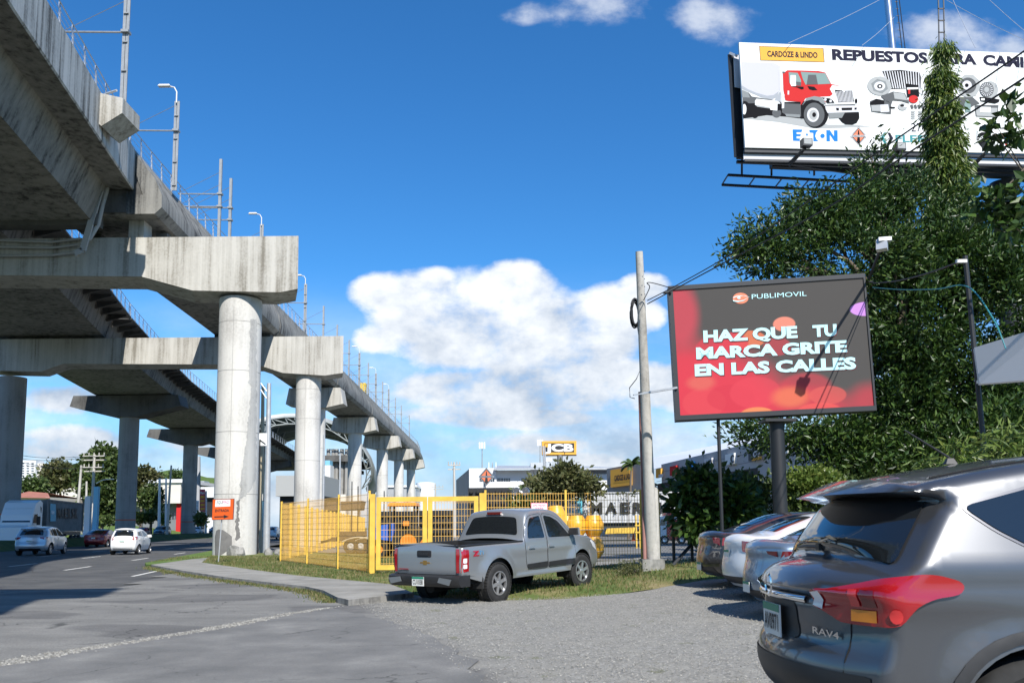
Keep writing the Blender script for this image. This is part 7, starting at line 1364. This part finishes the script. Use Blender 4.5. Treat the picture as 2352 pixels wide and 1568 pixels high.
# grey showroom on the right
sh = thing('showroom_building', 'long grey showroom with brand plaques running back behind the utility pole', 'building', (16, 90, 0)); fa, fb = Vector((16.6, 92, 0)), Vector((22.4, 60, 0)); pf = Plane(fa, fb-fa); ft0, ft1 = pf.hit(1507.7, 1068.5), pf.hit(1771, 1013.5); zt_ = (ft0.z+ft1.z)/2
g0, g1 = fa.copy(), fa+(fb-fa)*1.15; back = Vector((24, 5, 0)); mb = MB()
mb.prism([Vector((g0.x, g0.y, 0)), Vector((g1.x, g1.y, 0)), Vector((g1.x, g1.y, ft1.z+.4)), Vector((g0.x, g0.y, ft0.z))], back); mb.build('wall', 'wall_grey', sh)
mb = MB(); r0, r1 = pf.hit(1500, 1066, -4), pf.hit(1771, 1010, -4); q0, q1 = pf.hit(1500, 1050, -7), pf.hit(1790, 993, -7); mb.prism([r0-Vector((0, 0, .6)), r1-Vector((0, 0, .6)), q1, q0], back*.6); mb.build('roof', 'roof_white', sh)
zc = lambda x, y: (1378.1+x/4.552, 976.2+y/4.552)
s0, s1 = W(1393.5, 1076, 97), W(1470, 1062, 91); mb = MB(); mb.prism([Vector((s0.x, 97, 0)), Vector((s1.x, 91, 0)), Vector((s1.x, 91, s1.z)), Vector((s0.x, 97, s0.z))], Vector((3, 12, 0))); mb.build('sign_block', 'wall_darkgrey', sh); ps = Plane(Vector((s0.x, 97, 0)), Vector((s1.x-s0.x, -6, 0)))
mb = MB(); q = [ps.hit(*zc(x, y), .0) for x, y in ((135, 468), (338, 440), (338, 625), (138, 650))]; mb.prism(q, ps.n*.35); mb.build('sign_board', 'sign_amber', sh); mb = MB(); art_text(mb, ps, 'CARDOZE & LINDO', zc(150, 585), zc(330, 562), zc(150, 525), .40, .04); mb.build('lettering', 'ink_black', sh, fix=False)
for k, y in enumerate((560, 650)): mb = MB(); art(mb, pf, [zc(590, y-62), zc(1990, y-62-295), zc(1990, y-58-295), zc(590, y-58)], .02); mb.build('panel_joint', 'joint_grey', sh, fix=False)
def plaque(q, m_, txt=None, m2='sign_white', tq=None, extra=None):
    mb = MB(); mb.prism([pf.hit(*zc(*p), .0) for p in q], pf.n*.3); o = mb.build('plaque', m_, sh)
    if txt: mb = MB(); art_text(mb, pf, txt, zc(*tq[0]), zc(*tq[1]), zc(*tq[2]), .33, .04); mb.build('lettering', m2, o, fix=False)
    if extra: mb = MB(); art(mb, pf, [zc(*p) for p in extra[0]], .34); mb.build('stripe', extra[1], o, fix=False)
    return o
plaque([(610, 460), (662, 450), (662, 540), (610, 552)], 'sign_amber', extra=([(612, 515), (661, 505), (661, 540), (612, 550)], 'sign_lightgrey'))
plaque([(757, 432), (820, 420), (820, 515), (757, 528)], 'sign_red', 'HILTI', tq=((764, 498), (815, 486), (764, 470)))
plaque([(932, 395), (998, 382), (998, 450), (932, 470)], 'sign_blue'); plaque([(1120, 355), (1196, 338), (1196, 400), (1120, 420)], 'sign_lightgrey', 'STILL', 'sign_navy', ((1128, 392), (1190, 378), (1128, 368)))
o_ = plaque([(1340, 308), (1432, 288), (1432, 398), (1340, 420)], 'sign_white'); mb = MB(); art(mb, pf, [zc(*p) for p in oval(1388, 352, 26, 44, 14, 0, 50, 310)+[(1404, 385), (1404, 372)]+oval(1392, 350, 14, 26, 10, 0, 60, 300)[::-1]+[(1404, 335), (1404, 312)]], .33); mb.build('logo', 'sign_darkgrey', o_, fix=False)
plaque([(1585, 258), (1692, 235), (1692, 352), (1585, 375)], 'sign_darkgrey', 'CTP', 'sign_white', ((1602, 335), (1672, 320), (1602, 272)), ([(1587, 345), (1691, 322), (1691, 352), (1587, 374)], 'sign_amber')); plaque([(1925, 205), (2000, 190), (2000, 290), (1925, 308)], 'sign_white', 'metso', 'sign_teal', ((1928, 272), (1985, 260), (1928, 250)))
mb = MB(); art(mb, pf, [zc(1275, 500), zc(1648, 442), zc(1648, 760), zc(1275, 760)], .03); mb.build('doorway', 'shade_black', sh, fix=False); mb = MB(); art(mb, pf, [zc(600, 612), zc(1000, 545), zc(1000, 760), zc(600, 760)], .03); mb.build('doorway', 'shade_black', sh, fix=False)
# palm, trees in the yard
pm = thing('palm_tree', 'small palm in front of the grey showroom sign', 'palm', W(1440, 1200, 80)); c_ = W(1450, 1066, 80); mb = MB(); mb.path([(W(1442, 1200, 80).x, 80, 0), (W(1446, 1130, 80).x, 80, 3), tuple(c_)], .14, 8, .1); mb.build('trunk', 'bark', pm); mb = MB()
for k in range(17):
    a = k*.37*2.4; el_ = rnd.uniform(.2, 1.2); P = [c_+Vector((math.cos(a)*t*1.0, math.sin(a)*t*1.0, el_*t*1.3-.75*t*t)) for t in np.linspace(0, 1.1, 7)]
    for i in range(6):
        u = (P[i+1]-P[i]); s_ = u.cross(Vector((0, 0, 1))).normalized()
        for sg in (-1, 1): mb.poly([P[i], P[i+1], P[i+1]+s_*sg*.26-Vector((0, 0, .16)), P[i]+s_*sg*.22-Vector((0, 0, .18))])
mb.build('fronds', 'leaf_mid', pm, fix=False)
d = 66; bl = [PB(*a) for a in [(1285,1110,d,42,26),(1330,1112,d,34,22),(1250,1118,d+1,34,20),(1300,1090,d,24,18),(1230,1130,d,30,18),(1360,1120,d,20,12)]]
tree('yard_tree', 'spreading green tree between the JCB pole and the white building', W(1290, 1200, d).x, d, 0, bl, 5200, .42, 'leaf_olive', .2, None, None, 6, seed=31, clump=8, spread=.3, shell=.45, aspect=.5)
d = 68; bl = [PB(*a) for a in [(1300,1136,d,34,5),(1340,1136,d,26,5),(1440,1134,d,24,4),(1285,1142,d,8,6)]]
hedge('creeper', 'creeper leaves trailing over the top edge of the grey container', bl, 170, .26, 'leaf_olive', 32)
d = 30; bl = [PB(1220, 1180, d, 22, 28), PB(1198, 1172, d, 20, 28), PB(1190, 1150, d, 14, 14)]; tree('potted_tree', 'green shrub behind the mesh left of the surveillance notice', W(1215, 1240, d).x, d, .1, bl, 1800, .2, 'leaf_mid', .04, None, None, 3, seed=33, spread=.12)
# tank and low white shed beyond the piers
tk = thing('storage_tank', 'round white storage tank beyond the last viaduct pier', 'tank', W(977, 1200, 260)); mb = MB(); c_ = W(976, 1150, 262); r_ = 23*262/1900; mb.lathe([(r_, -2), (r_, W(976, 1108, 262).z), (r_*.6, W(976, 1106, 262).z), (.01, W(976, 1105, 262).z)], (c_.x, 262+r_, 0), n=40); mb.build('shell', 'wall_white', tk, smooth=40)
lb = thing('low_shed', 'low pale shed between the far piers and the tank', 'building', W(910, 1200, 250)); mb = MB(); a, b_ = W(880, 1119, 250), W(955, 1119, 250); mb.b2((a.x, 250, -1), (b_.x, 262, a.z)); mb.build('wall', 'roof_metal', lb); mb = MB(); mb.b2((a.x-.4, 249.5, a.z), (b_.x+.4, 262, a.z+.6)); mb.build('roof', 'roof_white', lb)
def upole(name, label, pb_, pt, d, r=.15, m='pole_concrete', arms=(), cat='utility pole', group='poles along the avenue'):
    b_, t0 = W(*pb_, d), W(*pt, d); t_ = thing(name, label, cat, (b_.x, d, 0), 0, group); mb = MB(); mb.tube((b_.x, d, -.2), tuple(t0), r, r*.6, 10); mb.build('shaft', m, t_, smooth=60)
    for py, w in arms:
        c_ = b_.lerp(t0, (pb_[1]-py)/(pb_[1]-pt[1])); mb = MB(); mb.bar((c_.x-w, d-.1, c_.z), (c_.x+w, d-.1, c_.z), .14); mb.bar((c_.x-w, d+.25, c_.z-.5), (c_.x+w, d+.25, c_.z-.5), .14)
        for k in np.linspace(-.9, .9, 5): mb.tube((c_.x+k*w, d-.1, c_.z), (c_.x+k*w, d-.1, c_.z+.45), .07, n=6)
        mb.build('crossarm', 'pole_concrete', t_)
    return t_
upole('utility_pole', 'far concrete pole with transformer left of the white building', (1044, 1200), (1043, 1062), 105, .22, arms=((1068, .8),), group='poles beyond the yard'); upole('utility_pole', 'distant wooden pole right of the storage tank', (1001, 1180), (1000, 1112), 200, .25, arms=((1118, 2.0),), group='poles beyond the yard')
# ================================================================== station
plain('station_green', (.045, .075, .065), .5); plain('station_shell', (.26, .27, .27), .5, .2, var=.05, scale=.2); plain('truss_white', (.30, .32, .31), .5)
st = thing('metro_station', 'arched metro station canopy with open truss end beyond the second white column', 'station', (-46, 195, 0)); zq = lambda x, y: (574.2+x/4.5505, 861.3+y/4.5505)
op = [zq(*p) for p in ((60, 560), (110, 490), (220, 455), (360, 436), (460, 434), (600, 440), (770, 478), (870, 512), (960, 570), (1060, 640), (1180, 770), (1240, 870), (1268, 960), (1272, 1040), (1258, 1110), (1215, 1190))]
arc = [W(*p, 188+k*1.2) for k, p in enumerate(op)]; dp = Vector((-6.5, 46, 0)); ctr = Vector((-45, 190, 12)); thick = [(p-ctr).normalized()*.9 for p in arc]
mb = MB(); mb.loft([[p for p in arc], [p+dp for p in arc]], closed=False); mb.build('canopy_lining', 'station_green', st, smooth=40); mb = MB(); mb.loft([[p+t*.2 for p, t in zip(arc, thick)], [p+t for p, t in zip(arc, thick)], [p+t*1.1+dp for p, t in zip(arc, thick)]], closed=False); mb.build('canopy_shell', 'station_shell', st, smooth=40)
mb = MB(); inner = [p-(t*1.9)+Vector((-.2, 1.2, 0)) for p, t in zip(arc, thick)]
for k in range(len(arc)-1):
    mb.bar(tuple(arc[k]), tuple(arc[k+1]), .34); mb.bar(tuple(inner[k]), tuple(inner[k+1]), .22); mb.bar(tuple(arc[k]), tuple(inner[k+1]), .18); mb.bar(tuple(inner[k]), tuple(arc[k]), .18)
mb.build('end_truss', 'truss_white', st)
for j in (1, 2, 3):
    mb = MB(); o_ = dp*(j/4)
    for k in range(len(arc)-1): mb.bar(tuple(arc[k]*1-thick[k]*.5+o_), tuple(arc[k+1]-thick[k+1]*.5+o_), .25)
    for k in range(1, len(arc)-2, 2): mb.bar(tuple(arc[k]-thick[k]*.6+o_), tuple(arc[k+1]-thick[k+1]*.6+o_-dp/4), .16)
    mb.build('roof_rib', 'truss_white', st)
def sbox(name, m_, a, b_, d, dep, zlo=None):
    p, q = W(*a, d), W(*b_, d); mb = MB(); mb.b2((p.x, d, q.z if zlo is None else zlo), (q.x, d+dep, p.z)); return mb.build(name, m_, st)
sbox('platform', 'soffit_concrete', zq(560, 840), zq(1030, 900), 200, 30); sbox('concourse', 'shade_black', zq(640, 985), zq(1040, 1250), 212, 14); sbox('concourse_slab', 'wall_grey', zq(700, 950), zq(1040, 985), 204, 20)
sbox('lift_tower', 'sky_blue', zq(785, 890), zq(835, 940), 196, 3); sbox('lift_tower', 'wall_white', zq(778, 940), zq(836, 1245), 196, 4, -.2); sbox('ticket_hall', 'wall_offwhite', zq(820, 1245), zq(1000, 1330), 198, 5, -.2); sbox('station_sign', 'sign_teal', zq(778, 1258), zq(832, 1300), 195, .3)
for px in (820, 870, 905, 960, 1010): v = W(*zq(px, 900), 202); mb = MB(); mb.tube((v.x, 202, 0), (v.x, 202, v.z+3), .5, n=12); mb.build('column', 'column_grey', st)
for k in range(5): v0, v1 = W(*zq(840+k*28, 775+k*12), 203), W(*zq(930+k*22, 800+k*12), 203); mb = MB(); mb.bar(tuple(v0), tuple(v1), .18); mb.build('louvre', 'truss_white', st)
sb = thing('retail_building', 'white boxy building under the viaduct between the two white columns', 'building', W(660, 1200, 150)); a, b_ = W(634, 1092, 150), W(740, 1138, 150); mb = MB(); mb.b2((a.x, 150, b_.z), (b_.x, 165, a.z)); mb.build('wall', 'sign_grey', sb); mb = MB(); mb.b2((a.x+.5, 151, -.2), (b_.x, 165, b_.z-.01)); mb.build('shopfront', 'shade_black', sb)
bs_ = thing('bus_shelter', 'brown slatted shelter roof low behind the mesh fence', 'shelter', W(790, 1200, 100)); a, b_ = W(752, 1152, 100), W(830, 1171, 100); mb = MB(); mb.prism([(a.x, 100, a.z), (b_.x, 100, a.z+.1), (b_.x, 99, b_.z), (a.x, 99, b_.z)], (0, 3, 0)); mb.build('roof', 'rust_dark', bs_)
for px in (757, 825): v = W(px, 1180, 101); mb = MB(); mb.tube((v.x, 101, 0), (v.x, 101, a.z), .1, n=8); mb.build('post', 'galv', bs_)
# lamp post and poles just right of the big column
upole('lamp_post', 'silver lamp post right of the big white column', (612, 1250), (618, 880), 46, .20, 'galv', cat='lamp post'); v = W(618, 905, 46)
mb = MB(); mb.tube(tuple(W(617.5, 905, 46)), tuple(W(599, 880, 46)), .035, n=6); mb.tube(tuple(W(617, 922, 46)), tuple(W(599, 895, 46)), .035, n=6); tag(mb.build('lamp_bracket', 'galv'), 'thin twin bracket arm near the top of the silver lamp post', 'bracket')
upole('utility_pole', 'pale perforated pole showing just right of the big white column', (601, 1240), (604, 885), 50, .16, 'tan'); upole('utility_pole', 'thin lamp pole in front of the station, left of the free piers', (780, 1190), (781, 1040), 88, .13, 'galv'); upole('utility_pole', 'thin white pole between second column and first free pier', (741, 1190), (745, 998), 84, .14, 'galv')
for i, (px, y0, y1, l) in enumerate(((808, 1190, 1105, 'thin black fence-light pole before the second free pier'), (822, 1190, 1116, 'second thin black fence-light pole before the free piers'), (844, 1190, 1115, 'grey forked pole right of the second free pier'), (882, 1190, 1127, 'short black pole before the third free pier'))): upole('light_pole', l, (px, y0), (px+.5, y1), 70, .07, 'steel_black' if i != 2 else 'galv', cat='pole', group='thin poles inside the yard'); mb = None
eb = thing('meter_box', 'grey meter box on blue conduit beside the big white column', 'meter box', W(606, 1150, 47)); mb = MB(); mb.b2(tuple(W(602, 1134, 47)), tuple(W(608, 1149, 47)+Vector((0, .3, 0)))); mb.build('box', 'pvc_grey', eb); mb = MB(); mb.tube(tuple(W(605, 1149, 47.1)), tuple(W(605, 1232, 47.1)), .05, n=8); mb.build('conduit', 'sky_blue', eb)
ws = thing('small_sign', 'small white sign with a diagonal bar right of the big white column', 'sign', W(598, 1008, 44)); mb = MB(); a, b_ = W(589, 992, 44), W(606, 1021, 44); mb.b2((a.x, 44.5, b_.z), (b_.x, 44.56, a.z)); mb.build('panel', 'sign_white', ws); mb = MB(); mb.bar((a.x+.05, 44.49, a.z-.35), (b_.x-.05, 44.49, b_.z+.1), .02, .1, up=(0, 1, 0)); mb.bar((a.x+.05, 44.5, (a.z+b_.z)/2), (a.x+.05, 44.5, 0), .06); mb.build('bar', 'ink_black', ws)
# ================================================================== left background
tw = thing('apartment_tower', 'white high-rise far away at the left edge', 'building', W(75, 1200, 900)); d = 900.
for a, b_, dd, nc, nr in (((46, 1056.7), (79, 1120), d, 3, 11), ((79, 1063.5), (100.7, 1120), d+4, 2, 10)):
    p, q = W(*a, dd), W(*b_, dd); mb = MB(); mb.b2((p.x, dd, -1), (q.x, dd+16, p.z)); mb.build('wall', 'wall_white' if nc == 3 else 'wall_offwhite', tw); ptw = Plane((p.x, dd, 0), (1, 0, 0))
    for r in range(nr):
        for c in range(nc):
            x = a[0]+(b_[0]-a[0])*(c+.35)/nc; y = a[1]+6+r*5.6; mb = MB(); art(mb, ptw, [(x, y), (x+6, y), (x+6, y+2.6), (x, y+2.6)], .15); mb.build('window', 'window_glass', tw, fix=False)
rb = thing('red_roof_house', 'low house with a faded red roof behind the lorry cab', 'building', W(75, 1200, 125)); a, b_ = W(30, 1142, 125), W(112, 1146, 125); mb = MB(); mb.b2((a.x, 125, -.2), (b_.x, 137, a.z)); mb.build('wall', 'wall_offwhite', rb); mb = MB(); z1_ = W(44, 1128, 130).z; mb.loft([[(a.x-.6, 124, a.z), (b_.x+.8, 124, a.z-.2)], [(a.x-.6, 130, z1_), (b_.x-3.0, 130, z1_-.3)], [(a.x-.6, 137, a.z), (b_.x, 137, a.z)]], closed=False); mb.build('roof', 'roof_red', rb)
wb = thing('retail_building', 'long white retail building with red pillar behind the trees at left', 'building', W(300, 1200, 190)); d = 190.
a, b_ = W(90, 1111, d), W(414, 1155, d); mb = MB(); mb.b2((a.x, d, b_.z), (b_.x, d+40, a.z)); mb.build('upper_wall', 'wall_offwhite', wb); mb = MB(); mb.b2((a.x, d-.5, a.z), (b_.x+.5, d+40, a.z+.8)); mb.build('cornice', 'roof_white', wb); mb = MB(); mb.b2((a.x, d+3, -.2), (b_.x, d+38, b_.z-.01)); mb.build('shopfront', 'wall_darkgrey', wb)
pw = Plane((0, d+3, 0), (1, 0, 0))
for px in (372, 386, 398): win(None, wb, pw, (px, 1176), (px+11, 1192), 3, .05)
p_ = W(406.5, 1156, d); mb = MB(); mb.b2((p_.x-.5, d+1, -.2), (p_.x+.5, d+2, p_.z)); mb.build('pillar', 'sign_red', wb)
wc = thing('retail_building', 'white building with dark shopfront just left of the big white column', 'building', W(480, 1200, 185)); a, b_ = W(448, 1118, 185), W(560, 1141, 185); mb = MB(); mb.b2((a.x, 185, b_.z), (b_.x, 200, a.z)); mb.build('upper_wall', 'wall_white', wc); mb = MB(); mb.b2((a.x+.3, 186, -.2), (b_.x, 200, b_.z-.01)); mb.build('shopfront', 'shade_black', wc); mb = MB(); v = W(470, 1188, 184); mb.b2((v.x, 184, -.2), (b_.x, 184.5, v.z)); mb.build('low_wall', 'wall_white', wc)
# far green hill
mb = MB(); rr = []
for k, px in enumerate(np.linspace(250, 560, 12)):
    h_ = 1088+10*math.sin(k*.9)+(18 if px < 340  else 0); rr.append([W(px, 1216, 600), W(px, (h_+1216)/2, 640), W(px, h_, 700), W(px, 1216, 780)])
mb.loft(rr, closed=False); struct('hill', mb, 'lawn', 60)
hh_ = thing('hill_house', 'tiny white house on the green hill', 'building', W(466, 1108, 600)); a, b_ = W(463, 1107, 600), W(471, 1112, 600); mb = MB(); mb.b2((a.x, 598, b_.z-4), (b_.x, 606, a.z)); mb.build('wall', 'wall_white', hh_); mb = MB(); mb.b2((a.x-.5, 597, a.z), (b_.x+.5, 607, a.z+.8)); mb.build('roof', 'roof_metal', hh_)
for i, (nm, l, px, py, d, bls, n, sz, mt, top) in enumerate((('acacia_tree', 'flat-topped pale tree left of the crossarm pole', 140, 1160, 150, [(135,1076,150,24,8),(120,1090,150,22,9),(155,1085,150,20,9),(128,1108,150,26,8),(158,1105,150,18,10),(112,1118,150,20,8)], 3600, .75, 'leaf_olive', (142, 1095)),
    ('large_tree', 'tall dark tree left of the first banded column', 235, 1205, 135, [(240,1042,135,18,13),(218,1062,135,20,17),(248,1070,135,22,24),(192,1080,135,16,9),(228,1105,135,32,22),(245,1140,135,22,26),(205,1120,135,18,18),(232,1175,135,24,18),(182,1104,135,10,8)], 9000, .75, 'leaf_mid', (240, 1075)),
    ('acacia_tree', 'spreading tree just right of the first banded column', 325, 1190, 150, [(330,1088,150,20,8),(312,1098,150,16,10),(345,1094,150,16,6),(315,1120,150,14,14)], 1500, .7, 'leaf_olive', (324, 1100)),
    ('round_tree', 'small dense tree in front of the long white building', 348, 1200, 140, [(345,1140,140,20,14),(350,1128,140,14,10),(338,1152,140,14,12),(358,1155,140,12,14)], 2400, .55, 'leaf_mid', (348, 1145)),
    ('bushy_tree', 'low bushy tree above the red-roofed house', 75, 1160, 145, [(75,1112,145,18,10),(90,1120,145,14,9),(62,1118,145,14,9)], 1400, .6, 'leaf_mid', None),
    ('hill_tree', 'lone round tree on the hilltop left of the second banded column', 405, 1110, 520, [(405,1092,520,9,10),(398,1100,520,6,6)], 700, 1.6, 'leaf_mid', None), ('hill_tree', 'smaller tree group on the hill skyline', 372, 1112, 520, [(372,1100,520,10,6),(352,1104,520,14,6),(340,1100,520,10,8)], 800, 1.6, 'leaf_mid', None))):
    tree(nm, l, W(px, py, d).x, d, W(px, py, d).z if d > 500 else .3, [PB(*a) for a in bls], n, sz, mt, .26 if d < 500 else .5, tuple(W(*top, d)) if top else None, 'trees across the avenue', 6, seed=40+i, clump=8, spread=.5 if d < 500 else 1.2, shell=.4, aspect=.6)
for i, (px, py, rx, ry, mt, l) in enumerate(((306, 1187, 14, 8, 'leaf_mid', 'rounded green shrub at the left end of the grass bank'), (326, 1189, 12, 7, 'leaf_yellow', 'yellow-leaved shrub on the grass bank'), (345, 1186, 10, 8, 'leaf_mid', 'green shrub right of the yellow shrub'), (376, 1192, 9, 9, 'leaf_light', 'light green shrub between the white poles'), (462, 1192, 12, 12, 'leaf_mid', 'dark palm-like shrub left of the big white column'), (250, 1195, 20, 8, 'leaf_mid', 'dark shrub under the tall dark tree'), (215, 1198, 14, 6, 'leaf_yellow', 'pale shrub behind the white pillars'))):
    tree('shrub', l, W(px, 1205, 128).x, 128, 1.5, [PB(px, py, 128, rx, ry)], 700, .42, mt, .05, None, 'shrubs on the grass bank', 2, seed=60+i, clump=7, spread=.2, shell=.4, aspect=.6, cat='shrub')
upole('utility_pole', 'tall pole with two insulator crossarms in front of the dark tree', (210, 1222), (217, 1043), 110, .26, arms=((1047, 1.5), (1073, 1.4))); upole('utility_pole', 'leaning pole left of the crossarm pole', (177, 1150), (187, 1068), 118, .26); upole('utility_pole', 'pole rising from the white pillar beside the lorry', (198, 1222), (199, 1105), 106, .20)
for px, y0, y1, w, m_, l in ((199.5, 1222, 1139, 4.5, 'wall_white', 'white square pillar right of the container lorry'), (218.5, 1218, 1117, 2.8, 'sky_blue', 'blue-painted square pillar beside the crossarm pole')):
    a, b_ = W(px-w, y1, 105), W(px+w, y0, 105); mb = MB(); mb.b2((a.x, 105, -.2), (b_.x, 105.5, a.z)); tag(mb.build('pillar', m_), l, 'pillar')
v = W(215, 1225, 104.5); mb = MB(); mb.box((v.x-.8, 104.2, .45), (2.6, 1.2, .9)); tag(mb.build('plinth', 'wall_white'), 'white plinth block under the two pillars', 'plinth')
upole('lamp_post', 'white pole at the right of the small dense tree', (366, 1208), (367, 1098), 125, .26, 'wall_white', cat='pole'); upole('lamp_post', 'thinner white pole just right of the first white pole', (382, 1208), (381.5, 1097), 125, .20, 'wall_white', cat='pole'); upole('utility_pole', 'leaning bare pole left of the second banded column', (383, 1220), (393.5, 1068), 118, .20, 'pole_concrete')
upole('steel_column', 'thick grey steel column behind the second banded column', (455, 1180), (455.5, 1048), 170, .7, 'wall_grey', cat='column'); upole('lamp_post', 'white banner pole left of the big white column', (473, 1208), (473.5, 1127), 140, .22, 'wall_white', cat='pole')
mb = MB(); mb.path([W(221, 1110, 104), W(235, 1102, 104), W(251, 1100, 104)], .06, 5); mb.box(tuple(W(253, 1100, 104)), (.9, .25, .12)); tag(mb.build('street_lamp', 'lamp_white'), 'curved street lamp arm reaching right from the blue pillar', 'street lamp')
d = 139.; bn = thing('banner', 'tall red menu banner left of the big white column', 'banner', W(464, 1150, d)); pbn = Plane((W(464, 1150, d).x, d, 0), (1, .05, 0)); mb = MB(); art(mb, pbn, [(458.5, 1123), (471.5, 1123), (471, 1174), (458, 1173)], 0); mb.build('cloth', 'banner_red', bn, fix=False); mb = MB(); art_text(mb, pbn, 'Menu', (460, 1134), (470, 1134), (460, 1128), .03, .03)
mb.m = 1
for k in range(4): art(mb, pbn, [(460, 1138+k*9), (470, 1138+k*9), (470, 1143+k*9), (460, 1144+k*9)], .03)
mb.build('print', ['sign_white', 'sign_amber'], bn, fix=False); wbn = thing('banner', 'narrow white banner left of the red menu banner', 'banner', W(452, 1165, d)); mb = MB(); art(mb, pbn, [(447.5, 1149), (457, 1149), (456.5, 1180), (447.5, 1180)], .2); mb.m = 1
for k in range(3): art(mb, pbn, [(449, 1152+k*7), (455, 1152+k*7), (455, 1156+k*7), (449, 1157+k*7)], .23)
mb.build('cloth', ['sign_white', 'sign_lightgrey'], wbn, fix=False)
# container lorry
lo = thing('container_lorry', 'white lorry hauling a dull MAERSK container at far left', 'lorry', (-41, 74, 0), 0); a, b_ = W(108, 1146, 70.5), W(191, 1150, 82); dL = (b_-a); dL.z = 0; zt_ = a.z; zb_ = zt_-2.75
lo.matrix_basis = Matrix.Translation((a.x, a.y, 0)) @ Matrix.Rotation(math.atan2(dL.y, dL.x), 4, 'Z'); LL = dL.length
mb = MB(); container(mb, 0, LL, 0, 2.4, zb_, zt_); mb.build('container', 'container_worn', lo, world=False); mb = MB(); mb.b2((-.4, .1, zb_-.35), (LL, 2.3, zb_-.02)); mb.build('chassis', 'steel_black', lo, world=False)
plo = Plane(Vector((a.x, a.y, 0)), dL); mb = MB(); art(mb, plo, [zl_ for zl_ in ((115.5, 1156), (128, 1157), (128, 1196), (115.5, 1197))], .05); mb.m = 1; art(mb, plo, star(121.5, 1176, 6), .08); mb.build('emblem', ['maersk_blue', 'sign_white'], lo, fix=False)
for i, ch in enumerate('MAERSK'): mb = MB(); x = 132.5+i*8.0; art_text(mb, plo, ch, (x, 1190+i*.2), (x+6.6, 1190.2+i*.2), (x, 1166+i*.2), .06, .03); mb.build('letter', 'ink_black', lo, fix=False)
cs = [(-.9, .75), (-.9, 3.75), (-1.6, 3.95), (-2.6, 3.7), (-3.4, 2.7), (-3.6, 1.9), (-5.0, 1.7), (-5.2, .7)]
mb = MB(); mb.prism([(x, .05, z) for x, z in cs], (0, 2.3, 0)); mb.build('cab', 'white_gloss', lo, world=False)
mb = MB(); mb.prism([(-2.2, .04, 2.05), (-2.2, .04, 2.8), (-3.0, .04, 2.75), (-3.35, .04, 2.05)], (0, .005, 0)); mb.build('side_window', 'glass_dark', lo, world=False); mb = MB(); mb.prism([(-2.9, .2, 3.2), (-2.9, 2.2, 3.2), (-3.5, 2.2, 2.1), (-3.5, .2, 2.1)], (-.08, 0, .03)); mb.build('windshield', 'glass_dark', lo, world=False)
mb = MB(); mb.b2((-2.9, -.35, 1.9), (-2.75, -.1, 2.6)); mb.build('mirror', 'black_paint', lo, world=False); mb = MB(); mb.prism([(-1.3, .03, 2.9), (-1.15, .03, 3.3), (-1.55, .03, 3.45), (-1.4, .03, 3.0)], (0, .01, 0)); mb.build('vent', 'black_paint', lo, world=False)
for x in (-4.4, -1.2, LL-3.2, LL-1.9, LL-.6):
    for y in (.15, 2.2): mb = MB(); mb.lathe([(.2, -.14), (.45, -.14), (.5, -.05), (.5, .05), (.45, .14)], (x, y, .5), (0, 1, 0), 18); mb.build('wheel', 'rubber', lo, world=False)
for k, (a, b_, s_) in enumerate((((-30, 1030), (218, 1047), 12), ((-30, 1040), (214, 1050), 12), ((40, 1060), (210, 1074), 6), ((60, 1068), (205, 1076), 4))): wire('power_line', ['topmost power line sagging to the crossarm pole', 'second power line sagging to the crossarm pole', 'third power line reaching the lower crossarm', 'lowest power line reaching the lower crossarm'][k], [W(*a, 80), W((a[0]+b_[0])/2, (a[1]+b_[1])/2+s_, 95), W(*b_, 110)], .025)
# added panel behind the viewer, out of frame, only throws the shadow at lower left
